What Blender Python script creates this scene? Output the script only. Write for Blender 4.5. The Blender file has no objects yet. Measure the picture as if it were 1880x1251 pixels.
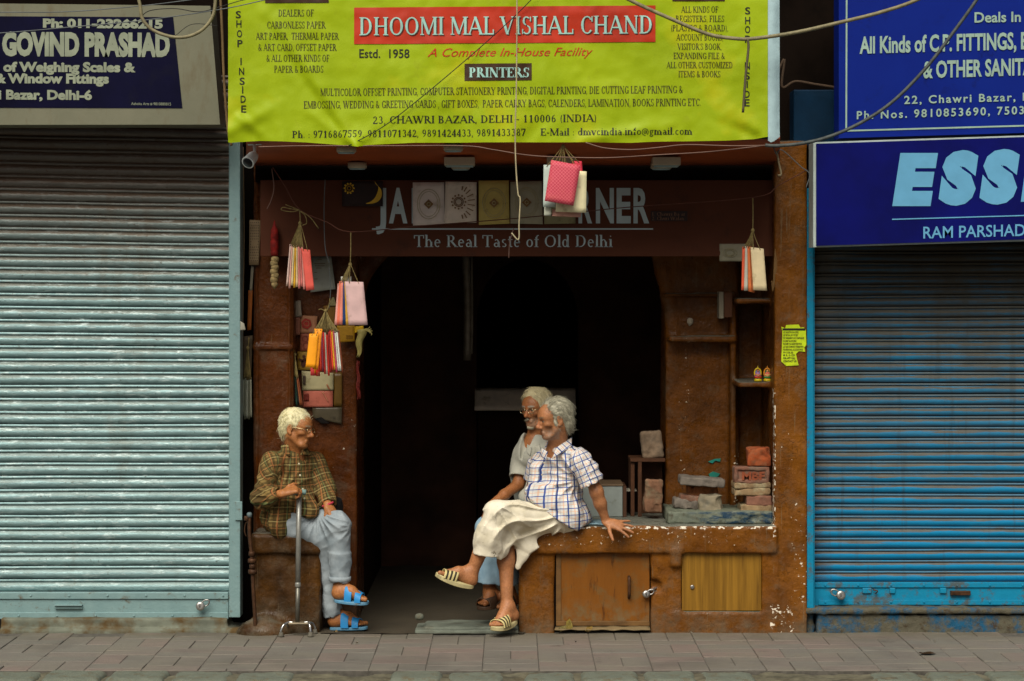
import bpy, bmesh, math, random
import numpy as np
from mathutils import Vector, Matrix, noise
R = math.radians
SC = bpy.context.scene
COL = SC.collection
random.seed(7)
# ------------------------------------------------------------------ camera, sky, sun, exposure
CD, CH, CF, CX, CY = 13.5, 1.98, 4320.0, 940.0, 528.0      # distance to the facade, eye height, focal length (photo px), principal point
cam = bpy.data.objects.new('camera', bpy.data.cameras.new('camera'))
COL.objects.link(cam); SC.camera = cam
cam.location = (0, -CD, CH); cam.rotation_euler = (R(90), 0, 0)
cam.data.sensor_width = 36.0; cam.data.lens = CF/1880*36
cam.data.shift_x = 0.0; cam.data.shift_y = -(625.5-CY)/1880
cam.data.clip_start = 0.1; cam.data.clip_end = 500
SUN_EL, SUN_AZ = R(50), R(195)          # high, from the street side, a little to the left
wd = bpy.data.worlds.new("World"); SC.world = wd; wd.use_nodes = True
wn = wd.node_tree
sky = wn.nodes.new('ShaderNodeTexSky'); sky.sky_type = 'NISHITA'; sky.sun_disc = False
sky.sun_elevation = SUN_EL; sky.sun_rotation = SUN_AZ; sky.dust_density = 7.0; sky.air_density = .8; sky.ozone_density = .2
wn.links.new(sky.outputs[0], wn.nodes['Background'].inputs[0])
wn.nodes['Background'].inputs[1].default_value = 0.05
sl = bpy.data.lights.new('sun', 'SUN'); sl.energy = 2.6; sl.angle = R(44); sl.color = (1.0, .97, .88)
so = bpy.data.objects.new('sun', sl); COL.objects.link(so)
sd = Vector((math.sin(SUN_AZ)*math.cos(SUN_EL), math.cos(SUN_AZ)*math.cos(SUN_EL), math.sin(SUN_EL)))
so.rotation_euler = (-sd).to_track_quat('-Z', 'Y').to_euler()
so.location = sd*20
SC.view_settings.view_transform = 'Standard'; SC.view_settings.look = 'None'
SC.view_settings.exposure = 0.3; SC.view_settings.gamma = 1.0

def W(px, py=528.0, y=0.0):
    """photo measurement -> world point on the plane at depth y"""
    d = (CD+y)/CF
    return Vector(((px-CX)*d, y, CH-(py-CY)*d))
def PX(n, y=0.0): return n*(CD+y)/CF     # a length of n photo pixels at depth y, in metres

# ------------------------------------------------------------------ objects
ORG = {}
def props(o, label=None, cat=None, group=None, kind=None):
    if label: o['label'] = label
    if cat: o['category'] = cat
    if group: o['group'] = group
    if kind: o['kind'] = kind
    return o
def thing(name, label, cat, loc=(0, 0, 0), group=None):
    o = bpy.data.objects.new(name, None); COL.objects.link(o)
    o.location = loc; o.empty_display_size = .05
    ORG[o.name] = Vector(loc)
    return props(o, label, cat, group)
def to_mesh(name, src):
    if isinstance(src, bpy.types.Mesh): return src
    if isinstance(src, bmesh.types.BMesh):
        me = bpy.data.meshes.new(name); src.to_mesh(me); src.free(); return me
    v, f = src
    me = bpy.data.meshes.new(name); me.from_pydata([tuple(p) for p in v], [], [tuple(q) for q in f]); me.update(); return me
def smooth(me, on=True):
    me.polygons.foreach_set('use_smooth', [on]*len(me.polygons))
def part(name, src, mat, root, label=None, sm=False):
    """a mesh given in world coordinates, hung under its thing (or under a part)"""
    me = to_mesh(name, src); me.name = name
    org = ORG[root.name]
    me.transform(Matrix.Translation(-org))
    o = bpy.data.objects.new(name, me); COL.objects.link(o); o.parent = root
    ORG[o.name] = org
    if mat is not None and not me.materials: me.materials.append(mat)
    if sm: smooth(me)
    if label: o['label'] = label
    return o
def single(name, src, mat, label, cat, group=None, kind=None, sm=False):
    me = to_mesh(name, src); me.name = name
    n = len(me.vertices); co = np.empty(n*3); me.vertices.foreach_get('co', co); co = co.reshape(-1, 3)
    lo, hi = co.min(0), co.max(0)
    org = Vector(((lo[0]+hi[0])/2, (lo[1]+hi[1])/2, lo[2]))
    me.transform(Matrix.Translation(-org))
    o = bpy.data.objects.new(name, me); COL.objects.link(o); o.location = org
    ORG[o.name] = org
    if mat is not None and not me.materials: me.materials.append(mat)
    if sm: smooth(me)
    return props(o, label, cat, group, kind)
def copy_tree(o, parent=None):
    c = o.copy(); COL.objects.link(c); c.parent = parent
    if o.name in ORG: ORG[c.name] = ORG[o.name]
    for ch in list(o.children): copy_tree(ch, c)
    return c

# ------------------------------------------------------------------ mesh makers
def box(bm, lo, hi, bev=0.0, seg=2, M=None, jit=0.0):
    lo, hi = Vector(lo), Vector(hi)
    r = bmesh.ops.create_cube(bm, size=1.0)
    vs = r['verts']
    for v in vs:
        v.co = Vector([lo[i]+(v.co[i]+.5)*(hi[i]-lo[i]) for i in range(3)])
        if jit: v.co += Vector((random.uniform(-jit, jit), random.uniform(-jit, jit), random.uniform(-jit, jit)))
    if bev > 0:
        es = list({e for v in vs for e in v.link_edges})
        rb = bmesh.ops.bevel(bm, geom=es, offset=bev, segments=seg, affect='EDGES', profile=.5)
        vs = list({v for f in rb['faces'] for v in f.verts} | {v for v in vs if v.is_valid})
    if M is not None:
        for v in vs: v.co = M @ v.co
    return vs
def nbox(*a, **k):
    bm = bmesh.new(); box(bm, *a, **k); return bm
def catmull(pts, n=6):
    P = [Vector(p) for p in pts]
    if len(P) < 3: return P
    out = []
    for i in range(len(P)-1):
        p0 = P[i-1] if i else P[0]*2-P[1]
        p1, p2 = P[i], P[i+1]
        p3 = P[i+2] if i+2 < len(P) else P[-1]*2-P[-2]
        for k in range(n):
            t = k/n
            out.append(.5*((2*p1)+(p2-p0)*t+(2*p0-5*p1+4*p2-p3)*t*t+(3*p1-p0-3*p2+p3)*t**3))
    out.append(P[-1]); return out
def tube(bm, pts, r, sides=6, n=6, cap=True, curve=True):
    P = catmull(pts, n) if curve else [Vector(p) for p in pts]
    m = len(P)
    rr = [r]*m if not isinstance(r, (list, tuple)) else [r[0]+(r[1]-r[0])*i/(m-1) for i in range(m)]
    T = [(P[min(i+1, m-1)]-P[max(i-1, 0)]).normalized() for i in range(m)]
    ref = Vector((0, 0, 1)) if abs(T[0].z) < .9 else Vector((1, 0, 0))
    nrm = T[0].cross(ref).normalized()
    rings = []
    for i in range(m):
        nrm = (nrm-T[i]*nrm.dot(T[i]))
        nrm = nrm.normalized() if nrm.length > 1e-6 else T[i].orthogonal().normalized()
        b = T[i].cross(nrm)
        rings.append([bm.verts.new(P[i]+(nrm*math.cos(2*math.pi*k/sides)+b*math.sin(2*math.pi*k/sides))*rr[i]) for k in range(sides)])
    for i in range(m-1):
        for k in range(sides):
            f = bm.faces.new((rings[i][k], rings[i][(k+1) % sides], rings[i+1][(k+1) % sides], rings[i+1][k])); f.smooth = True
    if cap:
        bm.faces.new(list(reversed(rings[0]))); bm.faces.new(rings[-1])
def ntube(*a, **k):
    bm = bmesh.new(); tube(bm, *a, **k); return bm
def lathe(bm, prof, base, axis=(0, 0, 1), n=16):
    """prof: (radius, height) pairs"""
    A = Vector(axis).normalized(); X = A.orthogonal().normalized(); Y = A.cross(X); B = Vector(base)
    rings = [[bm.verts.new(B+A*h+(X*math.cos(2*math.pi*k/n)+Y*math.sin(2*math.pi*k/n))*max(r, 1e-4)) for k in range(n)] for r, h in prof]
    for i in range(len(rings)-1):
        for k in range(n):
            f = bm.faces.new((rings[i][k], rings[i][(k+1) % n], rings[i+1][(k+1) % n], rings[i+1][k])); f.smooth = True
    bm.faces.new(list(reversed(rings[0]))); bm.faces.new(rings[-1])
def nlathe(*a, **k):
    bm = bmesh.new(); lathe(bm, *a, **k); return bm
def prism(bm, poly, y0, y1):
    """polygon of (x,z) extruded from y0 (front) to y1"""
    a = [bm.verts.new((x, y0, z)) for x, z in poly]; b = [bm.verts.new((x, y1, z)) for x, z in poly]
    fa = bm.faces.new(a); fb = bm.faces.new(list(reversed(b)))
    for i in range(len(poly)):
        j = (i+1) % len(poly); bm.faces.new((a[j], a[i], b[i], b[j]))
    bmesh.ops.recalc_face_normals(bm, faces=bm.faces[:])
def pxpoly(pts, y): return [(W(a, b, y).x, W(a, b, y).z) for a, b in pts]
def nprism(poly, y0, y1):
    bm = bmesh.new(); prism(bm, poly, y0, y1); return bm
def sheet(c00, c10, c11, c01, nx, ny, fn=None, thick=0.0):
    """a bent sheet between four corners (bottom-left, bottom-right, top-right, top-left), fn(u,v)->offset"""
    c00, c10, c11, c01 = map(Vector, (c00, c10, c11, c01))
    bm = bmesh.new(); G = []
    nrm = (c10-c00).cross(c01-c00).normalized()
    layers = [0] if not thick else [0, -thick]
    for th in layers:
        g = []
        for j in range(ny+1):
            v = j/ny; row = []
            for i in range(nx+1):
                u = i/nx
                p = (c00*(1-u)+c10*u)*(1-v)+(c01*(1-u)+c11*u)*v
                if fn: p = p+Vector(fn(u, v))
                row.append(bm.verts.new(p+nrm*th))
            g.append(row)
        G.append(g)
    for li, g in enumerate(G):
        for j in range(ny):
            for i in range(nx):
                q = (g[j][i], g[j][i+1], g[j+1][i+1], g[j+1][i])
                f = bm.faces.new(q if li == 0 else tuple(reversed(q))); f.smooth = True
    if thick:
        a, b = G
        loop = [(0, i) for i in range(nx)]+[(j, nx) for j in range(ny)]+[(ny, i) for i in range(nx, 0, -1)]+[(j, 0) for j in range(ny, 0, -1)]
        for k in range(len(loop)):
            (j0, i0), (j1, i1) = loop[k], loop[(k+1) % len(loop)]
            bm.faces.new((a[j1][i1], a[j0][i0], b[j0][i0], b[j1][i1]))
    return bm

# ------------------------------------------------------------------ signed-distance modelling (bodies, cloth, plaster, stone)
def nz(P, f, seed=0):
    """cheap smooth 3-D noise in [-1,1], many points at once"""
    rs = np.random.RandomState(seed); o = np.zeros(len(P), np.float32)
    for i in range(5):
        k = rs.normal(size=3); k /= np.linalg.norm(k); k *= f*rs.uniform(.6, 1.5)
        k2 = rs.normal(size=3)*f*.5
        o += np.sin(P@k+rs.uniform(0, 6.28)+1.3*np.sin(P@k2+rs.uniform(0, 6.28)))
    return o/3.2
class SDF:
    def __init__(s): s.it = []; s.disp = None
    def add(s, fn, c, rad, k, op, g): s.it.append((fn, np.array(c, np.float32), float(rad), k, op, g))
    def cap(s, a, b, ra, rb=None, k=.015, n=None, fl=1.0, op='+', g=None):
        a, b = np.array(a, np.float32), np.array(b, np.float32); rb = ra if rb is None else rb
        ba = b-a; L = max(float(ba@ba), 1e-9); nn = None if n is None else np.array(Vector(n).normalized(), np.float32)
        def fn(P):
            q = P-a; t = np.clip(q@ba/L, 0, 1); q = q-t[:, None]*ba
            if nn is not None: q = q+(q@nn)[:, None]*nn*(1/fl-1)
            d = np.linalg.norm(q, axis=1)-(ra+(rb-ra)*t)
            return d*(min(1, fl) if nn is not None else 1)
        s.add(fn, (a+b)/2, math.sqrt(L)/2+max(ra, rb)*max(1, fl), k, op, g)
    def ell(s, c, r, M=None, k=.015, op='+', g=None):
        c, r = np.array(c, np.float32), np.array(r, np.float32); m = None if M is None else np.array(M, np.float32)[:3, :3]
        def fn(P):
            q = P-c
            if m is not None: q = q@m
            k0 = np.linalg.norm(q/r, axis=1); k1 = np.linalg.norm(q/(r*r), axis=1)
            return k0*(k0-1)/np.maximum(k1, 1e-6)
        s.add(fn, c, r.max(), k, op, g)
    def box(s, lo, hi, rnd=.01, M=None, k=.01, op='+', g=None):
        lo, hi = np.array(lo, np.float32), np.array(hi, np.float32); c, h = (lo+hi)/2, (hi-lo)/2; m = None if M is None else np.array(M, np.float32)[:3, :3]
        def fn(P):
            q = P-c
            if m is not None: q = q@m
            q = np.abs(q)-(h-rnd)
            return np.linalg.norm(np.maximum(q, 0), axis=1)+np.minimum(q.max(1), 0)-rnd
        s.add(fn, c, np.linalg.norm(h), k, op, g)
    def fun(s, fn, c, rad, k=.004, op='+', g=None): s.add(fn, c, rad, k, op, g)
    def ev(s, P, m=.1):
        d = np.full(len(P), 1.0, np.float32)
        for fn, c, rad, k, op, g in s.it:
            w = np.nonzero(((P-c)**2).sum(1) < (rad+m)**2)[0]
            if not len(w): continue
            e = fn(P[w]); x = d[w]
            if op == '+':
                h = np.maximum(k-np.abs(x-e), 0)/max(k, 1e-6); d[w] = np.minimum(x, e)-h*h*k*.25
            elif op == '-':
                e = -e; h = np.maximum(k-np.abs(x-e), 0)/max(k, 1e-6); d[w] = np.maximum(x, e)+h*h*k*.25
        if s.disp is not None:
            w = np.nonzero(np.abs(d) < .08)[0]
            if len(w): d[w] += s.disp(P[w])
        return d
    def groups(s, P):
        """the name of the nearest added solid for each point"""
        best = np.full(len(P), 9.0); gi = np.zeros(len(P), int); names = []
        for fn, c, rad, k, op, g in s.it:
            if op != '+' or g is None: continue
            if g not in names: names.append(g)
            e = fn(P); w = e < best; best[w] = e[w]; gi[w] = names.index(g)
        return gi, names
    def mesh(s, res, pad=.03, lo=None, hi=None):
        pos = [(c, r) for _, c, r, _, op, _ in s.it if op == '+']
        lo = np.min([c-r for c, r in pos], 0)-pad if lo is None else np.array(lo, float)
        hi = np.max([c+r for c, r in pos], 0)+pad if hi is None else np.array(hi, float)
        B = 8; nb = np.ceil((hi-lo)/res/B).astype(int); n = nb*B
        bs = B*res
        gx, gy, gz = np.meshgrid(*[np.arange(k) for k in nb], indexing='ij')
        bc = np.stack([gx.ravel(), gy.ravel(), gz.ravel()], 1)
        cd = s.ev((lo+(bc+.5)*bs).astype(np.float32), m=.1+bs*2)
        V = np.where(cd < 0, -1.0, 1.0).astype(np.float32).reshape(tuple(nb))
        V = V.repeat(B, 0).repeat(B, 1).repeat(B, 2)
        act = bc[np.abs(cd) < bs*1.0+.02]
        ii = np.stack(np.meshgrid(*[np.arange(B)]*3, indexing='ij'), -1).reshape(-1, 3)
        for st in range(0, len(act), 400):
            a = act[st:st+400]; I = (a[:, None, :]*B+ii[None]).reshape(-1, 3)
            V[I[:, 0], I[:, 1], I[:, 2]] = s.ev((lo+I*res).astype(np.float32), m=.05+bs)
        V[0] = V[-1] = 1; V[:, 0] = V[:, -1] = 1; V[:, :, 0] = V[:, :, -1] = 1
        S = V < 0
        cnt = np.zeros(np.array(V.shape)-1, np.int8); cor = [(a, b, c) for a in (0, 1) for b in (0, 1) for c in (0, 1)]
        sl = lambda o: tuple(slice(q, V.shape[i]-1+q) for i, q in enumerate(o))
        for o in cor: cnt += S[sl(o)]
        C = np.argwhere((cnt > 0) & (cnt < 8))
        idx = np.full(cnt.shape, -1, np.int32); idx[C[:, 0], C[:, 1], C[:, 2]] = np.arange(len(C))
        acc = np.zeros((len(C), 3)); num = np.zeros(len(C))
        val = {o: V[C[:, 0]+o[0], C[:, 1]+o[1], C[:, 2]+o[2]] for o in cor}
        for o in cor:
            for ax in range(3):
                if o[ax]: continue
                p = list(o); p[ax] = 1; p = tuple(p)
                a, b = val[o], val[p]; w = (a < 0) != (b < 0)
                t = np.where(w, a/np.where(w, a-b, 1), 0)
                q = np.array(o, float)[None].repeat(len(C), 0); q[:, ax] = t
                acc[w] += q[w]; num[w] += 1
        Vt = lo+(C+acc/num[:, None])*res
        F = []
        for ax in range(3):
            u, v = [(1, 2), (2, 0), (0, 1)][ax]
            a = [slice(None)]*3; b = [slice(None)]*3; a[ax] = slice(0, -1); b[ax] = slice(1, None)
            A, Bq = S[tuple(a)], S[tuple(b)]
            E = np.argwhere(A != Bq)
            E = E[(E[:, u] > 0) & (E[:, v] > 0) & (E[:, u] < V.shape[u]-1) & (E[:, v] < V.shape[v]-1)]
            ins = S[E[:, 0], E[:, 1], E[:, 2]]
            def ci(du, dv):
                q = E.copy(); q[:, u] += du; q[:, v] += dv; return idx[q[:, 0], q[:, 1], q[:, 2]]
            Q = np.stack([ci(-1, -1), ci(0, -1), ci(0, 0), ci(-1, 0)], 1)
            Q[~ins] = Q[~ins][:, ::-1]
            F.append(Q[(Q >= 0).all(1)])
        F = np.concatenate(F)
        # one relaxing pass takes the grid out of the surface
        for lam in (.5, -.42):
            su = np.zeros_like(Vt); ct = np.zeros(len(Vt))
            for i in range(4):
                a, b = F[:, i], F[:, (i+1) % 4]
                np.add.at(su, a, Vt[b]); np.add.at(ct, a, 1); np.add.at(su, b, Vt[a]); np.add.at(ct, b, 1)
            Vt = Vt+lam*(su/np.maximum(ct, 1)[:, None]-Vt)
        return Vt, F
def np_mesh(name, V, F, sm=True):
    me = bpy.data.meshes.new(name)
    me.vertices.add(len(V)); me.vertices.foreach_set('co', np.asarray(V, np.float32).ravel())
    k = F.shape[1]
    me.loops.add(F.size); me.loops.foreach_set('vertex_index', F.astype(np.int32).ravel())
    me.polygons.add(len(F)); me.polygons.foreach_set('loop_start', np.arange(0, F.size, k, dtype=np.int32))
    me.polygons.foreach_set('loop_total', np.full(len(F), k, np.int32))
    me.update(); me.validate()
    if sm: smooth(me)
    return me
def col_attr(me, rgb):
    a = me.color_attributes.new('Col', 'FLOAT_COLOR', 'POINT')
    a.data.foreach_set('color', np.concatenate([rgb, np.ones((len(rgb), 1))], 1).astype(np.float32).ravel())

# ------------------------------------------------------------------ materials
def C(r, g, b, k=1.0):
    f = lambda c: (c/255/12.92 if c/255 <= .04045 else ((c/255+.055)/1.055)**2.4)*k
    return (f(r), f(g), f(b), 1.0)
class Mt:
    def __init__(s, name, rough=.7, metal=0.0, spec=.35):
        s.m = bpy.data.materials.new(name); s.m.use_nodes = True; s.t = s.m.node_tree
        s.b = s.t.nodes['Principled BSDF']
        s.b.inputs['Roughness'].default_value = rough; s.b.inputs['Metallic'].default_value = metal
        s.b.inputs['Specular IOR Level'].default_value = spec
    def n(s, ty, ins=None, **k):
        nd = s.t.nodes.new('ShaderNode'+ty)
        for a, v in k.items(): setattr(nd, a, v)
        for a, v in (ins or {}).items(): s.put(nd.inputs[a], v)
        return nd
    def put(s, sock, v):
        if isinstance(v, bpy.types.NodeSocket): s.t.links.new(v, sock)
        else: sock.default_value = v
    def obj(s): return s.n('TexCoord').outputs['Object']
    def pos(s): return s.n('NewGeometry').outputs['Position']
    def map(s, v, sc=(1, 1, 1), rot=(0, 0, 0), loc=(0, 0, 0)):
        return s.n('Mapping', {'Vector': v, 'Scale': sc, 'Rotation': rot, 'Location': loc}).outputs[0]
    def noise(s, v, sc, det=4, rough=.55, dist=0.0):
        return s.n('TexNoise', {'Vector': v, 'Scale': sc, 'Detail': det, 'Roughness': rough, 'Distortion': dist}).outputs[0]
    def ramp(s, f, a, b):
        nd = s.n('MapRange', {'Value': f, 'From Min': a, 'From Max': b}); return nd.outputs[0]
    def mix(s, f, a, b, mode='MIX'):
        nd = s.n('Mix', data_type='RGBA', blend_type=mode)
        s.put(nd.inputs[0], f); s.put(nd.inputs[6], a); s.put(nd.inputs[7], b); return nd.outputs[2]
    def ma(s, op, a, b=0.0, c=0.0):
        nd = s.n('Math', operation=op); s.put(nd.inputs[0], a); s.put(nd.inputs[1], b); s.put(nd.inputs[2], c); return nd.outputs[0]
    def sep(s, v):
        o = s.n('SeparateXYZ', {'Vector': v}).outputs; return o[0], o[1], o[2]
    def bump(s, h, st=.3, dist=.01):
        nd = s.n('Bump', {'Height': h, 'Strength': st, 'Distance': dist}); s.put(s.b.inputs['Normal'], nd.outputs[0]); return nd
    def col(s, v): s.put(s.b.inputs['Base Color'], v)
    def rough(s, v): s.put(s.b.inputs['Roughness'], v)
def plain(name, c, rough=.7, metal=0.0, var=.18, sc=12.0, bump=.15, bsc=60.0, dirt=None, dsc=3.0, dth=(.55, .75), spec=.35, island=0.0):
    """a painted / paper / stone surface: mottled colour, fine bump, patches of dirt"""
    t = Mt(name, rough, metal, spec); v = t.pos()
    n1 = t.noise(v, sc, 5)
    dark = tuple(x*(1-var*1.3) for x in c[:3])+(1,); lite = tuple(min(1, x*(1+var)) for x in c[:3])+(1,)
    k = t.mix(t.ramp(n1, .3, .7), dark, lite)
    if island:
        r = t.n('NewGeometry').outputs['Random Per Island']
        k = t.mix(t.ma('MULTIPLY', r, island), k, tuple(x*.45 for x in c[:3])+(1,))
    if dirt is not None:
        k = t.mix(t.ramp(t.noise(v, dsc, 7, .65), *dth), k, dirt)
    t.col(k)
    if bump: t.bump(t.noise(v, bsc, 4), bump, .004)
    return t.m
# ================================================================== SETTING
def plaster(name, base, dark, chips=None, rough=.55, dust=.0, bsc=26):
    t = Mt(name, rough, 0, .18); v = t.pos(); x, y, z = t.sep(v)
    k = t.mix(t.ramp(t.noise(v, 5, 6, .6), .35, .68), dark, base)
    k = t.mix(t.ramp(t.noise(t.map(v, (30, 30, 5)), 1, 5), .58, .75), k, tuple(c*.55 for c in base[:3])+(1,))
    # greyish dust and scuffs
    k = t.mix(t.ma('MULTIPLY', t.ramp(t.noise(t.map(v, loc=(3, 1, 7)), 7, 8, .7), .52, .68), .55), k, C(98, 84, 66))
    k = t.mix(t.ma('MULTIPLY', t.ramp(t.noise(t.map(v, loc=(9, 1, 2)), 22, 5, .7), .58, .66), .6), k, tuple(c*.4 for c in base[:3])+(1,))
    low = t.ma('MULTIPLY', t.ramp(z, .22, -.02), t.ramp(t.noise(v, 11, 7, .7), .38, .62))
    k = t.mix(t.ma('MULTIPLY', low, .75), k, C(92, 86, 70))
    # hairline cracks and long vertical scrapes
    wv = t.n('VectorMath', operation='ADD'); t.put(wv.inputs[0], v); t.put(wv.inputs[1], t.n('TexNoise', {'Vector': v, 'Scale': 9.0, 'Detail': 4.0}).outputs['Color'])
    vo = t.n('TexVoronoi', {'Vector': t.map(wv.outputs[0], (1, 1, .7)), 'Scale': 3.2}, feature='DISTANCE_TO_EDGE').outputs['Distance']
    ck = t.ma('MULTIPLY', t.ramp(vo, .016, .004), t.ramp(t.noise(t.map(v, loc=(6, 2, 9)), 3, 4), .46, .58)); k = t.mix(t.ma('MULTIPLY', ck, .8), k, tuple(c*.22 for c in base[:3])+(1,))
    k = t.mix(t.ma('MULTIPLY', t.ramp(t.noise(t.map(v, (60, 60, 2.2), loc=(4, 4, 0)), 1, 4, .6), .64, .70), .5), k, C(118, 100, 74))
    if chips:
        n = t.noise(t.map(v, (1, 1, 1.3), loc=(5, 5, 5)), 34, 6, .65)
        for z0, z1, x0, x1, th in chips:
            m = t.ma('MULTIPLY', t.ma('MULTIPLY', t.ma('GREATER_THAN', z, z0), t.ma('LESS_THAN', z, z1)),
                     t.ma('MULTIPLY', t.ma('GREATER_THAN', x, x0), t.ma('LESS_THAN', x, x1)))
            k = t.mix(t.ma('MULTIPLY', m, t.ramp(n, th, th+.02)), k, C(228, 218, 196))
    # cement shows on level tops
    up = t.sep(t.n('NewGeometry').outputs['Normal'])[2]
    k = t.mix(t.ma('MULTIPLY', t.ramp(up, .75, .93), dust), k, t.mix(t.noise(v, 9, 6, .6), C(84, 84, 74), C(128, 130, 118)))
    t.col(k)
    t.rough(t.ramp(t.noise(v, 14, 4), .25, .85))
    h = t.ma('ADD', t.noise(v, bsc, 5, .6), t.ma('MULTIPLY', t.noise(t.map(v, (1, 1, .25)), 70, 3), .35))
    t.bump(h, .42, .02)
    return t.m
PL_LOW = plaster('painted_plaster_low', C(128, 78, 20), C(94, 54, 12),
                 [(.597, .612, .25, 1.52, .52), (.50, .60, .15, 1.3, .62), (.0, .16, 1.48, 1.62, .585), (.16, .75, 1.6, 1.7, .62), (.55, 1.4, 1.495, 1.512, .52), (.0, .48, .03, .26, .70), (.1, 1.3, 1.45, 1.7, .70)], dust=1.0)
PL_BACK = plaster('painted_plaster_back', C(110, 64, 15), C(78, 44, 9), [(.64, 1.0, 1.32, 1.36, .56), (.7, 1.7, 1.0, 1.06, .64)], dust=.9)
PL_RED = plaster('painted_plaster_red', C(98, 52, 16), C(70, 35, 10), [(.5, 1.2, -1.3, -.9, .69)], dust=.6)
DARKW = plain('shade_black_plaster', C(20, 14, 10), .95, spec=.04, var=.4, sc=3, dirt=C(12, 9, 7), bump=.5, bsc=20)  # near-black base puts the shade behind the signs into the wall colour
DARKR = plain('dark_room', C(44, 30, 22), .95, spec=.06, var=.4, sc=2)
CEMENT = plain('grey_cement', C(112, 110, 96), .9, var=.3, sc=6, bump=.6, bsc=40, dirt=C(70, 58, 40), dsc=5)

# ---- ground
road = plain('asphalt', (.05, .05, .048, 1), .9, sc=4, bump=.5, bsc=90)
bm = bmesh.new(); bmesh.ops.create_grid(bm, x_segments=8, y_segments=8, size=200)
for v in bm.verts: v.co.z = -.16
single('road', bm, road, None, None, kind='structure')
PAVE_BED = plain('joint_dust', C(88, 84, 76), .95, var=.3, sc=30, bump=.5)
bm = bmesh.new(); box(bm, (-14, -1.33, -.15), (14, 1.0, -.0055)); single('pavement_bed', bm, PAVE_BED, None, None, kind='structure')
t = Mt('sandstone_pavers', .85); v = t.pos(); r = t.n('NewGeometry').outputs['Random Per Island']
k = t.mix(t.ramp(r, .55, 1.0), C(116, 112, 102), C(124, 110, 101))
k = t.mix(t.ma('MULTIPLY', t.ramp(r, .5, .0), .5), k, C(106, 105, 97))
k = t.mix(t.ma('MULTIPLY', t.ramp(t.noise(t.map(v, (2, 6, 1)), 3, 6, .65), .4, .7), .6), k, C(104, 94, 88))
k = t.mix(t.ma('MULTIPLY', t.ramp(t.noise(v, 2.2, 8, .7), .48, .64), .75), k, C(116, 111, 98))
yy = t.sep(v)[1]
k = t.mix(t.ma('MULTIPLY', t.ramp(yy, -.42, -.02), t.ramp(t.noise(v, 6, 6, .65), .25, .6)), k, C(98, 92, 76))
k = t.mix(t.ma('MULTIPLY', t.ramp(t.noise(v, 45, 4, .7), .62, .72), .5), k, C(70, 62, 52))
k = t.mix(t.ma('MULTIPLY', t.ramp(t.noise(t.map(v, loc=(7, 2, 0)), 1.6, 6, .6), .52, .72), .45), k, C(74, 70, 66))
k = t.mix(t.ma('MULTIPLY', t.ramp(t.noise(t.map(v, loc=(2, 8, 0)), 5, 7, .75), .6, .68), .5), k, C(62, 56, 48))
t.col(k); t.bump(t.noise(v, 55, 6, .65), .5, .006); PAVER = t.m
bm = bmesh.new(); rs = random.Random(3); P = .2945; g = .0017
def paver(x0, x1, y0, y1):
    z = rs.uniform(-.0025, .0015); zt = rs.uniform(-.004, .004)*.5
    vs = box(bm, (x0+g, y0+g, -.05), (x1-g, y1-g, 0), bev=.0028, seg=1)
    for q in vs: q.co.z += z+zt*((q.co.x-x0)/(x1-x0)-.5)*2
for c in range(-14, 15):
    x0 = -2.215+.2945*(c+4)
    y = .14-rs.choice([0, .147, .294, .08]); i = rs.randrange(3)
    while y > -1.36:
        if i % 3 == 0:
            y0 = max(y-.294, -1.325)
            if y-y0 > .03:
                paver(x0, x0+P/2, y0, y); paver(x0+P/2, x0+P, y0, y)
            y -= .294
        else:
            y0 = max(y-.147, -1.325)
            if y-y0 > .03: paver(x0, x0+P, y0, y)
            y -= .147
        i += 1
        if rs.random() < .18: i += 1
single('pavement', bm, PAVER, None, None, kind='structure')
# kerb: rounded stones, some broken down to mortar
t = Mt('kerb_stone', .9); v = t.pos(); r = t.n('NewGeometry').outputs['Random Per Island']
k = t.mix(t.noise(v, 9, 6, .7), C(84, 91, 80), C(120, 125, 110))
k = t.mix(t.ramp(t.noise(v, 14, 7, .7), .52, .7), k, C(96, 84, 58))
t.col(k); t.bump(t.noise(v, 38, 6, .7), .8, .012); KERB = t.m
MORTAR = plain('kerb_mortar', C(98, 94, 76), .95, var=.4, sc=14, bump=1.0, bsc=35, dirt=C(60, 50, 34), dsc=9)
s = SDF(); px = 78-117*3
edges = [-390, -273, -156, -39, 79, 196, 313, 430, 545, 712, 817, 930, 957, 1061, 1177, 1281, 1390, 1592, 1696, 1807, 1925, 2040, 2160, 2280]
for a, b in zip(edges[:-1], edges[1:]):
    if (a, b) in ((545, 712), (930, 957), (1390, 1592)): continue
    x0, x1 = W(a+4, 0, -1.45).x, W(b-4, 0, -1.45).x; dz = rs.uniform(-.008, .004)
    s.box((x0, -1.62, -.2), (x1, -1.337, .002+dz), .035, k=.001)
s.disp = lambda Q: .003*nz(Q, 40, 1)+.0015*nz(Q, 130, 2)
V, F = s.mesh(.009); single('kerb', np_mesh('kerb', V, F), KERB, None, None, kind='structure')
s = SDF(); s.box((-6, -1.60, -.2), (6, -1.333, -.016), .012); s.disp = lambda Q: .009*nz(Q, 22, 5)+.004*nz(Q, 75, 6)
V, F = s.mesh(.012, lo=(-4.2, -1.7, -.2), hi=(4.2, -1.28, .06)); single('kerb_bed', np_mesh('kerb_bed', V, F), MORTAR, None, None, kind='structure')
t = Mt('dusty_floor', .95); v = t.pos()
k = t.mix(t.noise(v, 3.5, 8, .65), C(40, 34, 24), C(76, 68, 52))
k = t.mix(t.ramp(t.noise(v, 16, 6, .7), .56, .7), k, C(64, 50, 32)); t.col(k); t.bump(t.noise(v, 30, 6, .7), .7, .008)
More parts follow.
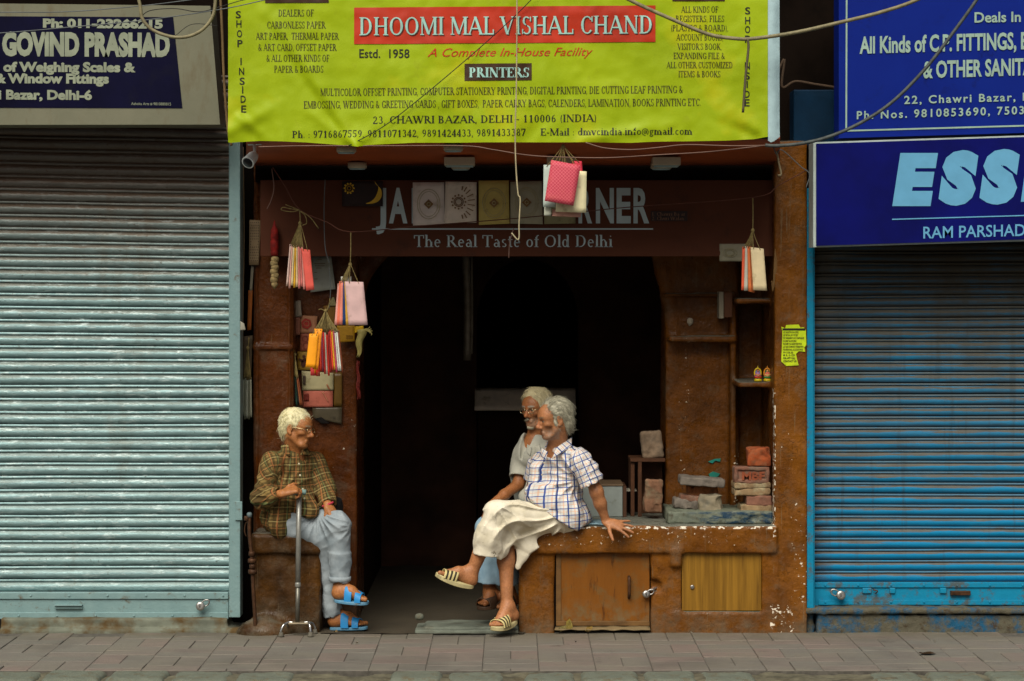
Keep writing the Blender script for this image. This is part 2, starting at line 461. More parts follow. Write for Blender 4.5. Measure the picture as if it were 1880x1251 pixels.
bm = sheet((W(590, 0, .0).x, -.07, 0), (W(960, 0, 0).x, -.07, 0), (1.6, 7, 0), (-1.6, 7, 0), 40, 60, lambda u, v: (0, 0, .004+.006*noise.noise(Vector((u*12, v*30, 0)))))
single('floor', bm, t.m, None, None, kind='structure')

# ---- the old shop front in the middle (plaster worked by hand: soft uneven edges)
shop = thing('shop_building', 'brown painted plaster shop front with a dark open doorway, niches and a masonry bench', 'building', (0, .4, 0))
xp0, xp1 = W(1423).x, W(1481).x
s = SDF()
s.box((xp0, 0, 0), (xp1, .8, 2.82), .012)
s.box((.92, .60, .55), (1.36, 1.1, 2.9), .014, k=.02)
s.box((1.30, .72, .55), (1.55, 1.0, 2.9), .01, k=.02)
s.box((1.30, .50, .60), (1.335, .8, 1.95), .014, k=.03)
s.box((.93, .47, 1.655), (1.335, .7, 1.69), .012, k=.02)
s.box((.90, .56, 1.925), (1.32, .7, 1.945), .008, k=.01)
s.box((1.31, .22, 1.885), (1.52, .75, 1.915), .012, k=.015)
s.box((1.315, .20, 1.395), (1.52, .75, 1.43), .012, k=.015)
for (a, b), (c, d) in zip([(1193, 455), (1203, 500), (1214, 550), (1222, 610)], [(1203, 500), (1214, 550), (1222, 610), (1224, 660)]):
    p, q = W(a+16, b, .65), W(c+16, d, .65); s.cap(p, q, .052, k=.02)
s.disp = lambda Q: .0028*nz(Q, 12, 11)+.0012*nz(Q, 45, 12)
V, F = s.mesh(.011, lo=(.78, -.06, -.05), hi=(1.8, 1.15, 2.85))
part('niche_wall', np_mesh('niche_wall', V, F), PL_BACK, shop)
# the pilaster and the bench share the brighter, worn coat
s = SDF()
s.box((xp0-.004, -.006, -.03), (xp1+.002, .10, 2.815), .012)
s.box((.031, -.03, .455), (1.52, .84, .614), .014, k=.02)
s.box((.04, -.004, -.05), (.244, .8, .5), .016, k=.02)
s.box((.797, -.006, -.05), (.975, .5, .5), .016, k=.02)
s.box((.9, -.008, -.05), (1.52, .5, .122), .016, k=.02)
s.box((1.432, -.006, -.05), (1.53, .5, .5), .012, k=.02)
s.box((.905, -.035, .375), (.972, .1, .49), .02, k=.03)
s.cap((.80, -.035, .262), (.822, -.002, .268), .034, k=.02, op='-'); s.box((.80, -.02, .292), (.83, .03, .300), .003, op='-', k=.004)
s.disp = lambda Q: .0026*nz(Q, 14, 13)+.0012*nz(Q, 50, 14)-.005*np.clip(nz(Q, 22, 15)-.4, 0, 1)
V, F = s.mesh(.009, lo=(-.02, -.08, -.05), hi=(1.75, .9, 2.85))
BENCH = part('bench', np_mesh('bench', V, F), PL_LOW, shop)
# left: fluted pilaster, card wall, seat plinth
s = SDF()
s.box((-1.512, .25, -.05), (-1.275, .6, 2.9), .012)
s.box((-1.30, .40, -.05), (-.917, 1.1, 2.9), .012, k=.015)
s.box((-1.515, .235, 1.615), (-1.272, .5, 1.65), .008, k=.01)
for gx in (-1.47, -1.40, -1.345, -1.315): s.cap((gx, .243, .5), (gx, .243, 1.58), .009, k=.006, op='-')
for gx in (-1.49, -1.30): s.cap((gx, .245, .3), (gx, .245, 2.8), .008, k=.01)
for (a, b), (c, d) in zip([(715, 462), (690, 490), (672, 530)], [(690, 490), (672, 530), (655, 590)]):
    s.cap(W(a-22, b, .7), W(c-22, d, .7), .07, k=.02)
s.disp = lambda Q: .0028*nz(Q, 12, 21)+.0012*nz(Q, 45, 22)+.0015*np.clip(nz(Q, 36, 23), 0, 1)
V, F = s.mesh(.010, lo=(-1.6, .15, -.05), hi=(-.72, 1.15, 2.85))
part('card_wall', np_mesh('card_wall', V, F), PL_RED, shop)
s = SDF()
s.box((-1.50, -.055, .45), (-1.085, .42, .575), .03)
s.box((-1.478, -.02, -.05), (-1.10, .45, .47), .02, k=.012)
s.ell((-1.42, -.02, 0), (.16, .10, .09), k=.05)
s.disp = lambda Q: .005*nz(Q, 16, 31)+.003*nz(Q, 50, 32)
V, F = s.mesh(.009, lo=(-1.62, -.16, -.05), hi=(-1.0, .5, .65))
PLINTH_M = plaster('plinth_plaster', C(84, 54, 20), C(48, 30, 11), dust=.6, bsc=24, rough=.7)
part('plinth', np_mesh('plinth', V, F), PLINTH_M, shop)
# dark passage behind the doorway
bm = bmesh.new()
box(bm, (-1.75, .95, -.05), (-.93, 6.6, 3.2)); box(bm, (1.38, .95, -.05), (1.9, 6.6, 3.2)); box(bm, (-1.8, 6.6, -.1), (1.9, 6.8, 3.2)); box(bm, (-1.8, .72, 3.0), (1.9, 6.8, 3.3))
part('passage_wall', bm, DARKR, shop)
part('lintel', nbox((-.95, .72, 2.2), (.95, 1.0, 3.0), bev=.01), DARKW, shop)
# inner arch far back in the passage
bm = bmesh.new(); pts = [(868, 470), (868, 470)]
arc = [(875+ (1062-875)/2*(1-math.cos(a)), 590-115*math.sin(a)) for a in [math.pi*i/16 for i in range(17)]]
poly = [(700, 400), (1260, 400), (1260, 1040), (1062, 1040)]+list(reversed(arc))+[(875, 1040), (700, 1040)]
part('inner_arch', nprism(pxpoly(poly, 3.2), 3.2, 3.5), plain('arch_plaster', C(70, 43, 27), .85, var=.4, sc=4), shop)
# wall over the shop and its neighbours
bm = bmesh.new()
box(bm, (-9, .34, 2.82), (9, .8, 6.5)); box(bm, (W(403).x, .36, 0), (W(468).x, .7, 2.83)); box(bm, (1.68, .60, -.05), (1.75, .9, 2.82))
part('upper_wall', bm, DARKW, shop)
# doors under the bench
t = Mt('varnished_door', .45, 0, .25); v = t.pos(); 
k = t.mix(t.noise(t.map(v, (9, 9, 1.2)), 3, 6, .6), C(106, 62, 12), C(132, 80, 20))
k = t.mix(t.ramp(t.noise(t.map(v, (20, 20, 3)), 2, 6, .7), .57, .72), k, C(70, 38, 10))
k = t.mix(t.ma('MULTIPLY', t.ramp(t.noise(t.map(v, loc=(1, 4, 2)), 9, 8, .75), .52, .64), .6), k, C(104, 84, 50))
k = t.mix(t.ma('MULTIPLY', t.ramp(t.sep(v)[2], .2, .02), t.ramp(t.noise(v, 18, 5), .42, .62)), k, C(112, 98, 70)); t.col(k); t.bump(t.noise(t.map(v, (40, 40, 6)), 1, 4), .3, .004); DOOR1 = t.m
t = Mt('veneer_door', .42, 0, .25); v = t.pos(); w = t.noise(t.map(v, (28, 28, .9)), 1.6, 6, .62, .4)
k = t.mix(t.ramp(w, .32, .68), C(106, 74, 20), C(148, 108, 34)); k = t.mix(t.ramp(t.noise(t.map(v, (60, 60, 2.2), loc=(2, 0, 3)), 1, 4), .62, .72), k, C(84, 56, 18)); t.col(k); DOOR2 = t.m
STEEL = plain('worn_steel', (.42, .41, .38, 1), .35, .85, sc=30, dirt=(.16, .13, .1, 1), dsc=14)
IRON = plain('rusty_iron', C(74, 48, 28), .6, .4, var=.4, sc=30, dirt=C(50, 34, 22), dsc=16, bump=.4)
GAP = plain('dark_gap', C(16, 12, 9), .95)
x0, x1 = W(1021).x, W(1193).x
d1 = part('cupboard_door', nbox((x0, .018, W(0, 1142).z), (x1, .045, W(0, 1016).z), bev=.004), DOOR1, shop, 'reddish brown varnished cupboard door with a bar handle')
bm = bmesh.new(); box(bm, (x0, .008, W(0, 1150).z), (x1, .046, W(0, 1141).z), bev=.003); box(bm, (x0, .010, W(0, 1141).z), (x0+.028, .0175, W(0, 1016).z), bev=.002)
part('bottom_strip', bm, plain('strip_wood', C(104, 74, 36), .7, var=.3), d1)
hx = W(1155).x; bm = bmesh.new()
tube(bm, [(hx, .02, W(0, 1060).z), (hx, -.012, W(0, 1062).z), (hx, -.016, W(0, 1078).z), (hx, -.012, W(0, 1094).z), (hx, .02, W(0, 1098).z)], .009, 8)
part('handle', bm, IRON, d1)
bm = bmesh.new(); tube(bm, [(W(1190).x, .017, W(0, 1086).z), (W(1198).x, -.006, W(0, 1083).z), (W(1206).x, .03, W(0, 1080).z)], .006, 6); part('hasp', bm, STEEL, d1)
part('cupboard_back', nbox((x0-.01, .055, .0), (W(1416).x, .07, .46)), GAP, shop)
d2 = part('cupboard_door', nbox((W(1252).x, .004, W(0, 1122).z), (W(1398).x, .026, W(0, 1014).z), bev=.003), DOOR2, shop, 'yellowish wood veneer cupboard door with a round lock')
part('keyhole_lock', nlathe([(.012, 0), (.012, .008), (.008, .010), (.003, .0101)], (W(1271).x, .0045, W(0, 1078).z), (0, -1, 0), 14), STEEL, d2)
# wires and old pipes give the dark gap by the pilaster something to hold
# ---- roller shutters
def curtain(x0, x1, z0, z1, pitch, y, seed, cols=70, bulge=.012, tilt=0.0):
    """slats of one rolled profile: a long convex face and a flat lip; the phase along the profile goes into a UV layer"""
    prof = [(t_, -bulge*math.sin(math.pi*(t_/.66))**.8) for t_ in np.linspace(0, .66, 11)]
    prof += [(.685, .004), (.71, .004), (.735, -.004), (.82, -.006), (.90, -.004), (.93, .006), (.975, .006)]
    n = int(math.ceil((z1-z0)/pitch)); rows = [((z0+(i+a)*pitch), b, a, i) for i in range(n) for a, b in prof]
    xs = np.linspace(x0, x1, cols); Z = np.array([r[0] for r in rows]); Yp = np.array([r[1] for r in rows]); m = len(Z)
    X, ZZ = np.meshgrid(xs, Z); YY = (y+Yp[:, None].repeat(cols, 1)).ravel(); X, ZZ = X.ravel(), ZZ.ravel()
    slat = np.repeat([r[3] for r in rows], cols).astype(float); ph = np.repeat([r[2] for r in rows], cols)
    Q = np.stack([X, ZZ, ZZ*0], 1).astype(np.float32); Q2 = Q.copy(); Q2[:, 1] = slat*.37
    YY = YY+.004*nz(Q2, 4, seed)+.0022*nz(Q, 22, seed+1)+.006*np.clip(nz(Q, 7, seed+3)-.45, 0, 1)
    ZZ = ZZ+.0026*nz(Q2, 3, seed+2)+tilt*(x1-X)*np.clip((ZZ-1.2)/1.5, 0, 1)
    i = (np.arange(m-1)[:, None]*cols+np.arange(cols-1)[None]).ravel(); F = np.stack([i, i+1, i+1+cols, i+cols], 1)
    me = np_mesh('curtain', np.stack([X, YY, ZZ], 1), F); l = me.uv_layers.new(name='phase')
    l.data.foreach_set('uv', np.stack([slat[F]*.13, np.where(ph[F] < ph[F][:, :1]-.3, 1.0, ph[F])], -1).reshape(-1).astype(np.float32))
    return me
def band(t, ph, a, b, c, d):
    return t.ma('MULTIPLY', t.ramp(ph, a, b), t.ramp(ph, d, c))
t = Mt('silver_shutter', .46, .32, .4); v = t.pos(); x, y, z = t.sep(v); su, ph, _ = t.sep(t.n('UVMap', uv_map='phase').outputs[0])
k = t.mix(t.noise(t.map(v, (2, 1, 9)), 3, 6, .7), C(114, 148, 150), C(156, 186, 186))
wob = t.ma('MULTIPLY', t.ma('SUBTRACT', t.noise(t.map(v, (3.5, 1, 40)), 2, 6, .7), .5), .5); p2 = t.ma('ADD', ph, wob)
high = t.ramp(z, .6, 2.5)
k = t.mix(t.ma('MULTIPLY', band(t, p2, .40, .50, .68, .74), t.ma('MULTIPLY_ADD', high, .45, .5)), k, C(98, 96, 86))        # dust on the upper curve of each slat
k = t.mix(t.ma('MULTIPLY', band(t, p2, -.3, -.2, .05, .14), .55), k, C(72, 82, 82))
k = t.mix(t.ma('MULTIPLY', band(t, ph, .9, .93, .99, 1.05), .8), k, C(40, 38, 34)); k = t.mix(t.ma('MULTIPLY', band(t, ph, .67, .68, .71, .73), .7), k, C(44, 42, 38))
k = t.mix(t.ma('MULTIPLY', t.ramp(t.noise(t.map(v, (2.5, 1, 14)), 4, 7, .75), .55, .64), .6), k, C(206, 222, 220))             # rubbed bright paint
k = t.mix(t.ma('MULTIPLY', t.ramp(t.noise(v, 46, 5, .75), .6, .68), .85), k, C(74, 74, 64))
k = t.mix(t.ma('MULTIPLY', t.ramp(t.noise(t.map(v, (1, 1, .35)), 2.4, 8, .7), .56, .72), .55), k, C(98, 88, 68))
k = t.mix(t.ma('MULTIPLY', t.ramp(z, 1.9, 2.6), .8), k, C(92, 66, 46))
t.col(k); t.rough(t.ma('MULTIPLY_ADD', t.noise(v, 9, 4), .3, .34)); t.bump(t.ma('ADD', t.noise(t.map(v, (1, 1, 1.5)), 30, 5, .6), t.ma('MULTIPLY', t.noise(v, 130, 3), .4)), .4, .008); SILVER = t.m
t = Mt('blue_shutter_paint', .6, .0, .15); v = t.pos(); x, y, z = t.sep(v); su, ph, _ = t.sep(t.n('UVMap', uv_map='phase').outputs[0])
k = t.mix(t.noise(t.map(v, (2, 1, 6)), 3, 6, .7), C(6, 106, 148), C(14, 134, 180))
wob = t.ma('MULTIPLY', t.ma('SUBTRACT', t.noise(t.map(v, (2.0, 1, 30)), 1.7, 8, .72), .5), .9); p2 = t.ma('ADD', ph, wob); high = t.ramp(z, .55, 2.1)
DUSTB = t.mix(t.noise(v, 12, 5), C(82, 70, 52), C(110, 102, 84))
k = t.mix(t.ma('MULTIPLY', band(t, t.ma('ADD', p2, t.ma('MULTIPLY', high, .13)), .44, .54, .70, .78), .9), k, DUSTB)
k = t.mix(t.ma('MULTIPLY', band(t, p2, .72, .76, .94, 1.0), t.ma('MULTIPLY_ADD', high, .6, .35)), k, C(112, 108, 92))
k = t.mix(t.ma('MULTIPLY', band(t, p2, -.3, -.2, .06, .2), t.ma('MULTIPLY_ADD', high, .7, .25)), k, C(66, 56, 42))
k = t.mix(t.ma('MULTIPLY', t.ramp(x, 1.86, 1.74), t.ramp(t.noise(t.map(v, (3, 1, 20)), 3, 6, .7), .4, .6)), k, C(74, 58, 42))
k = t.mix(t.ma('MULTIPLY', high, t.ramp(t.noise(t.map(v, (1, 1, .6)), 2.6, 7, .7), .28, .62)), k, t.mix(.5, DUSTB, C(48, 62, 66)))
k = t.mix(t.ma('MULTIPLY', band(t, ph, .9, .93, .99, 1.05), .85), k, C(22, 20, 18)); k = t.mix(t.ma('MULTIPLY', band(t, ph, .67, .68, .71, .73), .7), k, C(30, 28, 24))
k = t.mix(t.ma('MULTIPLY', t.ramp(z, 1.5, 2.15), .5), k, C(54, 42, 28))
k = t.mix(t.ma('MULTIPLY', t.ramp(t.noise(t.map(v, (9, 1, .7), loc=(3, 0, 1)), 1.6, 5, .6), .56, .68), .45), k, C(62, 66, 62))
t.col(k); t.bump(t.noise(v, 60, 5, .7), .3, .004); BLUESH = t.m
t = Mt('blue_frame_paint', .55, .0, .2); v = t.pos()
k = t.mix(t.noise(v, 12, 6, .7), C(8, 112, 148), C(16, 140, 176)); k = t.mix(t.ma('MULTIPLY', t.ramp(t.noise(v, 9, 8, .78), .51, .60), .8), k, C(84, 76, 60)); t.col(k); t.bump(t.noise(v, 60, 5), .3, .004); BLUEFR = t.m
t = Mt('pale_frame_paint', .5, .2, .4); v = t.pos()
k = t.mix(t.noise(v, 10, 6, .7), C(106, 138, 140), C(140, 168, 166)); k = t.mix(t.ramp(t.noise(v, 15, 8, .75), .58, .68), k, C(104, 96, 80)); t.col(k); t.bump(t.noise(v, 60, 5), .4, .004); PALEFR = t.m

def rivets(bm, xs, z, y, r=.007):
    for x in xs: lathe(bm, [(r, 0), (r*.9, .003), (r*.5, .005)], (x, y, z), (0, -1, 0), 8)
ls = thing('roller_shutter', 'silver grey corrugated roller shutter, closed, on the left shop', 'shutter', (W(120).x, .1, 0))
xl, xr = W(-420).x, W(420, 0, .1).x
part('curtain', curtain(xl, xr, W(0, 1086, .1).z, 3.2, .0747, .115, 1, cols=110, tilt=.02, bulge=.0135), SILVER, ls)
bm = bmesh.new(); box(bm, (xl, .085, W(0, 1134, .1).z), (xr, .125, W(0, 1100, .1).z), bev=.003); box(bm, (xl, .075, W(0, 1100, .1).z+.002), (xr, .122, W(0, 1087, .1).z), bev=.003); box(bm, (xl, .078, W(0, 1136, .1).z), (xr, .084, W(0, 1124, .1).z), bev=.002)
rivets(bm, [xr-.03-.222*i for i in range(9)], W(0, 1093, .1).z, .075); rivets(bm, [xr-.10-.222*i for i in range(9)], W(0, 1130, .1).z, .078)
rl = part('bottom_rail', bm, PALEFR, ls)
bm = bmesh.new(); box(bm, (W(96).x, .066, W(0, 1117, .1).z), (W(147).x, .0845, W(0, 1111, .1).z), bev=.003); box(bm, (W(96).x, .05, W(0, 1110.5, .1).z), (W(147).x, .084, W(0, 1109, .1).z), bev=.002)
part('lift_handle', bm, PALEFR, rl)
bm = bmesh.new(); box(bm, (W(421).x, .0, W(0, 1134).z), (W(441).x, .14, 2.95), bev=.004); box(bm, (W(421).x-.005, .02, W(0, 1134).z), (W(421).x-.001, .13, 2.95)); box(bm, (W(432).x, -.012, W(0, 955).z), (W(445).x, -.001, W(0, 921).z), bev=.002)
part('guide_rail', bm, PALEFR, ls)
rsn = thing('roller_shutter', 'blue corrugated roller shutter with flaking paint, closed, on the right shop', 'shutter', (W(1700).x, .1, 0))
xl2, xr2 = W(1495, 0, .1).x, W(2300).x
part('curtain', curtain(xl2, xr2, W(0, 1068, .1).z, 2.7, .0640, .115, 7, cols=90, bulge=.010, tilt=-.006), BLUESH, rsn)
bm = bmesh.new(); box(bm, (xl2, .085, W(0, 1112, .1).z), (xr2, .125, W(0, 1079, .1).z), bev=.003); box(bm, (xl2, .076, W(0, 1079, .1).z+.002), (xr2, .12, W(0, 1069, .1).z), bev=.003); box(bm, (xl2+.02, .077, W(0, 1110, .1).z), (xr2, .0845, W(0, 1101, .1).z), bev=.002)
rivets(bm, [xl2+.06+.19*i for i in range(9)], W(0, 1074, .1).z, .076); rivets(bm, [xl2+.06+.19*i for i in range(9)], W(0, 1105, .1).z, .077)
rl2 = part('bottom_rail', bm, BLUEFR, rsn)
for a, b in ((1587, 1604), (1637, 1648), (1730, 1742)): part('lug', nbox((W(a).x, .072, W(0, 1093).z), (W(b).x, .0845, W(0, 1083).z), bev=.004), BLUEFR, rl2)
part('lift_handle', nbox((W(1749).x, .06, W(0, 1096).z), (W(1786).x, .0845, W(0, 1088).z), bev=.003), IRON, rl2)
bm = bmesh.new(); tube(bm, [(W(1606).x, .07, W(0, 1086).z), (W(1614).x, .062, W(0, 1088).z), (W(1611).x, .07, W(0, 1093).z)], .004); part('hasp', bm, IRON, rl2)
bm = bmesh.new(); box(bm, (xp1+.003, -.004, W(0, 1117).z), (W(1494).x, .14, 2.55), bev=.004, jit=.002); box(bm, (W(1486).x, .01, W(0, 1117).z), (W(1494).x+.006, .13, 2.55)); part('guide_rail', bm, BLUEFR, rsn)
# thresholds under the shutters
TH_L = plain('left_threshold_stone', C(106, 110, 96), .9, var=.3, sc=7, bump=.8, bsc=30, dirt=C(84, 66, 36), dsc=6, dth=(.45, .62))
t = Mt('right_threshold_stone', .8); v = t.pos()
k = t.mix(t.ramp(t.noise(v, 8, 8, .75), .40, .52), C(16, 80, 112), C(88, 84, 68)); k = t.mix(t.ramp(t.noise(v, 20, 6, .7), .55, .68), k, C(62, 48, 30)); t.col(k); t.bump(t.noise(v, 35, 6, .7), .9, .01); TH_R = t.m
s = SDF(); s.box((xl, .03, -.03), (xr, .3, W(0, 1137).z), .008); s.box((xl, -.01, -.05), (xr+.1, .3, .025), .02, k=.02); s.disp = lambda Q: .003*nz(Q, 20, 41)+.009*np.clip(nz(Q, 9, 42), 0, 1)*(Q[:, 2] < .035)
V, F = s.mesh(.011, lo=(-2.95, -.08, -.04), hi=(xr+.12, .25, .12)); part('threshold', np_mesh('threshold', V, F), TH_L, ls)
s = SDF(); s.box((xp1-.01, -.01, W(0, 1128).z), (2.99, .3, W(0, 1116).z), .01); s.box((xp1+.06, .012, -.05), (2.99, .3, W(0, 1130).z), .012, k=.008); s.box((xp1+.002, .05, -.05), (xp1+.05, .3, .1), .01); s.disp = lambda Q: .003*nz(Q, 20, 43)+.003*nz(Q, 55, 44)
V, F = s.mesh(.011, lo=(1.64, -.06, -.04), hi=(3.0, .25, .2)); part('threshold', np_mesh('threshold', V, F), TH_R, rsn)
# loose stone slab in the doorway
s = SDF(); a, b = W(763, 0, -.02).x, W(952, 0, -.02).x
s.box((a, -.06, -.01), (b, .25, .022), .006); s.box((a+.05, .0, .005), (b-.1, .28, .032), .006, k=.004); s.disp = lambda Q: .003*nz(Q, 25, 51)+.0015*nz(Q, 80, 52)
V, F = s.mesh(.007, lo=(a-.04, -.1, -.01), hi=(b+.04, .32, .08))
SLATE = plain('slate_stone', C(104, 110, 98), .85, var=.25, sc=8, bump=.6, dirt=C(84, 76, 58), dsc=5)
single('stone_slab', np_mesh('stone_slab', V, F), SLATE, 'flat grey broken stone slab lying as a step in the dark doorway', 'slab')
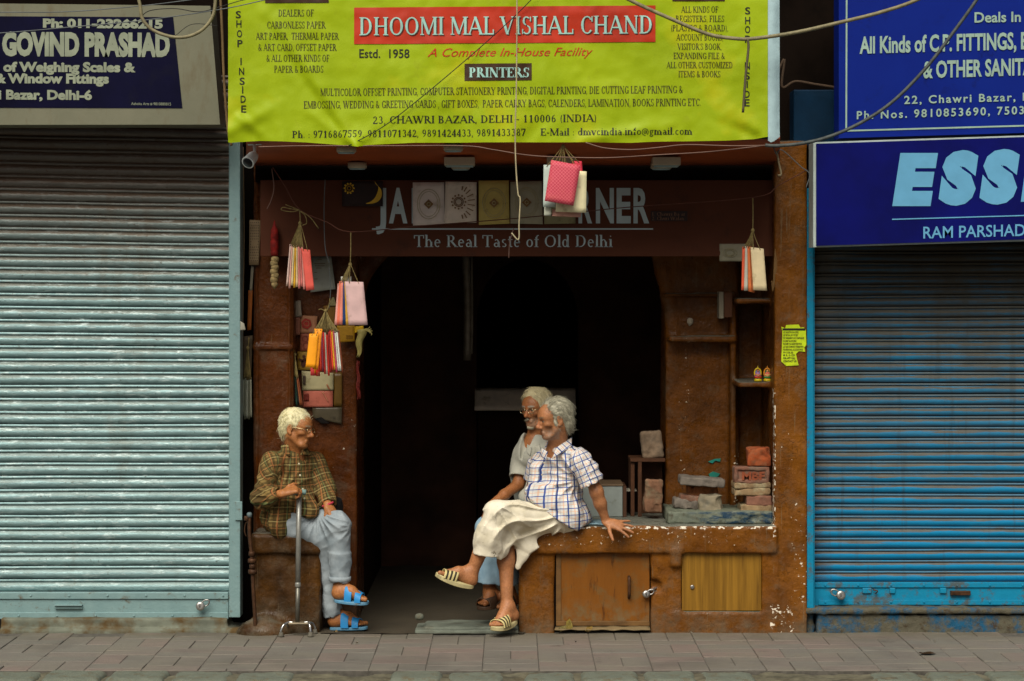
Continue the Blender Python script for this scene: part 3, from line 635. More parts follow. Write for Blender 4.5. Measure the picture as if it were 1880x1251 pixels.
# ================================================================== LETTERING
# a small serif alphabet: S thick stem, s thin stroke (both with serifs), b bar, A arc (cx,cy,rx,ry,a0,a1,thick)
TK, TN = .165, .07
def _b(x0, y0, x1, y1, w=TN): return ('b', x0, y0, x1, y1, w)
def _S(x0, y0, x1, y1, f=3): return ('S', x0, y0, x1, y1, TK, f)     # f: 1 serif at start, 2 at end
def _s(x0, y0, x1, y1, f=3): return ('S', x0, y0, x1, y1, TN, f)
def _A(cx, cy, rx, ry, a0, a1, w=TK): return ('A', cx, cy, rx, ry, a0, a1, w)
X = .66
GL = {
'A': (.95, [_s(.08, 0, .46, 1, 1), _S(.45, 1, .84, 0, 2), _b(.2, .34, .7, .34)]),
'B': (.80, [_S(.2, 0, .2, 1), _A(.34, .75, .28, .25, -90, 90), _A(.36, .26, .32, .26, -90, 90), _b(.2, .965, .36, .965), _b(.2, .51, .36, .51), _b(.2, .035, .36, .035)]),
'C': (.86, [_A(.48, .5, .38, .5, 38, 322), _b(.79, .68, .79, .98)]),
'D': (.92, [_S(.2, 0, .2, 1), _A(.38, .5, .44, .5, -90, 90), _b(.2, .965, .4, .965), _b(.2, .035, .4, .035)]),
'E': (.76, [_S(.2, 0, .2, 1), _b(.1, .965, .66, .965), _b(.2, .5, .5, .5), _b(.1, .035, .68, .035), _b(.65, .75, .65, 1), _b(.67, 0, .67, .26), _b(.49, .4, .49, .62)]),
'F': (.72, [_S(.2, 0, .2, 1), _b(.1, .965, .66, .965), _b(.2, .5, .5, .5), _b(.65, .75, .65, 1), _b(.49, .4, .49, .62)]),
'G': (.92, [_A(.48, .5, .38, .5, 40, 320), _b(.79, .7, .79, .98), _S(.77, .04, .77, .42, 2)]),
'H': (.98, [_S(.2, 0, .2, 1), _S(.78, 0, .78, 1), _b(.2, .5, .78, .5)]),
'I': (.42, [_S(.21, 0, .21, 1)]),
'J': (.52, [_S(.32, .15, .32, 1, 2), _A(.2, .18, .17, .2, 180, 350, .1)]),
'K': (.90, [_S(.2, 0, .2, 1), _s(.26, .4, .72, 1, 2), _S(.4, .56, .78, 0, 2)]),
'L': (.72, [_S(.2, 0, .2, 1), _b(.1, .035, .66, .035), _b(.65, 0, .65, .28)]),
'M': (1.14, [_s(.15, 0, .15, 1), _S(.17, 1, .56, .05, 0), _s(.56, .02, .95, 1, 0), _S(.97, 0, .97, 1)]),
'N': (.96, [_s(.16, 0, .16, 1), _S(.16, 1, .79, 0, 0), _s(.80, 0, .80, 1, 2)]),
'O': (.98, [_A(.48, .5, .42, .5, 0, 360)]),
'P': (.76, [_S(.2, 0, .2, 1), _A(.36, .73, .3, .27, -90, 90), _b(.2, .965, .36, .965), _b(.2, .49, .36, .49)]),
'R': (.86, [_S(.2, 0, .2, 1), _A(.36, .74, .28, .26, -90, 90), _b(.2, .965, .36, .965), _b(.2, .5, .36, .5), _S(.4, .5, .78, 0, 2)]),
'S': (.68, [_A(.33, .745, .24, .255, 40, 262, .13), _A(.34, .255, .27, .255, 82, -145, .13), _b(.58, .72, .58, .98), _b(.09, .02, .09, .3)]),
'T': (.82, [_S(.41, 0, .41, 1, 1), _b(.05, .965, .77, .965), _b(.06, .72, .06, 1), _b(.76, .72, .76, 1)]),
'U': (.92, [_S(.2, .3, .2, 1, 2), _A(.475, .31, .30, .31, 180, 360, .13), _s(.75, .3, .75, 1, 2)]),
'V': (.92, [_S(.12, 1, .47, 0, 1), _s(.46, 0, .82, 1, 2)]),
'W': (1.28, [_S(.1, 1, .38, 0, 1), _s(.38, 0, .64, 1, 0), _S(.62, 1, .88, 0, 1), _s(.88, 0, 1.16, 1, 2)]),
'X': (.9, [_S(.12, 1, .78, 0), _s(.12, 0, .76, 1)]),
'Y': (.88, [_S(.1, 1, .44, .45, 1), _s(.44, .45, .78, 1, 2), _S(.44, 0, .44, .5, 1)]),
'Z': (.78, [_S(.12, .03, .66, .97, 0), _b(.08, .965, .7, .965), _b(.08, .035, .7, .035), _b(.1, .75, .1, 1), _b(.69, 0, .69, .25)]),
'0': (.66, [_A(.33, .5, .26, .5, 0, 360, .15)]), '1': (.66, [_S(.35, 0, .35, .97, 1), _b(.17, .78, .35, .96)]),
'2': (.66, [_A(.31, .72, .22, .28, 170, -35, .13), _b(.48, .6, .1, .06, .08), _b(.08, .05, .58, .05, .11), _b(.57, .0, .57, .2)]),
'3': (.66, [_A(.3, .75, .22, .25, 150, -90, .13), _A(.3, .27, .26, .27, 90, -150, .13)]),
'4': (.66, [_S(.42, 0, .42, 1, 1), _b(.42, .98, .05, .28), _b(.04, .27, .6, .27, .09)]),
'5': (.66, [_b(.14, .95, .56, .95, .11), _b(.15, .95, .12, .55), _A(.3, .31, .26, .31, 120, -150, .13)]),
'6': (.66, [_A(.33, .3, .24, .3, 0, 360, .13), _A(.52, .42, .42, .58, 180, 100, .12)]),
'7': (.66, [_b(.06, .95, .6, .95, .11), _b(.57, .95, .25, 0, .14), _b(.08, .72, .08, .98)]),
'8': (.66, [_A(.33, .75, .2, .25, 0, 360, .12), _A(.33, .27, .25, .27, 0, 360, .13)]),
'9': (.66, [_A(.33, .7, .24, .3, 0, 360, .13), _A(.14, .58, .42, .58, 0, -80, .12)]),
'a': (.60, [_A(.26, .19, .19, .19, 0, 360, .1), _S(.44, .02, .44, .46, 0), _A(.28, .46, .17, .2, 0, 150, .1), _b(.44, .03, .56, .03)]),
'c': (.54, [_A(.29, X/2, .23, X/2, 45, 315, .12)]),
'd': (.66, [_A(.28, X/2, .22, X/2, 0, 360, .12), _S(.48, 0, .48, 1.02, 0), _b(.36, 1.0, .48, 1.0), _b(.48, .03, .6, .03)]),
'e': (.58, [_A(.29, X/2, .23, X/2, 0, 310, .12), _b(.08, .36, .5, .36)]),
'f': (.42, [_S(.2, 0, .2, .84, 1), _A(.33, .84, .14, .17, 60, 180, .1), _b(.05, .63, .38, .63)]),
'g': (.60, [_A(.27, .42, .18, .24, 0, 360, .11), _A(.29, -.12, .23, .15, 0, 360, .08), _b(.4, .6, .56, .64, .08), _b(.16, .2, .2, .0, .08)]),
'h': (.70, [_S(.16, 0, .16, 1.02, 1), _b(.04, 1.0, .16, 1.0), _A(.34, .42, .18, .24, 0, 150, .1), _S(.52, 0, .52, .45, 1)]),
'i': (.34, [_S(.18, 0, .18, X, 1), _b(.06, .64, .18, .64), _A(.17, .9, .045, .05, 0, 360, .08)]),
'l': (.34, [_S(.18, 0, .18, 1.02, 1), _b(.06, 1.0, .18, 1.0)]),
'm': (1.02, [_S(.16, 0, .16, X, 1), _b(.04, .64, .16, .64), _A(.32, .42, .17, .24, 0, 150, .1), _S(.5, 0, .5, .45, 1), _A(.66, .42, .17, .24, 0, 150, .1), _S(.84, 0, .84, .45, 1)]),
'n': (.70, [_S(.16, 0, .16, X, 1), _b(.04, .64, .16, .64), _A(.34, .42, .18, .24, 0, 150, .1), _S(.52, 0, .52, .45, 1)]),
'o': (.62, [_A(.31, X/2, .25, X/2, 0, 360, .12)]),
's': (.50, [_A(.25, .49, .16, .17, 40, 262, .1), _A(.25, .165, .18, .165, 82, -145, .1)]),
't': (.44, [_S(.2, .12, .2, .9, 0), _A(.3, .14, .12, .14, 180, 320, .1), _b(.05, .63, .38, .63)]),
'u': (.70, [_S(.16, .2, .16, X, 2), _A(.34, .22, .18, .22, 180, 340, .1), _S(.52, 0, .52, X, 2)]),
'v': (.62, [_S(.1, X, .31, 0, 1), _s(.31, 0, .53, X, 2)]),
'w': (.90, [_S(.1, X, .28, 0, 1), _s(.28, 0, .45, X, 0), _S(.44, X, .62, 0, 1), _s(.62, 0, .8, X, 2)]),
'r': (.5, [_S(.16, 0, .16, X, 1), _b(.04, .64, .16, .64), _A(.34, .42, .18, .22, 40, 150, .1)]),
'.': (.28, [_A(.13, .07, .05, .06, 0, 360, .1)]), ',': (.28, [_A(.13, .07, .05, .06, 0, 360, .1), _b(.15, .05, .08, -.14, .08)]),
':': (.30, [_A(.14, .07, .05, .06, 0, 360, .1), _A(.14, .5, .05, .06, 0, 360, .1)]), '-': (.4, [_b(.06, .36, .34, .36, .1)]),
"'": (.24, [_b(.12, .75, .13, 1, .09)]), '(': (.36, [_A(.36, .42, .24, .62, 115, 245, .1)]), ')': (.36, [_A(.0, .42, .24, .62, 65, -65, .1)]),
'&': (.86, [_A(.34, .76, .17, .22, -50, 240, .1), _b(.22, .62, .76, .02, .14), _A(.33, .26, .25, .27, 70, 330, .13), _b(.53, .12, .74, .45)]),
'@': (.95, [_A(.46, .38, .42, .5, -50, 280, .08), _A(.44, .38, .17, .22, 0, 360, .09), _b(.61, .18, .63, .6, .08)]),
' ': (.36, []),
}
def serif_glyph(ch, bold=1.0):
    """quads (lists of 4 points) of one letter"""
    adv, st = GL.get(ch, GL[' ']); Q = []
    def quad(x0, y0, x1, y1, w):
        d = Vector((x1-x0, y1-y0)); L = d.length or 1; n = Vector((-d.y, d.x))/L*w/2
        Q.append([(x0+n.x, y0+n.y), (x0-n.x, y0-n.y), (x1-n.x, y1-n.y), (x1+n.x, y1+n.y)])
    for e in st:
        if e[0] == 'b': quad(*e[1:5], e[5])
        elif e[0] == 'S':
            _, x0, y0, x1, y1, w, f = e
            w = w*bold if w > .1 else w
            # ends cut level
            if abs(y1-y0) > .1:
                hx = w/2*math.hypot(x1-x0, y1-y0)/abs(y1-y0)
                Q.append([(x0-hx, y0), (x0+hx, y0), (x1+hx, y1), (x1-hx, y1)])
            for bit, x, y, yo in ((1, x0, y0, y1), (2, x1, y1, y0)):
                if f & bit:
                    s = 1 if yo > y else -1; hw = w/2+.09
                    Q.append([(x-hw, y), (x+hw, y), (x+hw*.85, y+s*.055), (x-hw*.85, y+s*.055)])
        else:
            _, cx, cy, rx, ry, a0, a1, w = e; w = w*bold if w > .12 else w
            n = max(6, int(abs(a1-a0)/22)); prev = None
            for i in range(n+1):
                a = R(a0+(a1-a0)*i/n); c, s = math.cos(a), math.sin(a)
                th = min(w, TN+(w-TN)*abs(c)**1.2) if w > .085 else w
                ox, oy = cx+rx*c, cy+ry*s; ix, iy = cx+max(rx-th, .0)*c, cy+max(ry-min(TN, th), 0)*s
                if prev: Q.append([prev[0], prev[1], (ix, iy), (ox, oy)])
                prev = ((ox, oy), (ix, iy))
    return adv, Q
def serif_text(txt, bold=1.0, track=0.0):
    V, F, x = [], [], 0.0
    for ch in txt:
        adv, Q = serif_glyph(ch, bold)
        for q in Q:
            i = len(V); V += [(x+a, b) for a, b in q]; F.append((i, i+1, i+2, i+3))
        x += adv+track
    return np.array(V, float), F
_CAP = [None]
def sans_text(txt, bold=0.0, shear=0.0, track=1.0):
    """the built-in font turned into a flat mesh, cap height 1"""
    def mk(s, off=0.0):
        cu = bpy.data.curves.new('lettering', 'FONT'); cu.body = s; cu.size = 1; cu.offset = off; cu.shear = shear; cu.resolution_u = 3; cu.space_character = track
        o = bpy.data.objects.new('lettering', cu); COL.objects.link(o)
        dg = bpy.context.evaluated_depsgraph_get(); dg.update()
        me = bpy.data.meshes.new_from_object(o.evaluated_get(dg)); bpy.data.objects.remove(o); bpy.data.curves.remove(cu)
        V = np.array([v.co[:2] for v in me.vertices]); F = [tuple(p.vertices) for p in me.polygons]; bpy.data.meshes.remove(me); return V, F
    if _CAP[0] is None: _CAP[0] = mk('H')[0][:, 1].max()
    V, F = mk(txt, bold)
    return V/_CAP[0], F
def lettering(root, txt, x0, x1, base, h, mat, y=0.0, yf=None, style='sans', bold=0.0, shear=0.0, base1=None, track=None, th=.0016):
    """one line of writing on a board: from x0 to x1 along a baseline, cap height h (all as measured on the photo, at depth y);
    yf(px,py) gives the local surface depth"""
    if style == 'serif': V, F = serif_text(txt, bold or 1.0, track or 0.0)
    else: V, F = sans_text(txt, bold, shear, track or 1.0)
    a, b = V[:, 0].min(), V[:, 0].max(); u = (V[:, 0]-a)/(b-a); k = (base if base1 is None else base1)
    px = x0+u*(x1-x0); py = base+(k-base)*u-V[:, 1]*h
    d = (CD+y)/CF
    n = len(V)
    P = np.zeros((n, 3)); P[:, 0] = (px-CX)*d; P[:, 2] = CH-(py-CY)*d
    P[:, 1] = np.array([yf(p, q) for p, q in zip(px, py)]) if yf else y
    P[:, 1] -= .0022
    back = P.copy(); back[:, 1] += th
    bm = bmesh.new(); vs = [bm.verts.new(p) for p in P]
    for f in F:
        try:
            q = bm.faces.new([vs[i] for i in f])
        except ValueError: continue
    for f in bm.faces: f.normal_update()
    for f in bm.faces:
        if f.normal.y > 0: f.normal_flip()
    return part('lettering', bm, mat, root)

# ================================================================== SIGNS
def paint(name, c, rough=.55, **k): return plain(name, c, rough, **k)
INK = plain('black_ink', C(30, 30, 12), .6, var=.1, bump=0)
INK2 = plain('faded_ink', C(62, 58, 10), .6, var=.25, bump=0)
TEALW = plain('pale_print', C(160, 206, 194), .5, var=.1, bump=0)
SHADOWINK = plain('brown_print', C(84, 30, 12), .6, bump=0)
REDINK = plain('red_ink', C(190, 44, 14), .5, var=.1, bump=0)
REDP = plain('red_print', C(186, 48, 16), .5, var=.12, sc=5, bump=0, dirt=C(150, 40, 14), dsc=2)
BROWNP = plain('dark_brown_print', C(58, 34, 10), .5, bump=0)
# ---- the yellow banner
YB = -.75
FOLD = [((640, 268), (470, 20), 10, -.010), ((655, 268), (520, 60), 14, .012), ((660, 268), (900, 120), 22, .010), ((668, 268), (760, 200), 10, -.008), ((655, 270), (560, 200), 9, .012),
        ((425, 240), (520, 190), 13, .012), ((470, 258), (440, 190), 12, -.012), ((440, 215), (490, 255), 8, .011), ((1070, 258), (1250, 225), 10, .010), ((1390, 252), (1290, 215), 9, -.008),
        ((1400, 250), (1330, 190), 12, .008), ((940, 262), (1010, 110), 26, .009), ((960, 262), (1060, 150), 16, -.007), ((750, 262), (760, 120), 26, .006), ((850, 262), (840, 150), 30, -.006), ((1180, 258), (1190, 150), 24, .006), ((480, 0), (640, 60), 14, -.006), ((520, 262), (505, 130), 14, .006)]
def banner_y(px, py):
    d = 0.0
    for (ax, ay), (bx, by), w, am in FOLD:
        vx, vy = bx-ax, by-ay; t = max(0, min(1, ((px-ax)*vx+(py-ay)*vy)/(vx*vx+vy*vy)))
        q = math.hypot(px-ax-t*vx, py-ay-t*vy)
        if q < 3*w: d += am*math.exp(-(q/w)**2)*(1-t*.85)
    d += .004*noise.noise(Vector((px*.02, py*.02, 3.1)))+.0018*noise.noise(Vector((px*.06, py*.06, 7)))
    return YB-.016-d*1.7
def banner_bottom(px):
    pts = [(400, 258), (425, 263), (475, 259), (560, 262), (640, 268), (657, 271), (675, 267), (760, 263), (900, 262), (1075, 262), (1160, 263), (1200, 261), (1330, 259), (1385, 256), (1408, 252), (1440, 250)]
    for (a, b), (c, d) in zip(pts[:-1], pts[1:]):
        if a <= px <= c: return b+(d-b)*(px-a)/(c-a)
    return 258
t = Mt('yellow_green_vinyl', .5, 0, .2); v = t.pos()
k = t.mix(t.noise(v, 3.5, 5, .6), C(138, 162, 7), C(166, 186, 12))
k = t.mix(t.ma('MULTIPLY', t.ramp(t.noise(t.map(v, loc=(4, 0, 1)), 2.2, 4, .6), .56, .72), .55), k, C(196, 186, 14))
k = t.mix(t.ma('MULTIPLY', t.ramp(t.noise(v, 7, 7, .75), .56, .7), .35), k, C(132, 140, 26)); t.col(k); t.bump(t.noise(v, 20, 5, .6), .25, .006); YEL = t.m
BORD = plain('white_vinyl', C(168, 196, 200), .5, var=.2, sc=6, dirt=C(120, 130, 124), dsc=6, bump=.3)
bn = thing('shop_banner', 'large yellow green printed vinyl banner with a red name panel above the doorway', 'banner', W(920, 262, YB))
nx, ny = 200, 60; V, F = [], []
for j in range(ny+1):
    for i in range(nx+1):
        px = 419.5+(1409-419.5)*i/nx+ (8*(1-j/ny) if i == 0 else 0)*0; pb = banner_bottom(px); py = pb+(-70-pb)*j/ny
        q = W(px, py, YB); q.y = banner_y(px, py); V.append(q)
for j in range(ny):
    for i in range(nx):
        a = j*(nx+1)+i; F.append((a, a+1, a+nx+2, a+nx+1))
part('sheet', (V, F), YEL, bn, sm=True)
V, F = [], []
for j in range(31):
    for i in range(5):
        px = 1409.3+(1431-1409)*i/4; py = 262+(-70-262)*j/30
        if j == 0: py -= (3, 0, 2, 6, 10)[i]*1.0
        q = W(px, py, YB); q.y = banner_y(1408, py)+.05*max(0, i-2)/2*.4+.006*noise.noise(Vector((px*.08, py*.03, 2))); V.append(q)
for j in range(30):
    for i in range(4): a = j*5+i; F.append((a, a+1, a+6, a+5))
part('border', (V, F), BORD, bn, sm=True)
bm = bmesh.new(); q0, q1 = W(426, 255, -.70), W(1424, -80, -.70)
box(bm, (q0.x, -.705, q0.z), (q1.x, -.66, q1.z)); part('backing_frame', bm, plain('frame_tin', C(60, 52, 42), .7), bn)
def pan(root, x0, y0, x1, y1, mat, name='panel', dy=.0032, sk=0):
    V, F = [], []; n = 110; m = 16
    for j in range(m+1):
        for i in range(n+1):
            px = x0+(x1-x0)*i/n; py = y1+(y0-y1)*j/m+sk*i/n
            q = W(px, py, YB); q.y = banner_y(px, py)-dy; V.append(q)
    for j in range(m):
        for i in range(n): a = j*(n+1)+i; F.append((a, a+1, a+n+2, a+n+1))
    return part(name, (V, F), mat, root, sm=True)
pan(bn, 650.5, 15, 1203, 82, REDP, 'name_panel', sk=-4); pan(bn, 853, 118, 976, 149, BROWNP, 'title_panel', sk=-1); pan(bn, 487, -25, 604, 6, BROWNP, 'title_panel'); pan(bn, 1234, -25, 1330, 3, BROWNP, 'title_panel')
def BL(txt, x0, x1, base, h, mat=INK2, base1=None, style='serif', **k): return lettering(bn, txt, x0, x1, base, h, mat, YB, lambda p, q: banner_y(p, q)-k.get('_', 0), style, base1=base1, **{a: b for a, b in k.items() if a != '_'})
lettering(bn, 'DHOOMI MAL VISHAL CHAND', 662, 1198, 68, 33, SHADOWINK, YB, lambda p, q: banner_y(p, q)-.0026, 'serif', bold=.95, base1=64.5)
lettering(bn, 'DHOOMI MAL VISHAL CHAND', 660, 1196, 66, 33, TEALW, YB, lambda p, q: banner_y(p, q)-.0042, 'serif', bold=.95, base1=62.5)
BL('Estd.  1958', 660, 752, 107, 15.5, INK, style='sans', bold=.012)
BL('A Complete In-House Facility', 785, 1088, 105, 15, REDINK, style='sans', shear=.38, base1=103)
lettering(bn, 'PRINTERS', 861, 971, 143, 18, TEALW, YB, lambda p, q: banner_y(p, q)-.0042, 'serif', bold=1.35)
for tx, a, b, y in (('DEALERS OF', 511.5, 576.5, 31), ('CARBONLESS PAPER', 491, 599, 53), ('ART PAPER,  THERMAL PAPER', 470, 623, 73.5), ('& ART CARD, OFFSET PAPER', 475, 619, 94), ('& ALL OTHER KINDS OF', 490, 605, 114), ('PAPER & BOARDS', 504, 594, 134),
                    ('ALL KINDS OF', 1250, 1318, 24), ('REGISTERS, FILES', 1240, 1329, 41), ('(PLASTIC & BOARD),', 1232, 1336, 58), ('ACCOUNT BOOKS,', 1241, 1327, 75), ("VISITOR'S BOOK,", 1243, 1324, 92), ('EXPANDING FILE &', 1236, 1330, 109), ('ALL OTHER CUSTOMIZED', 1223, 1344, 126), ('ITEMS & BOOKS', 1245, 1322, 142.5)):
    BL(tx, a, b, y, 12.6 if a < 1000 else 11.5, bold=1.1)
BL('MULTICOLOR OFFSET PRINTING, COMPUTER STATIONERY PRINTING, DIGITAL PRINTING, DIE CUTTING LEAF PRINTING &', 589, 1253, 177, 13.5, base1=171.5, bold=1.1)
BL('EMBOSSING, WEDDING & GREETING CARDS , GIFT BOXES,  PAPER CARRY BAGS, CALENDERS, LAMINATION, BOOKS PRINTING ETC.', 558, 1286, 200, 13.5, base1=195, bold=1.1)
BL('23, CHAWRI BAZAR, DELHI - 110006 (INDIA)', 685, 1094, 228, 13.5, INK, base1=224, bold=1.1)
BL('Ph. : 9716867559, 9811071342, 9891424433, 9891433387', 537, 965, 254, 13, INK, base1=250, bold=1.15)
BL('E-Mail : dmvcindia.info@gmail.com', 992, 1271, 249.5, 13, INK, base1=247.5, bold=1.15)
for ys, x0, x1 in (([34, 51, 69, 87, 120, 138, 156, 172, 189, 207], 438, 448), ([27, 45, 61.5, 79, 111.5, 128, 146.5, 162, 180, 195.5], 1372, 1371)):
    for ch, y in zip('SHOPINSIDE', ys):
        c = x0+(x1-x0)*(y-30)/175; w = 2.2 if ch == 'I' else 9.5
        BL(ch, c-w/2, c+w/2, y, 12.5, INK, style='sans', bold=.015)
# sloping soffit under the banner, with its surface lights
SOF = plain('brown_soffit', C(176, 86, 42), .55, var=.2, sc=3, bump=.2)
V = [W(452, 255, -.66), W(1432, 255, -.66), W(1432, 304, .14), W(452, 304, .14)]
part('soffit', sheet(*V, 4, 4, thick=-.02), SOF, shop)
def soff_z(y): a, b = W(0, 255, -.66).z, W(0, 304, .14).z; return a+(b-a)*(y+.66)/.8
LAMPW = plain('white_plastic', C(196, 186, 160), .45, bump=0, var=.06)
def panel_light(px0, px1, yc, label):
    w = thing('ceiling_light', label, 'light', (W((px0+px1)/2, 280, yc).x, yc, soff_z(yc)), 'surface lights under the shop soffit')
    a, b = W(px0, 280, yc).x, W(px1, 280, yc).x; z = soff_z(yc)
    part('housing', nbox((a, yc-.08, z-.05), (b, yc+.08, z-.003), bev=.004), LAMPW, w)
    part('diffuser', nbox((a+.01, yc-.07, z-.056), (b-.01, yc+.07, z-.0505), bev=.002), BORD, w)
def round_light(px, yc, label, r=.055):
    x = W(px, 280, yc).x; z = soff_z(yc)
    w = thing('ceiling_light', label, 'light', (x, yc, z), 'surface lights under the shop soffit')
    part('housing', nlathe([(r, -.003), (r, -.03), (r*.92, -.036)], (x, yc, z), (0, 0, 1), 20), LAMPW, w)
    part('diffuser', nlathe([(r*.88, -.0362), (r*.8, -.042), (.001, -.044)], (x, yc, z), (0, 0, 1), 20), BORD, w)
panel_light(816, 872, -.12, 'rectangular white surface light left of the hanging pink envelopes, under the soffit'); panel_light(1197, 1248, -.12, 'rectangular white surface light at the right end, a round light under it'); panel_light(1004, 1056, -.14, 'rectangular white surface light half hidden behind the pink envelope bundle')
round_light(636, -.45, 'round white light at the front left of the soffit, near the banner dip'); round_light(656, .04, 'small round white light at the left rear of the soffit, farthest from the street')
round_light(846, .06, 'round white light just behind the rectangular light at the middle of the soffit'); round_light(1214, .05, 'round white light below the rectangular one at the right end of the soffit', .062); round_light(832, -.5, 'round white light at the front middle of the soffit, over the card row')
# shadow between the soffit and the brown board, put in as a near-black block
part('shadow_band', nbox((W(470, 0, .2).x, .16, W(0, 335, .2).z), (W(1428, 0, .2).x, .3, W(0, 262, .2).z)), DARKW, shop)
# ---- brown restaurant board
YJ = .10
jb = thing('signboard', 'dark brown restaurant board with pale blue lettering across the top of the doorway', 'sign', W(955, 470, YJ))
t = Mt('brown_board', .7, 0, .1); v = t.pos(); k = t.mix(t.noise(v, 2.5, 6, .6), C(74, 42, 28), C(92, 54, 38)); k = t.mix(t.ma('MULTIPLY', t.ramp(t.noise(v, 6, 8, .75), .55, .7), .6), k, C(56, 40, 34)); t.col(k)
a, b = W(478, 471, YJ), W(1426, 331, YJ); part('board', nbox((a.x, YJ, a.z), (b.x, YJ+.03, b.z), bev=.003), t.m, jb)
JW = plain('pale_blue_print', C(176, 196, 198), .5, var=.08, bump=0)
# the middle of the big name is hidden by the cards hung before it
for ch, x0, x1 in (('J', 690, 709), ('A', 714, 748), ('L', 756, 777), ('O', 1030, 1056), ('R', 1062, 1087), ('N', 1094, 1127), ('E', 1132, 1158), ('R', 1163, 1192)):
    lettering(jb, ch, x0, x1, 407.5, 59, JW, YJ, bold=.035)
part('rule', nbox((W(683, 0, YJ).x, YJ-.0025, W(0, 422, YJ).z), (W(1199, 0, YJ).x, YJ-.0005, W(0, 419.5, YJ).z)), JW, jb)
lettering(jb, 'The Real Taste of Old Delhi', 760, 1125, 454, 22, JW, YJ, style='serif', bold=.85)
st = thing('small_sign', 'tiny dark brown address plate stuck on the brown board', 'sign', W(1228, 406, YJ-.004))
a, b = W(1195, 406, YJ), W(1262, 388, YJ); part('plate', nbox((a.x, YJ-.006, a.z), (b.x, YJ-.003, b.z)), plain('plate_brown', C(40, 22, 18), .6), st)
TAN = plain('tan_print', C(120, 84, 60), .6, bump=0)
lettering(st, '1. Chawri Bazar', 1197, 1258, 396.5, 6.5, TAN, YJ-.006, style='serif'); lettering(st, '2. Churi Walan', 1197, 1256, 404.5, 6.5, TAN, YJ-.006, style='serif')
# ---- left shop sign
YL = -.34
lsg = thing('signboard', 'grey framed navy board with pale bold lettering over the silver shutter', 'sign', W(150, 228, YL))
t = Mt('weathered_board', .6); v = t.pos(); k = t.mix(t.noise(v, 4, 6, .65), C(98, 100, 80), C(124, 122, 100)); k = t.mix(t.ma('MULTIPLY', t.ramp(t.noise(t.map(v, (1, 1, .3)), 9, 7, .7), .53, .7), .7), k, C(98, 86, 58)); t.col(k); t.bump(t.noise(v, 12, 4), .15, .01)
part('board', nprism(pxpoly([(-420, 230), (404, 229), (386, 11), (-420, 2)], YL), YL, YL+.26), t.m, lsg)
NAVY = plain('navy_print', C(10, 10, 38), .7, spec=.08, var=.3, sc=4, bump=.1, dirt=C(20, 20, 36), dsc=5)
nv = part('panel', nprism(pxpoly([(-420, 197), (335, 199), (318, 32), (-420, 28)], YL), YL-.003, YL-.0008), NAVY, lsg)
LG = plain('grey_print', C(140, 148, 126), .6, var=.15, bump=0)
for tx, a, b, y, y1, h, bo in (('Ph: 011-23266215', 79, 299, 50, 52, 14.5, .055), ('GOVIND PRASHAD', 4, 312, 100, 102, 38, .06), ('of Weighing Scales &', 6, 249, 131, 132, 16, .05), ('& Window Fittings', -9, 200, 152, 153, 16, .05), ('i Bazar, Delhi-6', -3, 169, 182, 183, 16, .045), ('Ashoka Arts # 9810880815', 241, 314, 193, 194, 5, .0)):
    lettering(lsg, tx, a, b, y, h, LG, YL-.003, bold=bo, base1=y1)
# ---- right shop signs
YR = -.30
us = thing('signboard', 'blue board with a thin white border, upper of the two blue boards', 'sign', W(1700, 250, YR))
t = Mt('blue_board', .6, 0, .1); v = t.pos(); k = t.mix(t.noise(v, 2.2, 5, .6), C(6, 26, 112), C(10, 40, 136)); k = t.mix(t.ma('MULTIPLY', t.ramp(t.noise(v, 8, 7, .75), .57, .72), .5), k, C(12, 18, 60)); t.col(k)
part('board', nprism(pxpoly([(1540, 254), (2300, 232), (2300, -90), (1540, -60)], YR), YR, YR+.2), t.m, us)
bm = bmesh.new(); prism(bm, pxpoly([(1552, 242), (1555, 241.9), (1556, -60), (1553, -60)], YR), YR-.003, YR-.0008); prism(bm, pxpoly([(1555.2, 241.9), (2290, 221), (2290, 218), (1555.2, 239)], YR), YR-.003, YR-.0008)
RW = plain('pale_green_print', C(150, 178, 162), .5, var=.1, bump=0); part('border', bm, RW, us)
for tx, a, b, y, y1, h, bo, tr in (('Deals In', 1789, 1874, 41.5, 40, 18, .02, 1), ('All Kinds of C.P. FITTINGS, BATH', 1578, 1937, 98, 88, 29, .03, 1), ('& OTHER SANITARY', 1695, 1928, 143, 136, 29, .03, 1), ('22, Chawri Bazar, Delhi', 1660, 1935, 191, 183.5, 14, .02, 1.25), ('Ph. Nos. 9810853690, 7503369012', 1573, 1962, 219, 207, 14, .02, 1.3)):
    lettering(us, tx, a, b, y, h, RW, YR-.003, bold=bo, base1=y1, track=tr)
YE = -.36
es = thing('signboard', 'deep blue board with bulky slanted pale capitals, directly above the blue shutter', 'sign', W(1700, 450, YE))
DBL = plain('deep_blue_print', C(4, 10, 92), .6, spec=.1, var=.25, sc=3, bump=.08); EW = plain('white_edge', C(176, 190, 184), .5, var=.15, bump=.1)
part('board', nprism(pxpoly([(1494, 454), (2300, 430), (2300, 235), (1494, 261)], YE), YE+.02, YE+.22), EW, es)
part('panel', nprism(pxpoly([(1499, 451.5), (2298, 427), (2298, 238), (1499, 264)], YE), YE+.008, YE+.019), DBL, es)
EL = plain('sky_blue_print', C(98, 164, 200), .45, var=.06, bump=0)
for ch, a, b, y, bo in (('E', 1638, 1722, 370, .075), ('S', 1723, 1796, 367, .085), ('S', 1798, 1872, 365, .085), ('E', 1874, 1950, 362, .075)):
    lettering(es, ch, a, b, y, 80, EL, YE+.008, bold=bo, shear=.14)
part('rule', nprism(pxpoly([(1638, 404), (2290, 385), (2290, 383), (1638, 402)], YE), YE+.005, YE+.0075), EL, es)
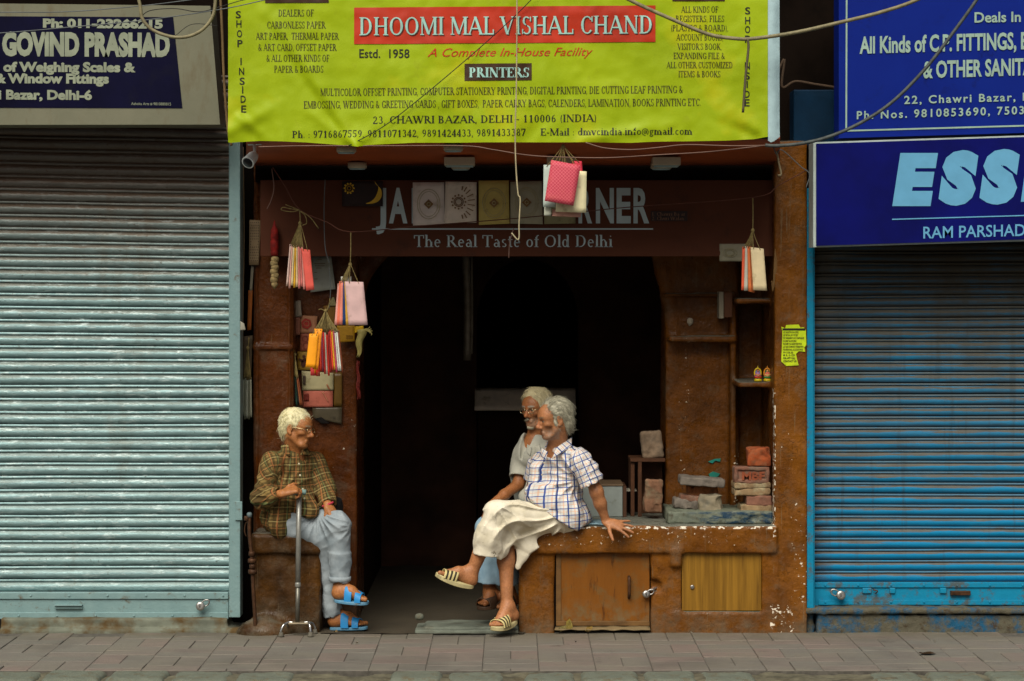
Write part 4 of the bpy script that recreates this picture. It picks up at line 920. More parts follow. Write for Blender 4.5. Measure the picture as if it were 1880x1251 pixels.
lettering(es, 'RAM PARSHAD & SONS'[:11], 1695, 1882, 438, 21, EL, YE+.008, base1=433, bold=.01)
# blue tin box in the dark gap between the banner and the blue boards
part('tin_box', nbox((W(1457, 0, .1).x, .1, W(0, 268, .1).z), (W(1560, 0, .1).x, .3, W(0, 165, .1).z), bev=.006), plain('old_blue_tin', C(8, 38, 60), .6, spec=.1, var=.3, sc=6, bump=.2), thing('meter_box', 'dark blue tin box in the gap between yellow banner and blue boards', 'box', W(1500, 268, .1)))
# ---- torn yellow flyer on the pilaster
fl = thing('flyer', 'torn yellow green printed flyer pasted on the brown pilaster beside the blue frame', 'flyer', W(1455, 672, -.01))
YF = -.0125
poly = [(1434, 664), (1436, 610), (1434, 600), (1441, 603), (1443, 597), (1466, 596), (1469, 602), (1475, 601), (1479, 606), (1480, 634), (1476, 638), (1478, 646), (1466, 645), (1461, 650), (1463, 660), (1466, 671), (1443, 672)]
FLY = plain('flyer_paper', C(198, 222, 22), .7, var=.15, sc=20, bump=.2, dirt=C(150, 160, 40), dsc=18)
part('paper', nprism(pxpoly(poly, 0), YF, YF+.003), FLY, fl)
part('title_band', nprism(pxpoly([(1436, 607), (1478, 607), (1478, 603), (1436, 603)], 0), YF-.0016, YF-.0004), INK, fl)
for i, tx in enumerate(['GST REGISTRATION (FREE)', 'GST RETURN, SET-TOP GST', 'GST ASSESSMENT AND COMPLIANCE', 'INCOME TAX RETURNS', 'INCOME TAX AUDIT SECTION', 'LLP AND COMPANY FORMATION', 'PROFESSIONAL ACCOUNTANTS', 'PF CODE, ESI']):
    lettering(fl, tx, 1438, [1466, 1465, 1476, 1462, 1472, 1475, 1474, 1456][i], 612+i*5.3, 3.2, INK2, YF, style='sans', bold=.02)
for i, tx in enumerate(['M. K. D. CO', 'FOR APPT CALL', 'CONTACT US']): lettering(fl, tx, 1438, [1459, 1460, 1462][i], 654+i*5.5, 3.2, INK, YF, style='sans', bold=.03)
# ================================================================== OBJECTS
_MC = {}
def paperm(r, g, b, var=.1):
    k = (r, g, b)
    if k not in _MC: _MC[k] = plain('paper_%d_%d_%d' % k, C(r, g, b), .65, var=var, sc=14, bump=.12, bsc=40, dirt=C(r*.7, g*.66, b*.55), dsc=12, dth=(.58, .78))
    return _MC[k]
def quadprism(q, y, th=.0025, bow=0.0, y2=None):
    """a thin bent piece of card from 4 photo corners (tl,tr,br,bl) at depth y"""
    y2 = y if y2 is None else y2
    tl, tr, br, bl = [W(a, b, yy) for (a, b), yy in zip(q, (y, y, y2, y2))]
    return sheet(bl, br, tr, tl, 6, 8, (lambda u, v: (0, -bow*math.sin(math.pi*u)*math.sin(math.pi*v*.8+.3)+.0015*noise.noise(Vector((u*3+q[0][0], v*3, 1))), 0)), thick=th)
def card(name, label, cat, q, y, col, group=None, bow=.003, y2=None):
    t = thing(name, label, cat, W((q[2][0]+q[3][0])/2, q[3][1], y), group)
    part('sheet', quadprism(q, y, bow=bow, y2=y2), col if isinstance(col, bpy.types.Material) else paperm(*col), t); return t
def rect(x0, y0, x1, y1): return [(x0, y0), (x1, y0), (x1, y1), (x0, y1)]
TWINE = plain('jute_twine', C(132, 116, 70), .9, var=.3, sc=60, bump=.3)
RED_TW = plain('dull_red_string', C(96, 58, 44), .9)
# ---- hanging bundles of envelopes
def bundle(label, knot, y, env, up=None, loose=()):
    t = thing('envelope_bundle', label, 'envelopes', W(knot[0], knot[1], y), 'envelope bundles hung from strings')
    bm = bmesh.new(); n = len(env)
    if up: tube(bm, [W(up[0], up[1], y), W((up[0]+knot[0])/2+.5, (up[1]+knot[1])/2, y), W(knot[0], knot[1], y)], .0035, 5, 3)
    for i, (q, col) in enumerate(env):
        yy = y+.012*(n-1-i)-.006*n
        for u in (.25, .75):
            a = Vector(q[0])*(1-u)+Vector(q[1])*u
            tube(bm, [W(knot[0], knot[1]-3, y), W(knot[0]*.6+a.x*.4+random.uniform(-1, 1), knot[1]*.55+a.y*.45, (y+yy)/2-.004), W(a.x, a.y+3, yy-.0045)], .0022, 4, 3)
    for pts in loose: tube(bm, [W(a, b, y-.01) for a, b in pts], .0028, 4, 4)
    lathe(bm, [(.004, -.012), (.010, -.004), (.011, .004), (.005, .014)], W(knot[0], knot[1], y), (0, 0, 1), 8)
    part('string', bm, TWINE, t)
    for i, (q, col) in enumerate(env):
        yy = y+.012*(n-1-i)-.006*n
        part('envelope', quadprism(q, yy, .003, .004, yy-.01), paperm(*col), t)
    return t
def fan(x0, x1, top, xb0, xb1, bot, cols, jit=4, ov=.9):
    n = len(cols); out = []
    for i, c in enumerate(cols):
        a = x0+(x1-x0)*i/n; b = x0+(x1-x0)*(i+ov)/n; e = xb0+(xb1-xb0)*i/n; f = xb0+(xb1-xb0)*(i+ov)/n
        t = top+random.uniform(-jit, jit)*.6; bb = bot+random.uniform(-jit, jit)
        out.append(([(a, t), (b, t+random.uniform(-1, 1)), (f, bb), (e, bb+random.uniform(-1, 1))], c))
    return out
bundle('bundle of pink and yellow envelopes with a coral front one, highest on the left', (551, 411), -.24,
       fan(532, 556, 451, 525, 561, 529, [(226, 196, 182), (222, 168, 150), (226, 206, 160), (230, 176, 44), (226, 196, 150), (226, 140, 130), (214, 120, 110), (226, 150, 138)], 5)+[([(553, 457), (569, 459), (577, 532), (562, 534)], (232, 96, 82))], up=(550, 386),
       loose=[[(550, 386), (535, 384), (520, 381), (517, 386), (535, 389), (550, 386)], [(550, 386), (534, 380), (524, 376)], [(551, 388), (560, 396), (563, 410), (555, 414)], [(552, 388), (570, 400), (585, 420)]])
bundle('bundle with a translucent white and pink card in front of coral and navy envelopes', (643, 487), -.26,
       [(rect(626, 508, 645, 590), (206, 204, 190)), ([(620, 521), (626, 521), (621, 598), (614, 597)], (226, 160, 146)), ([(623, 517), (629, 516), (625, 596), (618, 597)], (232, 120, 92)), ([(626, 516), (631, 515), (629, 597), (623, 596)], (230, 140, 120)), ([(630, 517), (634, 516), (635, 597), (629, 596)], (22, 56, 110)), ([(632, 518), (637, 518), (641, 598), (635, 599)], (206, 160, 60)), ([(633, 517), (667, 518), (675, 597), (640, 597)], (216, 180, 176))], up=(644, 427))
bundle('thick bundle of orange and red envelopes with white ones at its right side', (598, 572), -.20,
       [(rect(570, 615, 582, 690), (200, 60, 60))]+fan(577, 623, 607, 577, 631, 686, [(240, 150, 20), (214, 52, 30), (178, 30, 26), (222, 60, 40), (150, 66, 84), (200, 40, 34), (206, 190, 170), (214, 50, 34), (160, 36, 36), (224, 70, 44), (226, 160, 40), (176, 70, 90), (210, 204, 196), (224, 226, 214), (120, 60, 34)], 7)+[([(578, 604), (592, 604), (584, 679), (574, 678)], (238, 148, 18)), ([(568, 613), (585, 613), (579, 676), (561, 674)], (244, 158, 16))],
       loose=[[(598, 572), (590, 568), (585, 569)], [(600, 572), (604, 560), (606, 548)]])
bundle('bundle with a plain cream envelope before coral ones, right of the doorway', (1382, 424), -.22,
       [([(1363, 454), (1369, 452), (1367, 533), (1361, 533)], (232, 96, 60)), ([(1368, 452), (1374, 452), (1373, 534), (1366, 534)], (196, 196, 180)), ([(1372, 453), (1380, 453), (1384, 538), (1374, 535)], (222, 120, 64)), ([(1376, 455), (1384, 455), (1386, 537), (1380, 537)], (170, 90, 40)), ([(1378, 454), (1402, 457), (1408, 534), (1383, 533)], (226, 208, 164))], up=(1382, 364))
bp = bundle('bundle of a large pink patterned folder and white sheets, right below the yellow banner', (1034, 270), -.72,
       [([(1014, 384), (1068, 388), (1066, 399), (1013, 397)], (226, 170, 150)), (rect(999, 360, 1012, 396), (214, 218, 196)), ([(1050, 296), (1068, 296), (1071, 330), (1053, 330)], (206, 50, 70)), ([(998, 303), (1020, 303), (1022, 381), (997, 380)], (182, 196, 186)), ([(1024, 312), (1077, 315), (1076, 391), (1020, 389)], (230, 222, 176))])
t = Mt('pink_pattern', .6); v = t.map(t.obj(), (1, 0, 1), (0, R(45), 0)); x, y, z = t.sep(v)
g = t.ma('MAXIMUM', t.ma('GREATER_THAN', t.ma('FRACT', t.ma('MULTIPLY', x, 75)), .82), t.ma('GREATER_THAN', t.ma('FRACT', t.ma('MULTIPLY', z, 75)), .82))
k = t.mix(g, t.mix(t.noise(t.obj(), 12, 4), C(176, 40, 62), C(198, 66, 86)), C(212, 104, 114)); k = t.mix(t.ramp(t.noise(t.obj(), 6, 4), .5, .8), k, C(190, 94, 80)); t.col(k)
part('envelope', quadprism([(1012, 294), (1066, 304), (1053, 378), (1000, 369)], -.80, .004, .008, -.82), t.m, bp, 'pink folder with a fine diamond pattern')
bundle('small bundle of black, green and brown cards hanging low above the old man', (541, 652), .30,
       fan(533, 548, 690, 530, 557, 742, [(200, 200, 180), (206, 150, 40), (40, 30, 26), (22, 22, 20), (30, 64, 52), (20, 24, 22), (150, 84, 44), (120, 60, 34)], 5), up=(540, 640))
bundle('bundle of long pale strips in the dark gap beside the silver shutter', (455, 640), .24,
       fan(446, 462, 694, 444, 463, 768, [(150, 156, 136), (120, 124, 104), (160, 164, 146), (110, 112, 92), (150, 150, 130)], 4), up=(457, 620))
# the string they hang from
ln = bmesh.new(); tube(ln, [W(501, 308, -.15), W(522, 340, -.2), W(550, 385, -.24), W(600, 408, -.25), W(644, 426, -.26), W(760, 416, -.1), W(950, 401, .0), W(1150, 381, -.1), W(1382, 363, -.22), W(1430, 340, -.2), W(1482, 312, -.1)], .003, 5, 5)
single('hanging_string', ln, RED_TW, 'thin reddish string tied across the front of the brown restaurant board', 'string')
# ---- the row of invitation cards on the board
GOLD = plain('gold_foil', C(176, 140, 40), .35, .6, bump=.1); BRONZE = plain('bronze_print', C(120, 90, 50), .5, .3, bump=0); PALEG = plain('pale_emboss', C(176, 168, 128), .5, .2, bump=.1)
def ring(bm, cx, cy, r, y, n=20, w=1.6, sy=1.0):
    tube(bm, [W(cx+r*math.cos(2*math.pi*i/n), cy+r*sy*math.sin(2*math.pi*i/n), y) for i in range(n+1)], PX(w)/2, 4, 1, curve=False)
def petal(bm, cx, cy, a, b, y, rot=0, n=10):
    vs = [bm.verts.new(W(cx+a*math.cos(2*math.pi*i/n)*math.cos(rot)-b*math.sin(2*math.pi*i/n)*math.sin(rot), cy+a*math.cos(2*math.pi*i/n)*math.sin(rot)+b*math.sin(2*math.pi*i/n)*math.cos(rot), y)) for i in range(n)]
    bm.faces.new(vs)
G5 = 'invitation cards pinned in a row on the brown board'
cs = []
for q, col, lab in ((rect(758, 334, 815, 413), (214, 204, 196), 'silvery white invitation card with a brown diamond, leftmost of the card row'), (rect(817, 335, 876, 410), (220, 208, 192), 'white invitation card with a round gold flower and paisley print, in the card row'),
                    (rect(878, 331, 935, 412), (190, 172, 96), 'dull gold invitation card with a brown diamond, in the card row'), (rect(938, 333, 995, 411), (164, 160, 136), 'greyish embossed card with a brown diamond, behind the hanging white wire'), (rect(999, 350, 1056, 412), (140, 136, 100), 'olive grey card mostly hidden behind the pink envelope bundle')):
    q = [(a+random.uniform(-1.5, 1.5), b+random.uniform(-1.5, 1.5)) for a, b in q]
    cs.append(card('invitation_card', lab, 'card', q, YJ-.04, col, G5, bow=.006, y2=YJ-.02))
ym = YJ-.052
for i, cx, cy in ((0, 787, 375), (2, 907, 373), (3, 967, 372)):
    bm = bmesh.new(); vs = [bm.verts.new(W(cx+dx, cy+dy, ym)) for dx, dy in ((-9, 0), (0, 9), (9, 0), (0, -9))]; bm.faces.new(vs)
    d = part('emblem', bm, BRONZE, cs[i]); bm = bmesh.new(); ring(bm, cx, cy, 3.2, ym-.001, 8, 1.4); part('ornament', bm, PALEG, d)
    bm = bmesh.new(); ring(bm, cx, cy, 21, ym+.003, 20, 1.2, 1.3); ring(bm, cx, cy, 17, ym+.003, 20, .9, 1.35); part('ornament', bm, PALEG, cs[i])
bm = bmesh.new(); cx, cy = 842, 371
for rr in (6, 8.5): ring(bm, cx, cy, rr, ym, 16, 1.6)
for i in range(12): petal(bm, cx+12.5*math.cos(i*.5236), cy+12.5*math.sin(i*.5236), 1.9, 1.9, ym, n=6)
part('emblem', bm, BRONZE, cs[1]); bm = bmesh.new()
for i in range(60):
    u = (i % 6)/5; v_ = (i//6)/9; a = -1.35+2.7*v_; rad = 15+11*u*math.cos(a*.75)
    petal(bm, 845+rad*math.cos(a)*1.0, 372+(rad+9)*math.sin(a), 1.5, 1.1, ym, n=5)
part('ornament', bm, BRONZE, cs[1])
bk = card('invitation_card', 'black card with a golden rosette and a golden paisley curve, left of the card row', 'card', rect(628, 333, 703, 379), YJ-.03, (36, 20, 18), G5)
bm = bmesh.new(); ring(bm, 641, 346, 7, YJ-.037, 12, 2); ring(bm, 641, 346, 3.5, YJ-.037, 10, 1.6)
for i in range(10): petal(bm, 641+8.5*math.cos(i*.628), 346+9*math.sin(i*.628), 1.8, 1.8, YJ-.0375, n=6)
part('emblem', bm, GOLD, bk); bm = bmesh.new()
pth = catmull([(672, 374, .8), (683, 372, 3), (692, 366, 5), (697, 356, 5.5), (697, 346, 3.6), (692, 340, 2.2), (688, 334, 1.4)], 4)
vs0 = [bm.verts.new(W(p.x-p.z*.7, p.y-p.z*.6, YJ-.038)) for p in pth]; vs1 = [bm.verts.new(W(p.x+p.z*.7, p.y+p.z*.6, YJ-.038)) for p in pth]
for i in range(len(pth)-1): bm.faces.new((vs0[i], vs0[i+1], vs1[i+1], vs1[i]))
part('ornament', bm, GOLD, bk)
# ---- cards pinned on the left wall
G6 = 'sample cards pinned on the left wall'; yc = .385
c = card('sample_card', 'white printed letter sheet with handwriting behind the highest envelope bundle', 'card', [(572, 471), (608, 471), (616, 531), (570, 537)], yc-.02, (168, 172, 160), G6)
for a, b, y_ in ((583, 591, 476), (577, 597, 484), (578, 596, 488), (580, 590, 492), (577, 582, 500), (577, 583, 512)): part('lettering', quadprism(rect(a, y_, b, y_+1), yc-.029, .0008, 0), BRONZE, c)
card('sample_card', 'small white tag pinned at the corner of the fluted pilaster', 'card', [(537, 553), (552, 552), (554, 581), (538, 583)], yc-.03, (142, 130, 112), G6)
c = card('sample_card', 'beige card with a red hexagon seal', 'card', [(550, 579), (583, 581), (580, 612), (550, 612)], yc-.01, (164, 112, 78), G6)
bm = bmesh.new(); petal(bm, 562.5, 594.5, 10, 10, yc-.0185, .3, 6); o = part('emblem', bm, plain('seal_red', C(150, 34, 18), .5, bump=.1), c)
bm = bmesh.new(); ring(bm, 562.5, 594.5, 5, yc-.020, 8, 1.4); part('ornament', bm, paperm(164, 112, 78), o)
card('sample_card', 'narrow pinkish card left of the red seal card', 'card', [(540, 583), (551, 582), (551, 615), (541, 616)], yc-.025, (140, 88, 66), G6)
c = card('sample_card', 'salmon pink card with fine red scrolls under the red seal card', 'card', rect(551, 612, 576, 645), yc-.005, (150, 80, 56), G6)
bm = bmesh.new(); ring(bm, 560, 622, 5, yc-.013, 10, .9); ring(bm, 562, 635, 6, yc-.013, 10, .9); part('ornament', bm, paperm(120, 40, 28), c)
c = card('sample_card', 'mustard card with a dark brown dancing figure shape', 'card', rect(546, 646, 588, 680), yc-.01, (150, 116, 40), G6)
bm = bmesh.new(); petal(bm, 558, 655, 3, 3, yc-.0185); petal(bm, 558, 666, 5, 9, yc-.0185, .3); petal(bm, 553, 662, 6, 2.2, yc-.0185, .6); petal(bm, 564, 660, 6, 2.2, yc-.0185, -.5); part('emblem', bm, paperm(70, 30, 14), c)
c = card('sample_card', 'cream white card with a dark stamp under the orange envelope bundle', 'card', [(554, 681), (612, 685), (612, 717), (555, 717)], yc-.015, (176, 166, 124), G6)
part('emblem', quadprism(rect(556, 690, 561, 706), yc-.0235, .0008, 0), paperm(70, 54, 40), c); bm = bmesh.new(); tube(bm, [W(600, 706, yc-.0245), W(603, 712, yc-.0245), W(605, 715, yc-.0245)], .004, 4); part('ornament', bm, paperm(170, 96, 60), c)
c = card('sample_card', 'rose pink card with a red square, lowest of the pinned paper cards', 'card', rect(557, 717, 611, 748), yc-.01, (184, 100, 80), G6)
part('emblem', quadprism(rect(558, 723, 567, 736), yc-.0185, .0008, 0), paperm(110, 34, 20), c); bm = bmesh.new(); tube(bm, [W(592, 720, yc-.0185), W(598, 730, yc-.0185), W(602, 737, yc-.0185)], .003, 4); part('ornament', bm, paperm(196, 130, 96), c)
c = card('plastic_sleeve', 'grey clear plastic sleeve with a black lower edge under the pink card', 'sleeve', [(573, 749), (628, 748), (627, 779), (575, 768)], yc-.006, plain('grey_plastic', C(84, 76, 58), .3, var=.2, bump=.1))
part('cut_edge', quadprism([(578, 769), (590, 766), (606, 778), (590, 778)], yc-.0145, .001, 0), GAP, c); lettering(c, 'OLIO', 611, 616, 770, 5, paperm(40, 34, 26), yc-.0125)
card('plastic_sleeve', 'long yellowish clear plastic strip beside the cream white card', 'sleeve', rect(613, 684, 628, 747), yc-.004, plain('yellow_plastic', C(100, 74, 26), .35, var=.2, bump=.1))
c = card('sample_card', 'mustard yellow printed flap below the pink and navy envelope bundle', 'card', [(618, 598), (651, 598), (651, 627), (622, 629)], yc-.05, (166, 122, 16), G6)
bm = bmesh.new()
for i in range(4):
    for j in range(2): ring(bm, 637+i*3.2, 617+j*4, 1.4, yc-.0585, 6, .7)
part('ornament', bm, paperm(96, 60, 14), c)
card('sample_card', 'brown mustard square card above the orange envelope bundle', 'card', [(594, 562), (618, 558), (617, 600), (595, 602)], yc-.02, (120, 84, 20), G6)
card('sample_card', 'pale triangular paper corner above the brown mustard card', 'card', [(610, 546), (613, 546), (619, 562), (602, 562)], yc-.03, (150, 140, 96), G6)
card('sample_card', 'bright yellow scrap at the right tip of the mustard flap', 'card', [(651, 600), (668, 598), (667, 606), (651, 612)], yc-.055, (206, 164, 16), G6)
bm = sheet(W(654, 656, .33), W(660, 656, .33), W(674, 603, .30), W(655, 606, .30), 4, 10, lambda u, v: (.006*math.sin(v*9), .012*math.sin(u*5+v*3), 0), thick=-.002)
for i in range(5): tube(bm, [W(670, 606, .3), W(676+i*1.5, 604+i*2, .29), W(679+(i % 3)*2.5, 600+i*4, .29)], .0025, 4, 3)
single('paper_scroll', bm, paperm(176, 164, 96), 'twisted cream paper strip with a frilled end hanging at the edge of the doorway', 'paper')
bm = sheet(W(655, 735, .4), W(662, 733, .4), W(660, 664, .40), W(654, 662, .4), 3, 10, lambda u, v: (.004*math.sin(v*14), .008*math.sin(u*4+v*11), 0), thick=-.003)
single('red_ribbon', bm, paperm(110, 34, 24), 'dark red crumpled ribbon hanging low at the left edge of the doorway', 'ribbon')
# ---- hung in the left gap and on the pilaster
c = card('perforated_card', 'white card punched with rows of holes, hanging beside the silver shutter', 'card', [(458, 404), (479, 405), (475, 487), (457, 487)], .22, (150, 128, 96))
bm = bmesh.new()
for i in range(15):
    for j in range(5):
        if 30 < i*5 < 45 and 1 <= j <= 3: continue
        petal(bm, 460.5+j*3.5-(i*.12)+(i % 2)*.8, 409+i*5, .9, 1.3, .209, n=5)
part('hole_pattern', bm, paperm(70, 54, 40), c)
card('paper_strip', 'narrow white paper strip below the perforated card', 'paper', [(461, 488), (466, 488), (463, 536), (458, 535)], .24, (136, 130, 112))
card('paper_strip', 'narrow orange brown paper strip in the gap by the shutter', 'paper', [(456, 533), (464, 533), (461, 606), (454, 607)], .24, (150, 82, 20))
card('paper_sheet', 'grey brown printed sheet hanging in the gap by the shutter', 'paper', [(447, 618), (464, 616), (461, 692), (446, 690)], .27, (84, 70, 50))
card('paper_sheet', 'small pale paper scrap at the corner of the shutter post', 'paper', [(441, 590), (448, 594), (451, 606), (441, 607)], .0, (150, 148, 132))
bm = bmesh.new(); tube(bm, [W(446, 270, .2), W(448, 420, .2), W(446, 560, .2), W(445, 640, .2)], .004, 5); single('electric_cable', bm, paperm(140, 120, 90), 'thin pale cable hanging down beside the silver shutter post', 'cable')
ts = thing('tassel', 'red and straw coloured braided festive tassel hanging on the fluted pilaster', 'tassel', W(504, 530, .06))
bm = bmesh.new(); x = W(504, 0, .06).x; zt = lambda p: W(0, p, .06).z
lathe(bm, [(.002, zt(405)), (.012, zt(417)), (.022, zt(424)), (.023, zt(438)), (.019, zt(440)), (.024, zt(444)), (.024, zt(458)), (.02, zt(460)), (.023, zt(463)), (.021, zt(470))], (x, .06, 0), (0, 0, 1), 12); part('red_cloth', bm, plain('festive_red', C(128, 20, 12), .8, var=.4, sc=40, bump=.4), ts)
bm = bmesh.new()
for i in range(6): lathe(bm, [(.008, -.026), (.022, -.012), (.024, 0), (.02, .012), (.008, .02)], (x+.003*(-1)**i, .06, zt(476+i*7.5)), (.2*(-1)**i, 0, 1), 10)
lathe(bm, [(.001, -.034), (.018, -.012), (.02, 0), (.007, .02)], (x, .06, zt(521)), (0, 0, 1), 10); part('straw_braid', bm, plain('straw', C(150, 130, 86), .9, var=.35, sc=70, bump=.6), ts)
# ---- right wall
c = card('sample_card', 'white card with a gold rosette, sideways behind the cream envelope bundle', 'card', rect(1321, 448, 1384, 480), .10, (150, 146, 122), None)
bm = bmesh.new(); ring(bm, 1340, 464, 8, .0905, 14, 1.2, .7); ring(bm, 1340, 464, 13, .0905, 16, .9, .6); part('ornament', bm, PALEG, c)
bm = bmesh.new()
for i in range(5): tube(bm, [W(1431, 395+i, .02), W(1430-i*1.5, 450, .0), W(1428-i*2.2, 500+i*8, .0), W(1423-i*1.5, 532-i*4, .01)], .004, 5)
single('straw_whisk', bm, paperm(120, 90, 50), 'thin brown straw whisk hanging on the edge of the right pilaster', 'whisk')
sb = thing('switch_box', 'small wooden switch box with a white side on the niche wall', 'switch box', W(1332, 584, .5))
part('box', nbox((W(1328, 0, .5).x, .44, W(0, 583, .5).z), (W(1343, 0, .5).x, .6, W(0, 537, .5).z), bev=.003), paperm(84, 46, 18), sb); part('side_panel', nbox((W(1319, 0, .5).x, .46, W(0, 585, .5).z), (W(1328, 0, .5).x-.001, .6, W(0, 536, .5).z), bev=.003), paperm(140, 132, 112), sb)
s = SDF(); s.ell(W(1267, 590, .595), (.02, .012, .022), k=.01); s.cap(W(1267, 594, .595), W(1266, 598, .595), .012, .005, k=.01); V, F = s.mesh(.004); single('wall_hook', np_mesh('wall_hook', V, F), paperm(150, 140, 120), 'small whitish knob on the brown niche wall above the long ledge', 'knob')
# turquoise paint flakes on the niche wall
for nm, poly, lab in (('paint_flake', [(1300, 848), (1312, 843), (1323, 842), (1322, 848), (1313, 846), (1308, 851)], 'smaller turquoise paint patch on the niche wall, the upper one'), ('paint_flake', [(1301, 871), (1309, 866), (1322, 870), (1318, 875), (1311, 877), (1303, 875)], 'bright turquoise paint patch on the niche wall above the flat slab pile')):
    single(nm, nprism(pxpoly(poly, .59), .588, .605), plain('turquoise_paint', C(24, 124, 108), .6, bump=.1), lab, 'paint patch')
# ---- two little painted idols
def idol(cx, cols, lab):
    y = .25; base = W(cx, 697, y); base.z = 1.43+.001
    t = thing('idol', lab, 'figurine', base, 'painted clay idols on the niche ledge')
    m = [plain('clay_paint', C(*c_), .4, var=.1, bump=0) for c_ in cols]; b = base
    part('pedestal', nlathe([(.022, 0), (.024, .006), (.022, .014), (.018, .016)], b, n=14), m[0], t)
    part('seated_body', nlathe([(.018, .0165), (.021, .028), (.017, .042), (.012, .052), (.006, .056)], b+Vector((0, -.002, 0)), n=12), m[1], t)
    part('garment', nlathe([(.0215, .020), (.0225, .026), (.021, .030)], b+Vector((0, -.002, 0)), n=12), m[2], t)
    s = SDF(); s.ell(b+Vector((0, -.002, .062)), (.0065, .0065, .008)); s.cap(b+Vector((-.014, -.012, .040)), b+Vector((.0, -.020, .034)), .0045); s.cap(b+Vector((.014, -.012, .040)), b+Vector((.0, -.020, .034)), .0045); V, F = s.mesh(.0022, pad=.01); part('head_and_arms', np_mesh('head_and_arms', V, F), m[3], t)
    bm = bmesh.new(); tube(bm, [b+Vector((.019*math.cos(a), .010, .046+.030*math.sin(a))) for a in [math.pi*(-.15+1.3*i/10) for i in range(11)]], .0045, 6, 2); lathe(bm, [(.003, 0), (.003, .006), (.0005, .014)], b+Vector((0, .010, .0775)), n=6); part('halo', bm, m[4], t)
    part('back_plate', nlathe([(.019, 0), (.019, .004)], b+Vector((0, .010, .046)), (0, 1, 0), 14), m[5], t)
idol(1391.5, [(200, 180, 20), (150, 110, 150), (206, 60, 30), (190, 120, 80), (220, 190, 30), (110, 140, 190)], 'tiny painted idol with blue sides and red cloth, the left one on the ledge')
idol(1409, [(220, 190, 20), (226, 110, 90), (30, 150, 80), (220, 170, 100), (230, 150, 40), (30, 130, 90)], 'tiny painted idol with a pink body and green cloth, the right one on the ledge')
# ---- bricks and stones on the bench
def rock(name, lab, q, y0, y1, mat, cat, group, rnd=.010, amp=.004, rot=0.0, f=30, seed=1, bite=None, boxes=None):
    x0, y_t, x1, y_b = q
    a, b = W(x0, y_b, y0), W(x1, y_t, y0); c_ = Vector(((a.x+b.x)/2, (y0+y1)/2, (a.z+b.z)/2)); M = Matrix.Rotation(R(rot), 3, 'Y')
    s = SDF(); s.box((a.x, y0, a.z), (b.x, y1, b.z), rnd, M=M)
    for (bx, by, br) in (bite or ()): p = W(bx, by, y0); s.ell((p.x, y0-.002, p.z), (br, br*1.4, br), k=.012, op='-')
    s.disp = lambda Q: amp*1.15*nz(Q, f, seed)+amp*.6*nz(Q, f*3.2, seed+9)+amp*1.2*np.clip(nz(Q, f*1.8, seed+5)-.45, 0, 1)*2
    V, F = s.mesh(.005, pad=.02); return single(name, np_mesh(name, V, F), mat, lab, cat, group)
def brickm(n, c, d): return plain(n, C(*c), .9, var=.3, sc=16, bump=.8, bsc=70, dirt=C(*d), dsc=14, dth=(.48, .68))
BR = brickm('red_brick', (140, 72, 44), (112, 90, 70)); BP = brickm('pale_brick', (140, 116, 84), (160, 150, 118)); BPU = brickm('dusty_rose_brick', (126, 86, 68), (112, 96, 80)); ST = brickm('grey_stone', (132, 122, 100), (110, 106, 92)); STG = brickm('grey_slab', (112, 104, 94), (126, 116, 104)); BO = brickm('orange_brick', (150, 72, 34), (128, 84, 56))
GB = 'bricks stacked in the right niche'
rock('base_slab', 'thick grey stone slab with blue paint smears on the bench under the brick stacks', (1226, 939, 1420, 963), .07, .58, None, 'slab', None, .012, .004, seed=3)
sl_ = bpy.data.objects['base_slab']; t = Mt('painted_slab', .6); v = t.pos(); k = t.mix(t.noise(v, 7, 6, .65), C(88, 94, 80), C(122, 128, 110)); fy = t.sep(t.n('NewGeometry').outputs['Normal'])[1]
k = t.mix(t.ma('MULTIPLY', t.ma('LESS_THAN', fy, -.6), t.ma('MULTIPLY', t.ramp(t.sep(v)[0], .98, 1.12), t.ramp(t.noise(t.map(v, (5, 1, 14)), 2, 6, .7), .46, .58))), k, t.mix(t.noise(v, 22, 4), C(16, 34, 54), C(22, 66, 88))); k = t.mix(t.ramp(t.noise(v, 18, 6, .7), .56, .7), k, C(76, 68, 52)); t.col(k); t.bump(t.noise(v, 45, 6, .7), .7, .008); sl_.data.materials.append(t.m)
rock('brick', 'low pale brick at the very bottom of the right niche stack', (1359, 927, 1417, 942), .12, .3, BP, 'brick', GB, .008, .004, seed=4)
rock('brick', 'dusty rose brick, second from the bottom of the right niche stack', (1370, 911, 1417, 929), .12, .3, BPU, 'brick', GB, .007, .004, seed=5)
rock('brick', 'thin rough pale brick lying third from the bottom of the right stack', (1348, 897, 1415, 911), .12, .32, BP, 'brick', GB, .007, .005, rot=-1.5, seed=6)
rock('brick', 'thin cream brick directly under the lettered brick', (1349, 886, 1415, 897.5), .12, .32, BP, 'brick', GB, .007, .004, rot=-1, seed=7)
mb = thing('brick', 'brick with a sunken panel stamped with raised letters, standing on edge in the right stack', 'brick', W(1381, 888, .12), GB)
s = SDF(); a, b = W(1348, 888, .12), W(1413, 858, .12); s.box((a.x, .12, a.z), (b.x, .24, b.z), .006); s.box((a.x+.022, .10, a.z+.022), (b.x-.018, .132, b.z-.020), .006, op='-', k=.006); s.disp = lambda Q: .0025*nz(Q, 45, 8)+.0012*nz(Q, 130, 9); V, F = s.mesh(.0045); part('block', np_mesh('block', V, F), BPU, mb)
lettering(mb, 'MBF', 1362, 1404, 881, 14, BR, .13, bold=.04, th=.012)
for o in mb.children:
    if o.name.startswith('lettering'): o.data.transform(Matrix.Translation((0, -.009, 0)))
rock('brick', 'broken orange brick with a cut corner on top of the right niche stack', (1373, 824, 1415, 857), .14, .26, BO, 'brick', GB, .008, .005, seed=10, bite=[(1418, 826, .035), (1370, 826, .03)])
GS = 'stones and slabs piled in the left niche'
